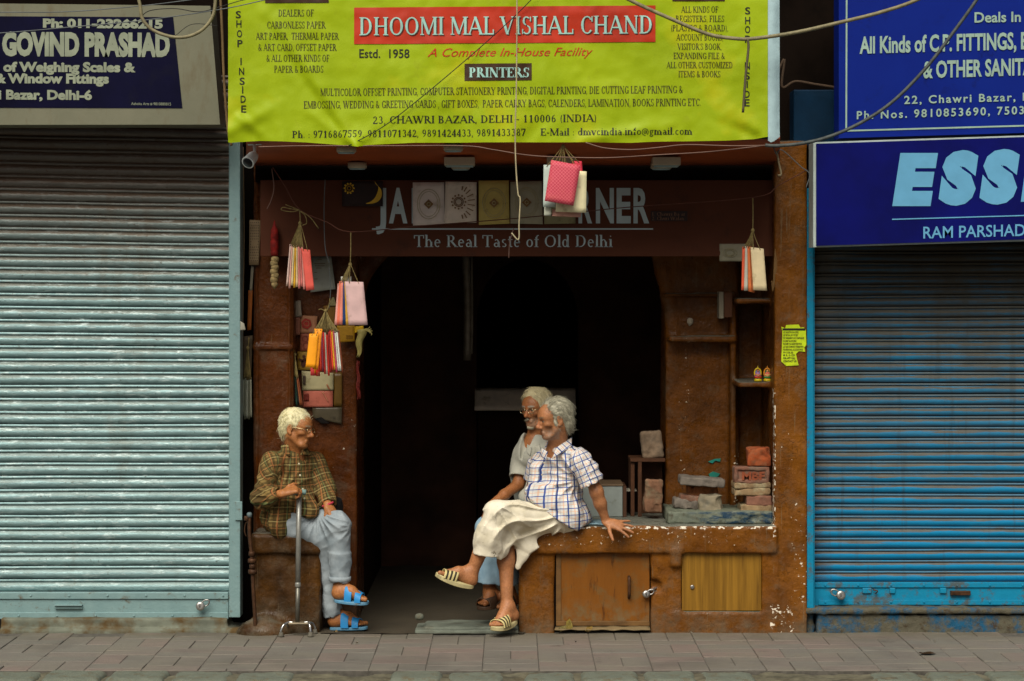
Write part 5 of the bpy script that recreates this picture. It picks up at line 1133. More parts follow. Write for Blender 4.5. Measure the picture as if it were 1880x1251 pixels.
rock('stone', 'low dusty slab at the bottom left of the left niche pile', (1238, 918, 1290, 936), .2, .38, STG, 'stone', GS, .008, .005, rot=4, seed=11)
rock('stone', 'reddish thin tile resting on the low dusty slab in the left pile', (1249, 910, 1290, 922), .2, .36, BPU, 'stone', GS, .005, .003, rot=4, seed=12)
rock('stone', 'rough lumpy grey stone cube in front of the left niche pile', (1285, 909, 1328, 941), .14, .26, ST, 'stone', GS, .014, .009, seed=13, f=34)
rock('stone', 'broken brown brick lump under the broad tilted slab', (1262, 892, 1318, 911), .26, .4, brickm('brown_lump', (140, 88, 50), (110, 80, 56)), 'stone', GS, .01, .007, seed=14)
rock('stone', 'broad flat grey brown slab tilted on top of the left niche pile', (1250, 879, 1330, 893), .18, .42, STG, 'stone', GS, .006, .003, rot=4, seed=15)
rock('brick', 'worn brown brick with a cracked lower end standing upright on the bench', (1184, 881, 1217, 942), .34, .44, brickm('worn_brick', (128, 92, 68), (120, 108, 84)), 'brick', None, .012, .006, rot=2, seed=16)
rock('stone', 'pale grey stone block standing on the wooden crate in the dark', (1178, 793, 1216, 841), .56, .66, brickm('pale_block', (132, 112, 90), (112, 100, 84)), 'stone', None, .014, .005, rot=-4, seed=17)
cr = thing('wooden_crate', 'open wooden crate at the back of the bench, stone block on top', 'crate', W(1188, 942, .6)); WD = plain('crate_wood', C(78, 46, 22), .75, var=.3, sc=20, bump=.4)
z0 = .616; zt_ = W(0, 842, .52).z
for lo, hi in (((W(1158, 0, .52).x, .52, z0), (W(1165, 0, .52).x, .80, zt_-.02)), ((W(1171, 0, .52).x, .50, z0), (W(1178, 0, .52).x, .53, zt_-.02)), ((W(1157, 0, .52).x, .50, zt_-.019), (W(1221, 0, .52).x, .80, zt_)), ((W(1178.5, 0, .52).x, .72, z0), (W(1220, 0, .52).x, .74, zt_-.02))): part('board', nbox(lo, hi, bev=.002), WD, cr)
part('shelf', nbox((W(1146, 0, .6).x, .58, W(0, 902, .6).z), (W(1170, 0, .52).x, .70, W(0, 899, .6).z)), paperm(170, 164, 146), cr)
bx = thing('carton', 'pale grey cardboard carton with a brown lid standing on the bench behind the seated men', 'box', W(1115, 944, .5)); a, b = W(1080, 942, .5), W(1143, 893, .5)
part('body', nbox((a.x-.06, .5, .616), (b.x, .82, b.z), bev=.003), paperm(140, 148, 142), bx); part('lid', nbox((a.x-.065, .495, b.z+.001), (b.x+.004, .83, b.z+.012), bev=.002), paperm(104, 84, 62), bx)
part('side_board', nbox((b.x+.002, .49, .616), (W(1150, 0, .5).x, .82, b.z-.001)), paperm(74, 46, 26), bx)
bm = sheet(W(1076, 966, -.01), W(1130, 966, -.01), W(1128, 958, .10), W(1083, 958, .10), 6, 3, lambda u, v: (0, 0, .006+.004*math.sin(u*6)), thick=-.003)
single('folded_newspaper', bm, paperm(150, 184, 196), 'pale blue folded paper lying on the bench under the man\'s arm', 'paper')
# ---- padlocks
def padlock(cx, cy, y, r, ang, lab, keyrot=0):
    t = thing('padlock', lab, 'padlock', W(cx, cy, y)); p = W(cx, cy, y)
    part('body', nlathe([(r*.8, -.004), (r, .0), (r, .016), (r*.86, .021), (r*.5, .0225)], p, (.1, -1, .1), 20), STEEL, t)
    c_, s_ = math.cos(ang), math.sin(ang); ax = Vector((c_, 0, s_)); pe = Vector((-s_, 0, c_)); q = p+Vector((0, -.006, 0))
    bm = bmesh.new(); tube(bm, [q+ax*r*.7+pe*r*.55, q+ax*r*1.5+pe*r*.6, q+ax*r*2.1+pe*r*.35, q+ax*r*2.25, q+ax*r*2.1-pe*r*.35, q+ax*r*1.5-pe*r*.6, q+ax*r*.7-pe*r*.55], r*.17, 7, 4); part('shackle', bm, STEEL, t)
    part('keyhole', nbox((p.x-.002, p.y-.0255, p.z-.007), (p.x+.002, p.y-.0222, p.z+.007)), GAP, t)
padlock(1186, 1091, -.004, .022, .45, 'round steel padlock hanging open on the reddish cupboard door')
padlock(368, 1113, .052, .026, .55, 'round steel padlock at the foot of the silver shutter'); padlock(1543, 1093, .050, .027, 2.7, 'round steel padlock at the foot of the blue shutter')
# ---- security camera
cc = thing('security_camera', 'small white bullet security camera under the left corner of the yellow banner', 'camera', W(466, 268, -.5)); PLW = plain('camera_plastic', C(226, 232, 228), .4, var=.12, bump=.05)
p = W(460, 293, -.55); ax = Vector((-.35, -.75, -.55)).normalized()
part('body', nlathe([(.024, -.05), (.031, -.03), (.034, .02), (.037, .035), (.036, .036)], p, ax, 18), PLW, cc); part('lens', nlathe([(.030, .0362), (.026, .040), (.001, .042)], p, ax, 16), plain('lens_glass', (.01, .01, .012, 1), .1, bump=0), cc)
bm = bmesh.new(); tube(bm, [p-ax*.04, p+Vector((.02, .02, .045)), W(467, 262, -.5), W(469, 250, -.5)], .009, 7); tube(bm, [W(455, 264, -.5), W(480, 263, -.5)], .012, 6, curve=False); part('bracket', bm, PLW, cc)
# ---- water pipe at the plinth
pp = thing('water_pipe', 'thin brown water pipe with a brass valve standing in front of the plinth', 'pipe', W(466, 1140, -.1)); bm = bmesh.new(); yp = -.09
tube(bm, [W(458, 945, yp), W(458, 980, yp), W(462, 1020, yp), W(464, 1060, yp), W(466, 1100, yp), W(468, 1130, yp), W(469, 1158, yp)], .011, 8); part('pipe', bm, IRON, pp)
for cy, r in ((952, .016), (1017, .018), (1030, .024), (1040, .018), (1050, .026)): part('coupling', nlathe([(r*.8, -.013), (r, -.01), (r, .01), (r*.8, .013)], W(462+(cy-1017)*.06-(5 if cy < 960 else 0), cy, yp), (.05, 0, 1), 8), IRON, pp)
part('cap', nlathe([(.014, 0), (.016, .02), (.010, .028)], W(458, 950, yp), n=10), plain('grey_pvc', C(96, 110, 112), .5), pp)
bm = bmesh.new(); tube(bm, [W(452, 985, -.03), W(449, 975, -.03), W(451, 962, -.03), W(456, 958, -.05)], .004, 5); part('wire', bm, IRON, pp)
# ---- litter
def litter(name, lab, pts, y, col, curl): 
    bm = bmesh.new(); cx = sum(p[0] for p in pts)/len(pts); cy = sum(p[1] for p in pts)/len(pts); c_ = W(cx, cy, y); c_.z += curl
    vs = [bm.verts.new(W(a, b, y+.02*math.sin(i*2.1))) for i, (a, b) in enumerate(pts)]; v0 = bm.verts.new(c_)
    for i in range(len(vs)): bm.faces.new((vs[i], vs[(i+1) % len(vs)], v0))
    r_ = bmesh.ops.solidify(bm, geom=bm.faces[:], thickness=.002); lo = min(v.co.z for v in bm.verts)
    for v in bm.verts: v.co.z += .006-min(lo, .006)
    return single(name, bm, col if isinstance(col, bpy.types.Material) else paperm(*col), lab, 'litter', 'litter under the cupboard door', sm=True)
litter('dry_leaf', 'curled dry leaf upright at the foot of the reddish cupboard door', [(1038, 1155), (1040, 1141), (1046, 1136), (1050, 1144), (1052, 1154), (1045, 1157)], -.03, (142, 124, 50), .01)
litter('dry_leaf', 'flat torn dry leaf left of the curled leaf', [(1022, 1157), (1030, 1150), (1041, 1148), (1038, 1156), (1030, 1160)], -.045, (132, 118, 66), .012)
litter('dry_leaf', 'yellowish dry leaf in the middle of the litter strip', [(1074, 1158), (1078, 1151), (1088, 1150), (1087, 1157), (1080, 1161)], -.05, (146, 118, 56), .012)
bm = sheet(W(1018, 1160.5, -.05), W(1194, 1160.5, -.05), W(1192, 1154, .01), W(1020, 1155, .01), 24, 3, lambda u, v: (0, 0, .010+.006*noise.noise(Vector((u*9, v*3, 4)))), thick=-.004); single('cardboard_strip', bm, paperm(122, 104, 72), 'long dirty strip of flattened cardboard under the reddish cupboard door', 'cardboard')
bm = bmesh.new(); lathe(bm, [(.018, 0), (.026, .01), (.022, .03), (.008, .036)], W(770, 1138, .05)); single('pebble', bm, SLATE, 'small round stone lying at the left corner of the grey step slab', 'stone')
t_ = thing('dark_bag', 'small black cloth bag on the plinth behind the old man', 'bag', W(618, 955, .2)); s = SDF(); s.ell(W(617, 935, .22), (.045, .05, .075), k=.03); s.cap(W(612, 912, .22), W(624, 918, .2), .012, k=.02); s.disp = lambda Q: .008*nz(Q, 40, 61); V, F = s.mesh(.007); part('cloth', np_mesh('cloth', V, F), plain('black_cloth', C(26, 24, 24), .9), t_); part('support_block', nbox((W(592, 0, .3).x, .14, W(0, 985, .3).z), (W(640, 0, .3).x, .40, W(0, 955, .3).z), bev=.01), PL_RED, t_)
def flat_litter(cx, cy, w_, col, lab, nm='paper_scrap', seed=1):
    y = (CH*CF/(cy-CY))-CD; rs_ = random.Random(seed); c_ = W(cx, cy, y); bm = bmesh.new(); n = 9; r_ = w_/320/2
    vs = [bm.verts.new((c_.x+r_*math.cos(6.283*i/n)*rs_.uniform(.6, 1.1), y+r_*.8*math.sin(6.283*i/n)*rs_.uniform(.6, 1.1), .004+rs_.uniform(0, .012))) for i in range(n)]; v0 = bm.verts.new((c_.x, y, .004))
    for i in range(n): bm.faces.new((v0, vs[i], vs[(i+1) % n]))
    bmesh.ops.solidify(bm, geom=bm.faces[:], thickness=.0015); return single(nm, bm, paperm(*col), lab, 'litter')
flat_litter(1702, 1202, 30, (70, 50, 26), 'brown dead leaf lying on the pavement before the blue shutter', 'dry_leaf', 2); flat_litter(1716, 1180, 5, (190, 186, 170), 'tiny white paper scrap on the pavement before the blue shutter', seed=3)
flat_litter(655, 1183, 7, (170, 160, 140), 'small pale scrap on the pavement right of the walking stick', seed=4); flat_litter(616, 1162, 8, (150, 130, 90), 'small tan scrap between the blue sandals and the walking stick', seed=5); flat_litter(1057, 1181, 4, (40, 34, 28), 'tiny dark crumb on the pavement under the reddish cupboard door', seed=6)
flat_litter(1270, 1164, 5, (200, 196, 180), 'tiny white scrap at the foot of the wall under the yellowish door', seed=7)
# ---- deep in the passage
tb = thing('table', 'low table under a greyish white cloth far back in the dark passage', 'table', (0, 3.0, 0)); a, b = W(872, 712, 2.9), W(1056, 712, 2.9)
part('tablecloth', sheet((a.x, 2.7, W(0, 752, 2.7).z), (b.x, 2.7, W(0, 752, 2.7).z), (b.x, 2.9, a.z), (a.x, 2.9, a.z), 10, 5, lambda u, v: (0, .01*math.sin(u*9), 0), thick=.01), paperm(232, 216, 192), tb)
part('frame', nbox((a.x+.02, 2.93, .0), (b.x-.02, 3.3, a.z-.02)), DARKR, tb)
bm = bmesh.new(); tube(bm, [W(855, 465, 2.2), W(859, 560, 2.2), W(858, 662, 2.2)], .028, 10); tube(bm, [W(866, 465, 2.18), W(867, 580, 2.18), W(866, 650, 2.18)], .008, 6); single('metal_post', bm, plain('passage_steel', C(150, 138, 120), .5, .3, var=.3), 'thin grey metal post standing in the dark passage', 'post')
# ---- overhead cables and wires
CAB = plain('pale_cable', C(132, 124, 92), .6, var=.25, sc=30, bump=.2); CABD = plain('dark_cable', C(70, 76, 74), .6, var=.3, sc=30); WIRE = plain('thin_grey_wire', C(92, 98, 98), .5, var=.2); WIREB = plain('thin_black_wire', C(26, 24, 20), .6); WIRER = plain('thin_pinkish_wire', C(120, 92, 80), .6)
def wire(pts, r, m, lab, y=-.95, cat='cable', nm='overhead_cable', n=8): 
    bm = bmesh.new(); tube(bm, [W(a, b, y+(c if len(p) > 2 else 0)) if (c := (p[2] if len(p) > 2 else 0)) is not None else 0 for p in pts for a, b in [p[:2]]], r, 7, n); return single(nm, bm, m, lab, cat, 'cables strung across the fronts')
wire([(1040, -60), (1156, 0), (1230, 34), (1300, 63), (1350, 71), (1385, 71), (1460, 60), (1540, 42), (1620, 22), (1690, -3), (1800, -60)], .0105, CAB, 'thick pale cable sagging across the right part of the yellow banner')
wire([(1830, -60), (1793, 0), (1750, 60), (1700, 125), (1640, 186), (1580, 226), (1520, 252), (1470, 264), (1425, 268), (1405, 267)], .0095, CABD, 'thick dark grey cable curving down across the upper blue board')
wire([(240, -50), (256, 5), (262, 36), (285, 58), (325, 69), (360, 62), (385, 40), (395, 8), (392, -50)], .0095, CAB, 'thick pale cable loop drooping in front of the left sign')
wire([(-200, 72), (0, 61), (130, 50), (260, 38), (390, 20), (470, 4), (560, -20)], .0028, WIRE, 'thin grey wire running up across the left navy board to the yellow banner', nm='thin_wire')
wire([(-200, 26), (0, 23), (120, 22), (250, 12), (350, 0), (450, -14)], .0026, WIRE, 'thin grey wire along the top edge of the left navy board', nm='thin_wire')
wire([(256, 34), (275, 20), (320, 16), (365, 22), (400, 14), (440, 2), (470, -4)], .0024, WIREB, 'thin black wire looping inside the pale cable loop', nm='thin_wire')
wire([(322, 66), (345, 48), (365, 44), (400, 48)], .0018, WIREB, 'hair thin wire curl below the pale cable loop', nm='thin_wire')
wire([(640, 268), (700, 235), (760, 190), (850, 115), (930, 44), (975, 0), (1000, -30)], .0026, WIREB, 'thin black wire slanting across the middle of the yellow banner', y=-.80, nm='thin_wire')
wire([(949, -40), (949, 60), (948, 160), (946, 240), (947, 300), (951, 355), (955, 366), (953, 410), (952, 440), (939, 428)], .0040, plain('white_wire', C(176, 164, 128), .6), 'whitish wire hanging straight down from the banner to a bent end', y=-.86, nm='hanging_wire')
wire([(943, 420), (936, 445), (934, 474)], .003, WIRER, 'short frayed wire end hanging at the middle of the brown board', y=-.2, nm='hanging_wire')
wire([(475, 270), (560, 268), (700, 268), (850, 268), (905, 275), (960, 284), (1010, 288), (1110, 290), (1200, 285), (1300, 279), (1400, 268)], .0028, WIRER, 'thin pinkish wire sagging under the lower edge of the banner', y=-.78, nm='thin_wire')
wire([(1075, 262), (1110, 272), (1160, 275), (1210, 271), (1260, 266), (1340, 268), (1420, 267)], .003, WIRER, 'second thin wire below the right half of the banner edge', y=-.80, nm='thin_wire')
wire([(1420, 268), (1425, 283), (1436, 276), (1470, 306), (1486, 320), (1480, 345)], .0028, WIRE, 'tangled thin wire at the right corner of the banner', y=-.4, nm='thin_wire')
wire([(1425, 272), (1430, 300), (1434, 320), (1428, 322)], .006, plain('torn_wrap', C(150, 136, 104), .8), 'torn whitish wrapping hanging off the right banner corner', y=-.3, nm='cable_wrap')
wire([(597, 330), (595, 380), (596, 440), (599, 465), (605, 484)], .0026, WIRE, 'thin pale wire hanging left of the black and gold card', y=-.1, nm='hanging_wire')
wire([(604, 490), (607, 530), (604, 568)], .0022, WIRE, 'thin pale wire between the two left envelope bundles', y=-.1, nm='hanging_wire')
wire([(499, 310), (503, 345), (497, 370), (490, 384)], .0026, WIRER, 'short curled wire hanging at the left end of the brown board', y=-.1, nm='hanging_wire')
wire([(1373, 72), (1374, 90), (1369, 140), (1364, 207)], .007, plain('grey_strip', C(92, 84, 60), .6), 'grey flat strip tied to the thick cable, hanging over the banner', y=-.97, cat='strip', nm='hanging_strip')
wire([(404, -20), (408, 60), (411, 140), (418, 235), (425, 268)], .008, plain('bamboo', C(112, 90, 56), .7), 'tan cable running down the dark gap left of the yellow banner', y=-.3, nm='hanging_cable')
wire([(1425, 140), (1440, 110), (1436, 160), (1460, 150), (1495, 155), (1540, 162)], .008, plain('old_pipe', C(66, 50, 34), .8), 'old brown conduit in the dark gap above the blue tin box', y=.0, nm='conduit')
# ---- four-footed walking stick
ws = thing('walking_stick', 'grey four footed walking stick standing on the pavement in the old man\'s hand', 'walking stick', W(546, 1168, -.1))
ALU = plain('grey_aluminium', C(150, 150, 142), .4, .5, var=.15, sc=20, bump=.05); CHR = plain('chrome', (.5, .5, .48, 1), .2, .9, bump=0); RUB = plain('rubber', C(96, 92, 80), .8, bump=.1)
ysd = -.12; bz = W(0, 1143, ysd).z
part('lower_shaft', ntube([W(546, 1142, ysd), W(547, 1074, ysd)], .0125, 12, curve=False), plain('dull_steel', C(112, 110, 100), .4, .5, bump=0), ws); part('collar', nlathe([(.015, -.014), (.017, -.008), (.017, .008), (.015, .014)], W(547, 1074, ysd), n=12), ALU, ws)
part('upper_shaft', ntube([W(547, 1071, ysd), W(548, 990, ysd), W(549, 912, ysd)], .0148, 12, curve=False), ALU, ws)
bm = bmesh.new(); tube(bm, [W(549, 914, ysd), W(549, 908, ysd), W(546, 904, ysd)], .015, 10); tube(bm, [W(515, 906, ysd-.005), W(530, 905, ysd-.004), W(548, 903.5, ysd-.003), W(562, 904, ysd)], .0155, 10); part('handle', bm, plain('grey_rubber_grip', C(110, 140, 134), .6, var=.1, bump=.1), ws)
part('base_plate', nbox((W(529, 0, ysd).x, ysd-.03, bz-.012), (W(568, 0, ysd).x, ysd+.03, bz+.004), bev=.008), plain('plate_metal', C(124, 112, 90), .5, .4), ws)
for (a, b), (ex, ey), ys in (((530, 1143), (516, 1167), -.17), ((531, 1143), (527, 1161), -.045), ((566, 1143), (570, 1167), -.17), ((566, 1143), (578, 1162), -.05)):
    e = W(ex, ey, ys); e.z = .0; st_ = W(a, b, ysd+(ys-ysd)*.3)
    lg = part('leg', ntube([st_+Vector(((8 if a < 546 else -8)/320, 0, -.002)), st_, Vector(((st_.x*.35+e.x*.65), ys*.8+ysd*.2, st_.z-.012)), Vector((e.x, ys, .035)), Vector((e.x, ys, .015))], .0072, 8), CHR, ws)
    part('rubber_foot', nlathe([(.017, .0), (.018, .006), (.013, .012), (.011, .024)], (e.x, ys, .0015), n=12), RUB, lg)
# ================================================================== PEOPLE
def nrm(v): return Vector(v).normalized()
def cyl(s, a, b, ra, rb, k=.015, n=None, fl=1.0, op='+', g=None, rnd=.004):
    a, b = np.array(a, np.float32), np.array(b, np.float32); ba = b-a; L = float(np.linalg.norm(ba)); w = ba/L
    nn = None if n is None else np.array(nrm(n), np.float32)
    def fn(P):
        q = P-a; t = q@w; q = q-t[:, None]*w
        if nn is not None: q = q+(q@nn)[:, None]*nn*(1/fl-1)
        d = np.linalg.norm(q, axis=1)-(ra+(rb-ra)*np.clip(t/L, 0, 1))
        if nn is not None: d = d*min(1, fl)
        return np.maximum(d, np.abs(t-L/2)-L/2)
    s.add(fn, (a+b)/2, L/2+max(ra, rb)*max(1, fl), k, op, g)
def folds(P, amp, along, f, seed, st=.82):
    w = np.array(nrm(along), np.float32); q = P-st*(P@w)[:, None]*w
    n = nz(q, f, seed)+.35*nz(q, f*2.3, seed+1); m = nz(q, f*.8, seed+2); return amp*(.5*(.35-np.abs(n)**.85)+.9*(np.abs(m)**.8-.4))
def radial(P, O, n, amp, r0, r1, seed, pw=.6, a0=None):
    """folds that spread from a point where the cloth is pulled (in the plane facing the street)"""
    dx, dz = P[:, 0]-O.x, P[:, 2]-O.z; r = np.hypot(dx, dz); th = np.arctan2(dz, -dx)+.25*nz(P, 7, seed)
    w = np.clip((r-r0)/.04, 0, 1)*np.clip((r1-r)/.10, 0, 1); return amp*w*(np.abs(np.sin(th*n+.8*nz(P, 9, seed+1)))**max(pw, .75)-.55)
class Head:
    def __init__(s, c, f, u, sc=1.0):
        s.c, s.f = Vector(c), nrm(f); u = nrm(u); s.l = u.cross(s.f).normalized(); s.u = s.f.cross(s.l).normalized(); s.k = sc
        s.M = np.array([[s.f[i], s.l[i], s.u[i]] for i in range(3)], np.float32)
    def p(s, x, y, z): return s.c+(s.f*x+s.l*y+s.u*z)*s.k
    def loc(s, V): return (np.asarray(V)-np.array(s.c))@s.M/s.k
    def ell(s, d, c, r, k=.012, op='+', g=None, rot=0.0):
        M = s.M if not rot else s.M@np.array(Matrix.Rotation(rot, 3, 'Y'))
        d.ell(s.p(*c), [q*s.k for q in r], M, k, op, g)
    def cap(s, d, a, b, ra, rb=None, k=.008, op='+'): d.cap(s.p(*a), s.p(*b), ra*s.k, None if rb is None else rb*s.k, k, op=op)
    def build(s, d, thin=0.0):
        E, K = s.ell, s.cap
        E(d, (-.012, 0, .036), (.094, .074, .084), .02); E(d, (.036, 0, -.03), (.056, .056, .078), .03); E(d, (.05, 0, .03), (.045, .056, .05), .03)
        for y in (-1, 1):
            K(d, (-.005, .056*y, -.05), (.052, .026*y, -.098), .014, .013, .03)
            K(d, (.082, .010*y, .021), (.066, .046*y, .020), .010, .007, .014)
            E(d, (.056, .044*y, -.026), (.020, .017, .017), .02)
            E(d, (.091, .031*y, .000), (.014, .018, .011), .012, '-')
            E(d, (.074, .031*y, .001), (.0125, .0125, .0125), .003)
            K(d, (.082, .019*y, .009), (.078, .044*y, .006), .0042, .003, .004); K(d, (.081, .020*y, -.009), (.077, .042*y, -.008), .004, .003, .005)
            E(d, (.058, .047*y, -.060), (.02, .010, .02+thin), .02, '-')
            K(d, (.096, .015*y, -.036), (.076, .036*y, -.072), .0032, .002, .008, '-')
            E(d, (.093, .013*y, -.040), (.011, .008, .009), .008)
            # ear
            E(d, (-.012, .078*y, -.004), (.019, .008, .033), .006, rot=.2); E(d, (-.010, .086*y, .000), (.010, .006, .019), .006, '-'); E(d, (-.004, .078*y, -.034), (.009, .006, .010), .006)
        E(d, (.064, 0, -.100), (.024, .026, .019), .02)
        K(d, (.084, 0, .014), (.108, 0, -.028), .0085, .011, .010); E(d, (.111, 0, -.034), (.0125, .012, .011), .010)
        K(d, (.086, .020, -.069), (.086, -.020, -.069), .0055, None, .010); K(d, (.084, .017, -.079), (.084, -.017, -.079), .006, None, .010); K(d, (.094, .022, -.074), (.094, -.022, -.074), .0030, None, .004, '-')
        for z in (.045, .058): K(d, (.100, .03, z), (.100, -.03, z), .0035, None, .006, '-')
    def paint(s, V, skin, stub=None, brow=(.55, .52, .46), near=None):
        q = s.loc(V); x, y, z = q.T; rgb = np.array(skin)[None].repeat(len(V), 0)
        n = nz(np.asarray(V, np.float32), 60, 3); rgb *= (1+.10*n)[:, None]
        face = (x > .02) & (np.abs(y) < .09) & (z > -.13) & (z < .13)
        def blend(m, c, a=1.0): 
            w = (np.clip(m, 0, 1)*a*face)[:, None]; rgb[:] = rgb*(1-w)+np.array(c)*w
        sk = np.array(skin)
        blend(1.3-np.hypot((x-.108)/.016, z+.032)/1.0*1.0-np.abs(y)/.016*.6, sk*np.array([1.2, .9, .85]), .5)
        blend((.9-np.hypot(y/.022, (z+.074)/.009))*3, sk*np.array([.72, .55, .52]), .8)
        for e in (-1, 1):
            r_ = np.hypot(y-.031*e, z-.001)
            ez = np.abs(z-.0005); blend(np.where((r_ < .0125) & (ez < .0042), 1.0, 0)*(x > .078), (.24, .19, .15)); blend(np.where((r_ < .0055) & (ez < .0044), 1.0, 0)*(x > .078), (.02, .015, .01))
            blend((1-np.hypot((np.abs(y)-.031)/.022, (z-.0085)/.0035))*3, sk*.35, .8)
            blend((1-np.hypot((np.abs(y)-.030)/.024, (z-.024)/.007))*2.5, brow, .8)
            blend((1-np.hypot((np.abs(y)-.031)/.02, (z+.018)/.008))*1.2, sk*.62, .5)
        if stub is not None:
            zone = (x > -.01) & (z < -.045) & (z > -.125)
            w = (zone*np.clip((-.040-z)/.02, 0, 1)*np.clip(.85+.5*nz(np.asarray(V, np.float32), 260, 8), 0, 1)*.45)[:, None]
            w *= (1-np.clip((1.2-np.hypot(y/.022, (z+.074)/.009)), 0, 1))[:, None]
            near_ = (np.abs(q) < .2).all(1)[:, None]; w = w*near_
            rgb[:] = rgb*(1-w)+np.array(stub)*w
        return rgb
def hand(d, wrist, dr, n, right, curls, spread=.12, thumb=(.5, .35), sc=1.0, k=.005, tdir=(.55, .8, .15)):
    """palm and five fingers: dr wrist to knuckles, n out of the palm; curls (per finger: three bends)"""
    W0, dr, n = Vector(wrist), nrm(dr), Vector(n); n = (n-dr*n.dot(dr)).normalized(); t = dr.cross(n)*(1 if right else -1)
    P = lambda x, y, z=0: W0+(dr*x+t*y+n*z)*sc
    d.cap(P(.0, 0), P(.04, .0), .026*sc, .030*sc, .012, n, .62); d.cap(P(.035, .014), P(.082, .025), .020*sc, .016*sc, .012, n, .75); d.cap(P(.035, -.010), P(.076, -.024), .020*sc, .015*sc, .012, n, .75); d.cap(P(.04, .0), P(.083, .0), .020*sc, .016*sc, .012, n, .7)
    for i, (off, kx, ln, r) in enumerate(((.030, .083, .073, .0092), (.0105, .087, .080, .0095), (-.0095, .084, .074, .009), (-.029, .076, .058, .0080))):
        p = P(kx, off); a = 0.0; yaw = spread*(1.5-i)*.66
        for j, (fr, c) in enumerate(zip((.45, .31, .24), curls[i])):
            a += c; v = (dr*math.cos(yaw)+t*math.sin(yaw))*math.cos(a)+n*math.sin(a)
            q = p+v*ln*fr*sc; d.cap(p, q, (r-.0009*j)*sc, (r-.0009*(j+1))*sc, .004 if j else .007); p = q
    p = P(.022, .026); v = nrm(dr*tdir[0]+t*tdir[1]+n*tdir[2]); q = p+v*.042*sc; d.cap(P(.012, .012), p, .016*sc, .014*sc, .012); d.cap(p, q, .0125*sc, .0105*sc, .008)
    v2 = nrm(v+n*thumb[0]+dr*thumb[1]); p = q+v2*.030*sc; d.cap(q, p, .0105*sc, .0095*sc, .004); d.cap(p, p+nrm(v2+n*thumb[0]*.6)*.022*sc, .0095*sc, .0078*sc, .004)
def foot(d, ankle, heel, toe, up, right, w=.042):
    """bare foot on a sole line heel->toe"""
    A, Hh, T = Vector(ankle), Vector(heel), Vector(toe); f = (T-Hh).normalized(); u = Vector(up); u = (u-f*u.dot(f)).normalized(); l = u.cross(f)*(-1 if right else 1); L = (T-Hh).length
    P = lambda x, y, z: Hh+f*x*L+l*y+u*z
    d.ell(P(.10, 0, .03), (.034, .030, .032), None, .02); d.cap(A, P(.16, 0, .045), .036, .034, .03); d.cap(A, P(.5, -.004, .05), .034, .030, .03); d.cap(P(.12, 0, .026), P(.70, 0, .022), .028, .022, .03, u, .9)
    d.cap(P(.5, -.005, .045), P(.74, -.012, .022), .028, .020, .02); d.cap(P(.45, .018, .03), P(.68, .030, .016), .022, .014, .02)
    for i, (y, x1, r) in enumerate(((-.026, 1.0, .0125), (-.006, .98, .009), (.009, .94, .0085), (.022, .90, .008), (.034, .84, .0075))):
        d.cap(P(.72-.02*i, y*.9, .016), P(x1-.04, y, .011), r*1.05, r, .006); d.ell(P(x1-.035, y, .012), (r, r, r*.95), None, .003)
def sandal(root, heel, toe, up, right, sole_m, strap_ms, bands, w=.046, th=.018, name='sandal', label=None, hgt=(.078, .040), crv=0.0):
    Hh, T = Vector(heel), Vector(toe); f = (T-Hh).normalized(); u = Vector(up); u = (u-f*u.dot(f)).normalized(); l = u.cross(f)*(-1 if right else 1); L = (T-Hh).length
    bm = bmesh.new(); n = 36; rings = []
    prof = lambda t: w*(.74+.30*math.sin(min(1, max(0, t*1.05))*math.pi*.62)) 
    out = []
    for i in range(n):
        a = 2*math.pi*i/n; x = -math.cos(a); y = math.sin(a); x = math.copysign(abs(x)**.8, x); y = math.copysign(abs(y)**.62, y); tt = (x+1)/2
        out.append((tt, y*prof(tt)-.006*math.sin(tt*3)))
    for z, k in ((0, .93), (.003, 1.0), (th-.004, 1.0), (th, .95)):
        rings.append([bm.verts.new(Hh+f*(L*(.5+(tt-.5)*(1.06 if 0 < z < th else 1.03)))+l*y*k+u*(z-th-.004+crv*(tt-.55)**2*4*.02)) for tt, y in out])
    for a_, b_ in zip(rings[:-1], rings[1:]):
        for i in range(n): bm.faces.new((a_[i], a_[(i+1) % n], b_[(i+1) % n], b_[i]))
    bm.faces.new(list(reversed(rings[0]))); bm.faces.new(rings[-1]); bmesh.ops.recalc_face_normals(bm, faces=bm.faces[:])
    so_ = part(name, bm, sole_m, root, label)
    for b0, b1, tilt in bands:
        nt, na = 14, 18; V, F, mi = [], [], []
        for lay in (0, .004):
            for i in range(nt+1):
                t_ = b0+(b1-b0)*i/nt
                for j in range(na+1):
                    a = math.pi*j/na; tq = t_+tilt*(math.cos(a))*.5; h = hgt[0]+(hgt[1]-hgt[0])*min(1, max(0, (tq-.4)/.42)); ww = prof(tq)*1.01
                    V.append(Hh+f*L*tq+l*(-math.cos(a)*(ww+lay)*(abs(math.cos(a))**-.25 if abs(math.cos(a)) > .05 else 1)*.98)+u*((h+lay)*math.sin(a)**.75-.006))
        m = (nt+1)*(na+1)
        for lay in (0, 1):
            for i in range(nt):
                for j in range(na):
                    a = lay*m+i*(na+1)+j; q = (a, a+1, a+na+2, a+na+1); F.append(q if lay else q[::-1]); mi.append(i)
        for i in (0, nt):
            for j in range(na): a = i*(na+1)+j; F.append((a, a+1, a+1+m, a+m)); mi.append(min(i, nt-1))
        me = to_mesh('strap', (V, F)); bm = bmesh.new(); bm.from_mesh(me); bmesh.ops.recalc_face_normals(bm, faces=bm.faces[:]); bm.to_mesh(me); bm.free()
        for q in strap_ms: me.materials.append(q)
        if len(strap_ms) > 1:
            for p_, i in zip(me.polygons, mi): p_.material_index = 1 if (i in (2, 3, 6, 7, 10, 11)) else 0
        part('strap', me, None, so_, sm=True)
    return so_
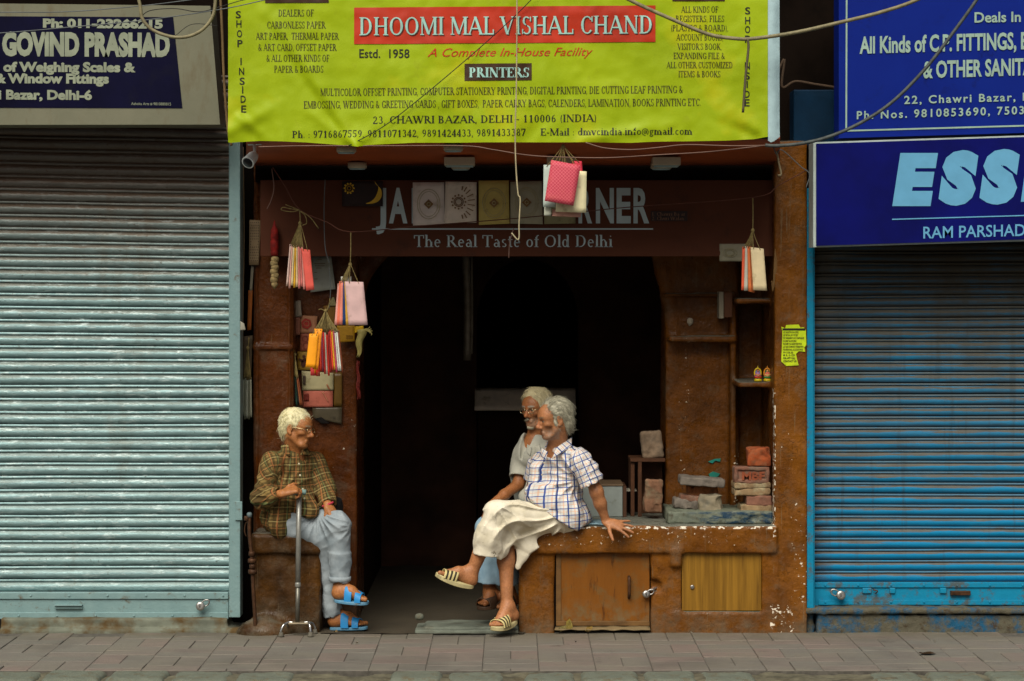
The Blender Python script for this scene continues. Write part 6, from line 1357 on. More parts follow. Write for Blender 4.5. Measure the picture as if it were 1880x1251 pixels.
def uv_cloth(me, V, F, s, frames):
    """weave coordinates: length along and round the nearest limb, in metres"""
    cen = V[F].mean(1); gi, names = s.groups(cen.astype(np.float32)); uv = np.zeros((len(F), F.shape[1], 2))
    for i, nme in enumerate(names):
        w = gi == i
        if not w.any(): continue
        o, ax, ref, rad = frames[nme]; o = np.array(o); ax = np.array(nrm(ax)); e1 = np.array(ref)-ax*np.dot(ref, ax); e1 /= np.linalg.norm(e1); e2 = np.cross(ax, e1)
        q = V[F[w]]-o; a = np.arctan2(q@e2, q@e1); c_ = cen[w]-o; a0 = np.arctan2(c_@e2, c_@e1)[:, None]; a = a0+(a-a0+np.pi) % (2*np.pi)-np.pi
        uv[w, :, 0] = a*rad; uv[w, :, 1] = q@ax
    l = me.uv_layers.new(name='weave'); l.data.foreach_set('uv', uv.reshape(-1).astype(np.float32))
def plaid(name, base, stripes, rough=.85):
    t = Mt(name, rough, 0, .2); u, v, _ = t.sep(t.n('UVMap', uv_map='weave').outputs[0]); k = base; wob = t.ma('MULTIPLY', t.ma('SUBTRACT', t.noise(t.pos(), 30, 2), .5), .0035)
    u = t.ma('ADD', u, wob); v = t.ma('ADD', v, wob)
    for ax, per, off, wid, col, st in stripes:
        fr_ = t.ma('FRACT', t.ma('ADD', t.ma('DIVIDE', u if ax == 'u' else v, per), off)); m = t.ma('MULTIPLY', t.ma('LESS_THAN', fr_, wid), st); k = t.mix(m, k, col)
    k = t.mix(t.ma('MULTIPLY', t.ramp(t.noise(t.pos(), 9, 5, .6), .45, .75), .22), k, (.02, .018, .012, 1)); t.col(k); t.bump(t.noise(t.pos(), 55, 5, .65), .35, .006); return t.m
def skinm(name):
    t = Mt(name, .5, 0, .4); a = t.n('VertexColor', layer_name='Col').outputs[0]
    k = t.mix(t.ramp(t.noise(t.pos(), 90, 5, .7), .35, .75), a, t.mix(1.0, a, (.62, .55, .5, 1), 'MULTIPLY')); t.col(k); t.b.inputs['Subsurface Weight'].default_value = .06; t.b.inputs['Subsurface Radius'].default_value = (.012, .004, .002)
    t.bump(t.ma('ADD', t.noise(t.pos(), 130, 5, .7), t.ma('MULTIPLY', t.noise(t.map(t.pos(), (40, 40, 160)), 1, 3), .6)), .35, .004); return t.m
SKIN = skinm('skin')
def hairm(name, a, b):
    t = Mt(name, .5, 0, .4); k = t.mix(t.n('NewGeometry').outputs['Random Per Island'], a, b); k = t.mix(t.ma('MULTIPLY', t.ramp(t.noise(t.pos(), 120, 3), .55, .75), .5), k, tuple(x*.35 for x in a[:3])+(1,)); t.col(k); return t.m
def hair(root, H, shape, comb, mat, n=650, ln=(.03, .06), seed=1, lift=.35, rmax=.0021, name='hair'):
    """a cap of hair (shape(sdf) adds it) carrying many combed locks"""
    s = SDF(); shape(s); s.disp = lambda P: .0025*nz(P, 90, seed)+.0015*nz(P, 210, seed+1)
    V, F = s.mesh(.0045, pad=.01); s.disp = None
    rs = np.random.RandomState(seed); tri = rs.randint(0, len(F), n*3)
    q = H.loc(V[F[tri]].mean(1)); nn = np.cross(V[F[tri, 2]]-V[F[tri, 0]], V[F[tri, 3]]-V[F[tri, 1]]); nn /= np.maximum(np.linalg.norm(nn, axis=1), 1e-9)[:, None]
    base = V[F[tri]].mean(1); out = (((base-np.array(H.c))*nn).sum(1) > 0) & ~((q[:, 0] > -.035) & (q[:, 2] < -.04) & (n > 300)); base, nn, q = base[out][:n], nn[out][:n], q[out][:n]
    AV, AF = [V], [F]; off = len(V)
    for p, m, l in zip(base, nn, q):
        dv = np.array(comb(*l))@H.M.T+rs.normal(size=3)*.16; dv -= m*(dv@m); dv /= max(np.linalg.norm(dv), 1e-6); L = rs.uniform(*ln)*H.k; seg = 5; r0 = rs.uniform(.6, 1)*rmax
        sd_ = np.cross(dv, m); pos = p-m*.002; ring = []
        for i in range(seg+1):
            r = r0*(1-.85*i/seg)
            for a in (0, 2.09, 4.19): ring.append(pos+(sd_*math.cos(a)+m*math.sin(a))*r)
            t_ = i/seg; pos = pos+(dv+m*lift*(.5-t_)*1.1)*L/seg; dv = dv+np.array([0, 0, -.10])+rs.normal(size=3)*.05; dv /= np.linalg.norm(dv)
        AV.append(np.array(ring)); fs = []
        for i in range(seg):
            for j in range(3): a, b = off+i*3+j, off+i*3+(j+1) % 3; fs.append((a, b, b+3, a+3))
        AF.append(np.array(fs)); off += len(ring)
    return part(name, np_mesh(name, np.concatenate(AV), np.concatenate(AF)), mat, root)
def glasses(root, H, mat, name='glasses', sc=1.0, lab=None):
    bm = bmesh.new()
    for y in (-.032, .032):
        tube(bm, [H.p(.101-.10*abs(y*1.0+.018*math.cos(a)*1.0)*.35, y+.021*math.cos(a), -.003+.017*math.sin(a)) for a in [2*math.pi*i/20 for i in range(21)]], .0019, 5, 1, curve=False)
        tube(bm, [H.p(.093, y*1.68, .004), H.p(.05, .074*(1 if y > 0 else -1), .006), H.p(-.02, .080*(1 if y > 0 else -1), .008)], .0019, 5, 3)
    tube(bm, [H.p(.103, -.011, .0), H.p(.107, 0, .004), H.p(.103, .011, .0)], .0018, 5, 3); return part(name, bm, mat, root, lab)
def body_part(root, s, H, skin, stub=None, res=.0042, brow=(.5, .47, .4), dark=None):
    V, F = s.mesh(res); me = np_mesh('body', V, F); rgb = H.paint(V, skin, stub, brow)
    if dark is not None: rgb = rgb*dark(V)[:, None]
    col_attr(me, np.clip(rgb, 0, 1)); return part('body', me, SKIN, root)
def cloth_part(name, root, s, mat, res=.005, frames=None, label=None):
    V, F = s.mesh(res); me = np_mesh(name, V, F)
    if frames: uv_cloth(me, V, F, s, frames)
    return part(name, me, mat, root, label)
def flap(root, pts, th, mat, name='collar', frame=None, bend=.004):
    """a stiff piece of cloth between four world corners"""
    bm = sheet(pts[0], pts[1], pts[2], pts[3], 8, 6, lambda u, v: (0, -bend*math.sin(math.pi*u)-.003*math.sin(math.pi*v), 0), thick=-th)
    uvl = bm.loops.layers.uv.new('weave'); o = Vector(pts[3]); ex = (Vector(pts[2])-o).normalized()
    for f in bm.faces:
        for lp in f.loops: q = lp.vert.co-o; lp[uvl].uv = (q.dot(ex), (q-ex*q.dot(ex)).length)
    return part(name, bm, mat, root, sm=True)
def collar_ring(s, c, T, r=.058, th=.010, h=.016, g='torso'):
    L = Vector((0, 0, 1)).cross(T).normalized(); pts = [c+(T*math.cos(R(a))*.95+L*math.sin(R(a)))*r+Vector((0, 0, -.018*math.cos(R(a)))) for a in range(38, 323, 24)]
    for a, b in zip(pts[:-1], pts[1:]):
        for dz in (-h, 0, h): s.cap(a+Vector((0, 0, dz)), b+Vector((0, 0, dz)), th, None, .008, g=g)
def button(root, p, m, r=.006): part('button', nlathe([(r, 0), (r, .002), (r*.6, .0028)], p, (0.1, -1, .15), 10), m, root)
LIT = (.35, .35, .35)
# ------------------------------------------------------------------ the old man with the stick (left)
pa = thing('person', 'seated old man in brown plaid shirt and pale blue trousers, holding the stick', 'person', W(545, 1160, .1))
J = W
TA = nrm((.68, -.73, 0)); RA = Vector((-.73, -.68, 0))     # chest direction, his right
pel, che, nek = J(530, 952, .12), J(540, 876, .07), J(541, 836, .06)
rsh, rel, rwr = J(498, 850, -.05), J(481, 913, -.10), J(519, 907, -.185)
lsh, lel, lwr = J(578, 850, .14), J(600, 902, .08), J(602, 927, -.03)
rhp, rkn, ran = J(520, 962, .02), J(603, 990, .02), J(613, 1118, .08)
lhp, lkn, lan = J(548, 955, .16), J(624, 968, -.05), J(626, 1078, -.05)
HA = Head(J(545, 787, .0), (.92, -.36, -.10), (.08, .05, 1), .91)
s = SDF(); HA.build(s, .004)
s.cap(nek+Vector((0, 0, -.03)), HA.p(-.025, 0, -.045), .052, .050, .03); s.cap(HA.p(.02, 0, -.095), nek+Vector((.03, -.03, -.01)), .02, .02, .03)
s.cap(che, nek+Vector((0, 0, -.06)), .10, .07, .04, TA, .75); s.cap(pel, che, .11, .11, .05, TA, .75)
s.cap(rsh, rel, .040, .034, .02); s.cap(rel, rwr, .034, .024, .02); s.cap(lsh, lel, .040, .034, .02); s.cap(lel, lwr, .034, .024, .02)
s.cap(rsh, nek, .04, .04, .03); s.cap(lsh, nek, .04, .04, .03)
# right hand closed on the handle of the stick
hand(s, rwr, J(540, 900, -.165)-rwr, (-.05, .35, -1), True, [(.75, 1.15, .8), (.8, 1.2, .8), (.85, 1.2, .8), (.9, 1.2, .8)], .04, (.5, .6), .96, tdir=(.75, .35, -.3))
# left hand a loose fist on the knee
hand(s, lwr, Vector((.38, -.30, -.60)), (-.45, .45, -.75), False, [(.8, 1.3, .9), (.9, 1.3, .9), (.95, 1.3, .9), (1.0, 1.3, .9)], .03, (.7, .4), .96, tdir=(.8, .3, .5))
s.cap(rhp, rkn, .06, .05, .03); s.cap(rkn, ran, .05, .034, .03); s.cap(lhp, lkn, .06, .05, .03); s.cap(lkn, lan, .052, .034, .03)
fu = nrm((.02, 0, 1))
h1, t1 = J(608, 1150, .08), J(672, 1149, .03); foot(s, J(614, 1128, .085), h1, t1, (0, 0, 1), True)
h2, t2 = J(615, 1098, -.06), J(675, 1103, -.10); foot(s, J(626, 1078, -.05), h2, t2, (.1, -.12, 1), False)
SA = (.43, .172, .054)
body_part(pa, s, HA, SA, None, brow=(.42, .32, .20))
# shirt
s = SDF(); g = 'torso'
s.cap(J(528, 950, .10), J(536, 892, .07), .150, .136, .05, TA, .72, g=g); s.cap(J(536, 892, .07), J(540, 856, .065), .140, .118, .05, TA, .72, g=g)
s.cap(J(503, 851, -.035), J(540, 844, .06), .062, .066, .04, g=g); s.cap(J(573, 851, .13), J(540, 844, .06), .058, .066, .04, g=g)
s.cap(J(517, 905, -.02), J(514, 963, -.06), .085, .070, .05, TA, .55, g=g); s.cap(J(500, 940, .03), J(511, 975, -.05), .06, .030, .04, (0, -1, 0), .6, g=g)
s.cap(J(555, 925, .0), J(570, 938, -.04), .075, .05, .04, g=g)
s.cap(rsh, rel, .062, .062, .03, g='armr'); s.cap(rel, J(497, 910, -.14), .062, .052, .025, g='armr'); cyl(s, J(490, 911, -.125), J(518, 906, -.182), .053, .041, .02, g='armr')
s.cap(lsh, lel, .058, .052, .03, g='arml'); cyl(s, lel, J(604, 926, -.01), .052, .041, .02, g='arml')
s.cap(J(518, 906, -.182), J(526, 904, -.20), .034, None, .003, op='-'); s.cap(J(603, 924, -.02), J(604, 932, -.04), .034, None, .003, op='-')
s.cap(nek+Vector((0, 0, .02)), nek+TA*.03+Vector((0, 0, -.02)), .055, .045, .015, op='-'); s.cap(nek+TA*.09+Vector((0, 0, -.00)), nek+TA*.115+Vector((0, 0, -.075)), .028, .008, .012, op='-')
collar_ring(s, nek+Vector((0, 0, .012)), TA)
s.cap(J(549, 858, -.06), J(556, 935, -.08), .0035, None, .006, op='-')
s.box(J(566, 893, .0)-Vector((.032, .2, .032)), J(566, 893, .0)+Vector((.03, .2, .0)), .004, op='+', k=.001) if False else None
s.disp = lambda P: folds(P, .012, (.2, -.1, 1), 22, 71)*(.5+.5*np.clip((1.1-P[:, 2])*3, 0, 1))+folds(P, .012, (1, -.6, -.35), 26, 75)*np.clip(1-np.abs(P[:, 2]-.80)*4, 0, 1)+.002*nz(P, 70, 77)+radial(P, J(515, 905), 9, .010, .04, .24, 78)
PLA = plaid('brown_plaid', C(128, 106, 60), [('u', .036, .0, .34, C(66, 50, 24), .75), ('v', .040, .1, .32, C(72, 56, 28), .65), ('u', .036, .5, .12, C(46, 34, 18), .85), ('v', .040, .55, .10, C(50, 38, 20), .85), ('u', .072, .30, .08, C(170, 104, 60), .6), ('v', .080, .36, .06, C(160, 104, 60), .55), ('u', .072, .82, .07, C(84, 104, 62), .7), ('v', .08, .88, .05, C(170, 156, 104), .6)])
sh = cloth_part('shirt', pa, s, PLA, .0048, {'torso': (pel+Vector((0, 0, 0)), (.06, -.05, 1), -TA, .155), 'armr': (rsh, (rel-rsh)*.5+(rwr-rel)*.5, (.3, 1, .6), .058), 'arml': (lsh, lel-lsh, (0, 1, .3), .055)})
flap(sh, [J(517, 833, -.015), J(534, 838, -.055), J(529, 816, -.03), J(516, 818, .01)], .004, PLA); flap(sh, [J(551, 836, -.05), J(570, 836, .02), J(562, 820, .04), J(556, 822, -.01)], .004, PLA)
BTN = plain('shirt_button', C(190, 180, 150), .4, bump=0)
for (a, b, y_) in ((549, 852, -.083), (551, 873, -.098), (556, 898, -.104), (559, 915, -.11)): button(sh, J(a, b, y_), BTN)
# trousers
s = SDF(); g = None
s.cap(rhp, J(598, 985, .0), .088, .072, .03, g='t'); s.cap(J(598, 988, .0), J(606, 1060, .05), .066, .053, .03, g='t'); cyl(s, J(604, 1040, .045), J(613, 1132, .078), .055, .057, .02, g='t')
s.cap(lhp, J(618, 962, -.06), .088, .074, .03, g='t'); s.cap(J(621, 966, -.06), J(624, 1030, -.06), .071, .061, .03, g='t'); cyl(s, J(624, 1015, -.06), J(624, 1069, -.055), .063, .057, .02, g='t')
s.cap(J(530, 955, .1), J(545, 950, .08), .13, .12, .04, g='t'); s.cap(J(624, 1064, -.055), J(624, 1080, -.05), .050, None, .003, op='-'); s.cap(J(613, 1126, .078), J(613, 1142, .08), .050, None, .003, op='-')
s.cap(J(583, 945, -.14), J(600, 985, -.15), .012, .010, .014, op='-'); s.cap(J(600, 985, -.15), J(604, 1045, -.12), .010, .008, .014, op='-')
s.disp = lambda P: radial(P, J(585, 940), 9, .012, .03, .20, 80, .8)+radial(P, J(650, 966), 6, .009, .02, .12, 82, .8)+folds(P, .008, (.95, -.1, -.40), 34, 84, .93)*np.clip((.64-P[:, 2])*5, .1, 1)+folds(P, .006, (1, -.4, .6), 46, 86, .93)+folds(P, .007, (.12, 0, 1), 28, 89, .94)*np.clip((.5-P[:, 2])*5, 0, 1)+.0015*nz(P, 70, 87)
def clothm(name, c, c2, spots=None):
    t = Mt(name, .85, 0, .2); k = t.mix(t.ramp(t.noise(t.pos(), 9, 5, .6), .35, .7), c, c2); k = t.mix(t.ma('MULTIPLY', t.ramp(t.noise(t.map(t.pos(), (200, 200, 60)), 1, 2), .4, .7), .2), k, c2)
    if spots: k = t.mix(t.ramp(t.noise(t.pos(), 60, 3, .6), .70, .73), k, spots)
    t.col(k); t.bump(t.noise(t.pos(), 45, 5, .65), .3, .006); return t.m
TRA = clothm('pale_blue_cotton', C(160, 170, 174), C(126, 138, 144)); tr = cloth_part('trousers', pa, s, TRA, .005)
for a, b, y_, r0 in ((624, 1063, -.056, .060),):
    part('hem', nlathe([(r0+.001, -.012), (r0+.004, -.010), (r0+.004, .012), (r0, .014)], J(a, b, y_), (0, 0, 1), 22), TRA, tr)
hair(pa, HA, lambda s: (HA.ell(s, (-.020, 0, .046), (.100, .083, .088), .01), HA.ell(s, (-.060, 0, -.005), (.055, .068, .070), .02), HA.ell(s, (.115, 0, -.045), (.085, .12, .115), .02, '-'), HA.ell(s, (.030, 0, -.075), (.075, .12, .078), .02, '-'), HA.ell(s, (-.008, .085, -.012), (.022, .03, .030), .01, '-'), HA.ell(s, (-.008, -.085, -.012), (.022, .03, .030), .01, '-')),
     lambda x, y, z: (.35 if x > -.02 else -.2, .0, -.9 if z < .10 else -.35) if x < .03 else (.75, 0, -.35), hairm('white_hair', C(236, 230, 196), C(214, 204, 150)), 1700, (.028, .052), 5, rmax=.0016)
glasses(pa, HA, plain('gold_rim', (.55, .42, .22, 1), .25, .9, bump=0))
BLU = plain('blue_rubber', C(44, 138, 200), .5, var=.1, bump=.1); BLS = plain('pale_sole', C(96, 148, 178), .6, var=.2, dirt=C(110, 104, 80), dsc=20)
sandal(pa, h1, t1, (0, 0, 1), True, BLS, [BLU], [(.34, .56, .0), (.66, .84, .0)], hgt=(.082, .042)); sandal(pa, h2, t2, (.1, -.12, 1), False, BLS, [BLU], [(.34, .56, .0), (.66, .84, .0)], hgt=(.082, .042))
bm = bmesh.new(); tube(bm, [lwr+(lwr-lel).normalized()*-.004+Vector((.029*math.cos(a), .029*math.sin(a)*.9, .012*math.cos(a))) for a in [2*math.pi*i/16 for i in range(17)]], .0065, 6, 1, curve=False); part('bracelet', bm, plain('red_thread', C(196, 60, 80), .8), pa)
# ------------------------------------------------------------------ the man in front (right)
pc = thing('person', 'old man in blue and white checked shirt and cream dhoti, legs crossed', 'person', W(1040, 965, .1))
TC = nrm((-.78, -.62, .05)); LC = nrm((.62, -.78, 0))
pel, che, nek = J(1040, 938, .14), J(1030, 866, .06), J(1024, 822, .03)
lsh, lel, lwr = J(1070, 846, -.10), J(1095, 904, -.12), J(1112, 955, -.085)
rsh, rel, rwr = J(988, 848, .16), J(976, 905, .22), J(985, 945, .18)
lhp, lkn, lan = J(1042, 948, .02), J(912, 940, -.16), J(866, 1052, -.13)
rhp, rkn, ran = J(1012, 945, .20), J(936, 960, .0), J(931, 1112, -.10)
HC = Head(J(1017, 770, -.05), (-.94, -.31, -.13), (-.12, -.05, 1), .93)
s = SDF(); HC.build(s, .006)
s.cap(nek+Vector((0, 0, -.03)), HC.p(-.028, 0, -.045), .054, .052, .03); s.cap(HC.p(.01, 0, -.095), nek+TC*.04, .022, .022, .03)
s.cap(che, nek+Vector((0, 0, -.05)), .10, .07, .04, TC, .75); s.cap(pel, che, .11, .11, .05, TC, .75); s.cap(lsh, nek, .04, .04, .03); s.cap(rsh, nek, .04, .04, .03)
s.cap(lsh, lel, .038, .032, .02); s.cap(lel, lel*.6+lwr*.4, .032, .032, .03); s.cap(lel*.6+lwr*.4, lwr, .032, .023, .03); s.ell(lel+Vector((.006, .010, 0)), (.026, .026, .038), None, .03)
s.cap(rsh, rel, .040, .036, .02); s.cap(rel, rwr, .035, .026, .02); hand(s, rwr, Vector((-.5, -.4, -.5)), (.0, -.2, -1), True, [(.3, .4, .3)]*4)
hand(s, lwr+Vector((.004, -.006, -.012)), Vector((.86, -.14, -.20)), (.05, .70, -.72), False, [(.05, .14, .12), (.02, .10, .1), (-.02, .12, .1), (-.05, .14, .1)], .42, (.15, .3), .98, tdir=(.35, .9, .05))
s.cap(lhp, lkn, .05, .042, .03); s.cap(lkn, J(893, 985, -.15), .042, .050, .03); s.cap(J(893, 985, -.15), lan, .050, .033, .03); s.cap(rhp, rkn, .05, .045, .03); s.cap(rkn, J(929, 1030, -.06), .045, .048, .03); s.cap(J(929, 1030, -.06), ran, .046, .031, .03)
h1, t1 = J(945, 1138, -.06), J(907, 1152, -.20); foot(s, J(933, 1116, -.095), h1, t1, (0, 0, 1), False)
h2, t2 = J(868, 1076, -.13), J(803, 1053, -.17); foot(s, J(862, 1052, -.13), h2, t2, (-.25, -.10, 1), True)
SCc = (.45, .192, .078)
body_part(pc, s, HC, SCc, (.30, .255, .20), brow=(.22, .15, .09))
s = SDF(); g = 'torso'
s.cap(J(1034, 940, .12), J(1028, 886, .08), .150, .142, .05, TC, .74, g=g); s.cap(J(1028, 886, .08), J(1026, 856, .06), .142, .124, .05, TC, .72, g=g)
s.cap(J(1060, 845, -.06), J(1030, 834, .03), .064, .062, .05, g=g); s.cap(J(996, 848, .12), J(1024, 840, .04), .060, .066, .04, g=g); s.cap(J(1060, 847, -.06), nek+Vector((0, 0, -.010)), .056, .060, .03, g=g)
s.cap(J(1045, 930, .03), J(1064, 948, .02), .085, .07, .05, g=g); s.cap(J(985, 915, .06), J(1000, 925, .02), .07, .07, .05, g=g); s.cap(J(1010, 925, -.02), J(1050, 950, -.02), .06, .045, .05, g=g)
s.cap(J(988, 862, .03), J(985, 900, .03), .055, .06, .05, g=g); s.cap(J(984, 908, -.085), J(1054, 944, -.085), .060, .056, .05, (.3, -1, .3), .5, g=g); s.cap(J(1040, 940, -.08), J(1066, 955, -.05), .05, .032, .04, (.3, -1, .3), .5, g=g)
s.cap(lsh+Vector((-.012, 0, -.004)), J(1077, 865, -.11), .062, .064, .05, g='arml'); cyl(s, J(1074, 856, -.105), J(1088, 889, -.125), .064, .068, .03, g='arml'); cyl(s, rsh, J(980, 885, .20), .06, .066, .03, g='armr')
s.cap(J(1087, 886, -.125), J(1091, 902, -.13), .058, None, .003, op='-')
s.cap(nek+Vector((0, 0, .02)), nek+TC*.03+Vector((0, 0, -.02)), .056, .046, .015, op='-'); s.cap(nek+TC*.09, nek+TC*.12+Vector((0, 0, -.075)), .028, .008, .012, op='-')
collar_ring(s, nek+Vector((0, 0, .010)), TC, .060); s.cap(J(998, 848, -.06), J(985, 925, -.05), .0035, None, .006, op='-')
s.disp = lambda P: folds(P, .015, (.9, -.3, -.45), 24, 91)*np.clip((1.0-P[:, 2])*4.5, .1, 1)+folds(P, .009, (-.3, -.2, 1), 24, 94)+folds(P, .009, (1, 0, .8), 28, 96)*np.clip((P[:, 2]-.9)*6, 0, 1)+radial(P, J(1062, 880), 8, .010, .03, .26, 98)+.0018*nz(P, 80, 97)
PLC = plaid('blue_check', C(218, 218, 212), [('u', .0385, .40, .12, C(222, 168, 128), .6), ('v', .0385, .45, .12, C(222, 168, 128), .6), ('u', .0385, .70, .08, C(170, 166, 176), .4), ('v', .0385, .2, .08, C(170, 160, 166), .4), ('u', .0385, .0, .13, C(28, 70, 150), .92), ('v', .0385, .0, .13, C(24, 66, 146), .92), ('u', .077, .04, .09, C(16, 40, 100), .7)])
sh = cloth_part('shirt', pc, s, PLC, .0048, {'torso': (pel, (-.05, -.02, 1), -TC, .155), 'arml': (lsh, lel-lsh, (.3, 1, .2), .068), 'armr': (rsh, rel-rsh, (0, 1, 0), .06)})
flap(sh, [J(1013, 843, -.105), J(1049, 820, -.055), J(1050, 803, .0), J(1022, 822, -.07)], .004, PLC); flap(sh, [J(994, 838, -.05), J(1002, 846, -.095), J(1006, 830, -.085), J(994, 823, -.02)], .004, PLC)
for (a, b, y_) in ((999, 850, -.115), (995, 872, -.10), (990, 896, -.085)): button(sh, J(a, b, y_), BTN, .005)
part('pocket', sheet(J(1012, 884, -.105), J(1040, 884, -.115), J(1041, 856, -.11), J(1013, 858, -.10), 3, 3, thick=-.002), PLC, sh) if False else None
# dhoti
s = SDF()
s.cap(J(1040, 950, .10), J(985, 950, .06), .125, .115, .05); s.cap(lhp, J(945, 948, -.10), .095, .088, .04); s.cap(J(945, 948, -.10), J(915, 942, -.155), .088, .072, .04)
s.cap(J(915, 946, -.155), J(900, 985, -.155), .085, .085, .04); cyl(s, J(903, 970, -.155), J(893, 1019, -.145), .078, .074, .03)
s.cap(J(1010, 945, .2), J(940, 962, .0), .10, .085, .04); s.cap(J(935, 970, -.07), J(922, 1005, -.10), .075, .065, .05)
s.cap(J(968, 968, -.06), J(962, 1000, -.07), .060, .040, .04, (0, 1, 0), .5); s.cap(J(964, 1000, -.07), J(951, 1040, -.075), .036, .012, .03, (0, 1, 0), .4); s.cap(J(1000, 960, -.04), J(960, 990, -.06), .055, .04, .04, (0, 1, 0), .6)
s.cap(J(893, 1012, -.145), J(886, 1045, -.14), .064, .06, .003, op='-'); s.cap(J(928, 1004, -.09), J(928, 1040, -.08), .055, .05, .01, op='-')
s.disp = lambda P: np.clip(radial(P, J(1075, 935), 13, .022, .17, .60, 101, .8)*np.clip((P[:, 2]-.42)*6, .2, 1)+radial(P, J(905, 915), 7, .014, .05, .36, 103, .8)+folds(P, .010, (.30, 0, 1), 26, 104, .93)*np.clip((.58-P[:, 2])*6, 0, 1)+folds(P, .006, (1, -.2, -.5), 34, 105, .9)+.0014*nz(P, 60, 107), -.016, .007)
DH = clothm('cream_cotton', C(236, 228, 206), C(208, 198, 170), C(96, 84, 64)); cloth_part('dhoti', pc, s, DH, .005)
hair(pc, HC, lambda s: (HC.ell(s, (-.026, 0, .046), (.098, .083, .086), .01), HC.ell(s, (-.070, 0, -.015), (.050, .068, .075), .02), HC.ell(s, (.01, .058, -.02), (.018, .016, .032), .012), HC.ell(s, (.01, -.058, -.02), (.018, .016, .032), .012), HC.ell(s, (.110, 0, -.025), (.090, .12, .110), .02, '-'), HC.ell(s, (-.010, .085, -.010), (.022, .022, .030), .01, '-'), HC.ell(s, (-.010, -.085, -.010), (.022, .022, .030), .01, '-'), HC.ell(s, (.03, 0, -.10), (.05, .12, .06), .02, '-')),
     lambda x, y, z: (-.8, 0, .25) if x > .0 else (-.5, 0, -.7), hairm('silver_hair', C(196, 192, 168), C(140, 136, 116)), 1900, (.03, .068), 9, lift=.45, rmax=.0016)
SLC = plain('cream_rubber', C(206, 190, 130), .55, var=.15, bump=.1); SLS = plain('cream_sole', C(190, 178, 130), .6, var=.15, dirt=C(120, 110, 80), dsc=18); SLD = plain('dark_stripe', C(46, 40, 26), .6, bump=0)
sandal(pc, h1, t1, (0, 0, 1), False, SLS, [SLC, SLD], [(.50, .86, .0)], w=.050, th=.026, hgt=(.074, .040), crv=.6); sandal(pc, h2, t2, (-.25, -.10, 1), True, SLS, [SLC, SLD], [(.50, .86, .0)], w=.050, th=.026, hgt=(.074, .040), crv=.6)
# ------------------------------------------------------------------ the man behind him
pb = thing('person', 'bespectacled old man in greyish white shirt, half hidden behind the checked shirt', 'person', W(990, 965, .5))
TB = nrm((-.55, -.83, 0)); RB = nrm((-.83, .55, 0))
pel, che, nek = J(988, 948, .50), J(980, 868, .42), J(980, 812, .40)
rsh, rel, rwr = J(962, 834, .40), J(951, 890, .33), J(901, 928, .15); lsh = J(1010, 838, .32)
rhp, rkn, ran = J(975, 955, .45), J(896, 970, .16), J(898, 1088, .20); lhp, lkn, lan = J(1000, 955, .36), J(925, 975, .10), J(934, 1092, .16)
HB = Head(J(984, 750, .38), (-.60, -.79, -.10), (-.04, -.02, 1), .93)
s = SDF(); HB.build(s, .004)
s.cap(nek+Vector((0, 0, -.03)), HB.p(-.025, 0, -.045), .052, .050, .03); s.cap(che, nek+Vector((0, 0, -.05)), .10, .07, .04, TB, .75); s.cap(pel, che, .11, .11, .05, TB, .75)
s.cap(rsh, rel, .038, .033, .02); s.cap(rel, rel*.5+rwr*.5, .033, .030, .02); s.cap(rel*.5+rwr*.5, rwr, .030, .023, .02); s.cap(rsh, nek, .04, .04, .03); s.cap(lsh, nek, .04, .04, .03); s.cap(lsh, J(1020, 890, .3), .04, .035, .02); s.cap(J(1020, 890, .3), J(1000, 930, .2), .035, .026, .02)
hand(s, rwr, Vector((-.30, -.35, -.66)), (.75, .35, -.55), True, [(.35, .5, .4), (.4, .5, .4), (.45, .5, .4), (.5, .55, .4)], .10, (.3, .3), 1.0, tdir=(.7, .6, .2))
hand(s, J(1000, 930, .2), Vector((-.5, -.2, -.5)), (0, -.2, -1), False, [(.3, .4, .3)]*4)
s.cap(rkn, ran, .05, .034, .03); s.cap(lkn, lan, .05, .034, .03); s.cap(rhp, rkn, .06, .05, .03); s.cap(lhp, lkn, .06, .05, .03)
h1, t1 = J(913, 1106, .20), J(882, 1113, .06); foot(s, J(902, 1090, .19), h1, t1, (0, 0, 1), True); h2, t2 = J(942, 1112, .18), J(922, 1119, .05); foot(s, lan, h2, t2, (0, 0, 1), False)
body_part(pb, s, HB, (.36, .14, .048), (.40, .34, .26), brow=(.42, .38, .30))
s = SDF(); g = None
s.cap(J(985, 945, .48), J(980, 880, .43), .140, .132, .05, TB, .72); s.cap(J(980, 880, .43), J(981, 846, .41), .132, .115, .05, TB, .72); s.cap(J(967, 838, .41), J(982, 834, .40), .060, .066, .04); s.cap(J(1005, 836, .34), J(984, 828, .39), .060, .068, .04)
s.cap(J(964, 840, .41), nek+Vector((0, 0, -.018)), .058, .064, .03); s.cap(J(1004, 842, .34), nek+Vector((0, 0, -.018)), .056, .064, .03); s.cap(nek+TB*.02, nek+TB*.05+Vector((0, 0, -.08)), .072, .085, .04)
s.cap(rsh, J(957, 860, .38), .060, .062, .03); cyl(s, J(959, 850, .39), J(953, 878, .345), .062, .062, .02); s.cap(lsh, J(1018, 880, .3), .058, .06, .03); s.cap(J(972, 905, .33), J(967, 912, .30), .06, .05, .05)
s.cap(J(953, 875, .345), J(950, 892, .33), .050, None, .003, op='-'); s.cap(nek+Vector((0, 0, .05)), nek+TB*.02+Vector((0, 0, .02)), .050, .046, .012, op='-'); s.cap(nek+TB*.06+Vector((0, 0, .07)), nek+TB*.085+Vector((0, 0, .0)), .042, .032, .010, op='-'); s.cap(nek+TB*.085+Vector((0, 0, .0)), nek+TB*.125+Vector((0, 0, -.085)), .032, .010, .010, op='-')
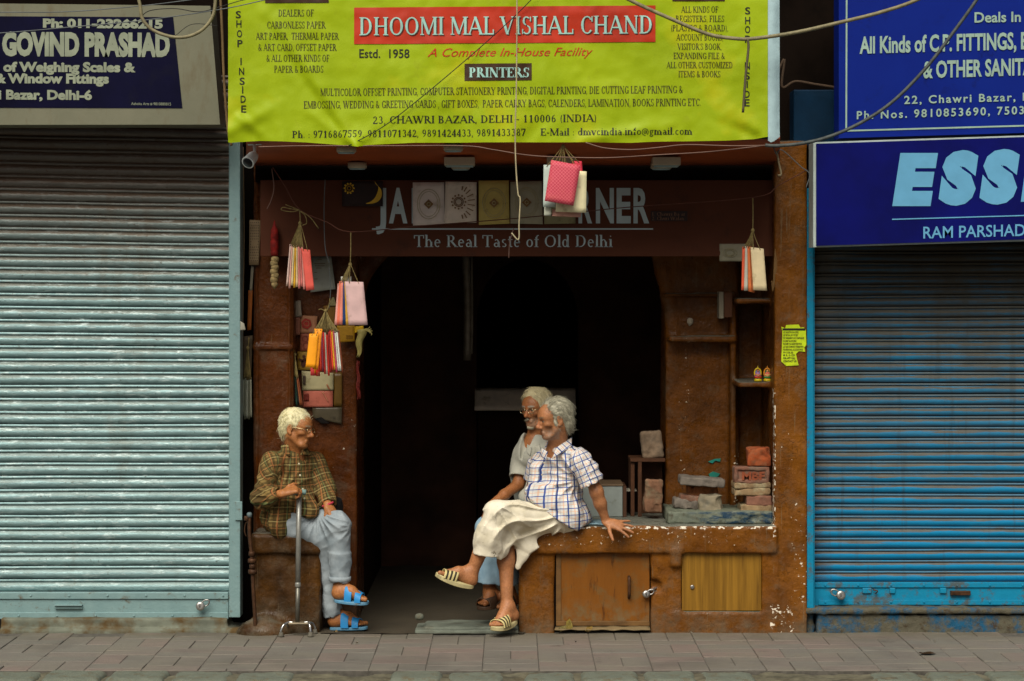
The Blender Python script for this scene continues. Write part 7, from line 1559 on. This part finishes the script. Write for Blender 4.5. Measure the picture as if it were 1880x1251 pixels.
s.disp = lambda P: folds(P, .009, (.1, 0, 1), 18, 111)+folds(P, .007, (1, -.3, -.6), 20, 114)*np.clip((.95-P[:, 2])*5, 0, 1)
sb_ = cloth_part('shirt', pb, s, clothm('grey_white_cotton', C(186, 184, 168), C(156, 156, 144)), .0055); PBM = sb_.data.materials[0]
flap(sb_, [J(966, 830, .285), J(973, 838, .270), J(976, 823, .285), J(968, 816, .33)], .004, PBM); flap(sb_, [J(982, 842, .265), J(994, 830, .245), J(991, 816, .285), J(983, 822, .285)], .004, PBM)
for a, b in ((978, 845), (977, 866)): button(sb_, J(a, b, .285), BTN, .005)
s = SDF(); s.cap(rhp, rkn, .09, .074, .04); s.cap(rkn, J(897, 1020, .18), .072, .066, .03); cyl(s, J(896, 1010, .18), J(897, 1069, .19), .068, .074, .02); s.cap(lhp, lkn, .09, .074, .04); cyl(s, lkn, J(934, 1072, .155), .070, .066, .03); s.cap(J(897, 1064, .19), J(897, 1080, .19), .062, None, .003, op='-')
s.disp = lambda P: folds(P, .009, (.05, 0, 1), 17, 121)+.001*nz(P, 60, 122)
cloth_part('trousers', pb, s, clothm('light_blue_cotton', C(160, 190, 206), C(128, 160, 180)), .0055)
hair(pb, HB, lambda s: (HB.ell(s, (-.020, 0, .046), (.100, .088, .088), .01), HB.ell(s, (-.050, 0, -.010), (.055, .080, .072), .02), HB.ell(s, (.120, 0, -.040), (.085, .068, .118), .02, '-'), HB.ell(s, (.04, 0, -.085), (.085, .12, .075), .02, '-')),
     lambda x, y, z: (.15, 1.0 if y > 0 else -1.0, -.15) if z > .08 else (-.3, .25 if y > 0 else -.25, -.9), hairm('cream_hair', C(218, 208, 170), C(176, 164, 124)), 1700, (.03, .062), 13, lift=.42, rmax=.0016)
hair(pb, HB, lambda s: (HB.cap(s, (.090, .024, -.062), (.097, 0, -.055), .0025, .004), HB.cap(s, (.090, -.024, -.062), (.097, 0, -.055), .0025, .004), HB.ell(s, (.066, 0, -.108), (.022, .028, .016), .012)), lambda x, y, z: (.2, 0, -1), hairm('white_beard', C(190, 182, 156), C(150, 140, 116)), 200, (.008, .014), 15, lift=.2, rmax=.0013, name='beard')
glasses(pb, HB, plain('pale_gold_rim', (.6, .5, .3, 1), .25, .9, bump=0))
BRL = plain('brown_leather', C(74, 54, 38), .55, var=.2, bump=.2)
sandal(pb, h1, t1, (0, 0, 1), True, BRL, [BRL], [(.36, .84, .0)], th=.02, hgt=(.08, .042)); sandal(pb, h2, t2, (0, 0, 1), False, BRL, [BRL], [(.36, .84, .0)], th=.02, hgt=(.08, .042))
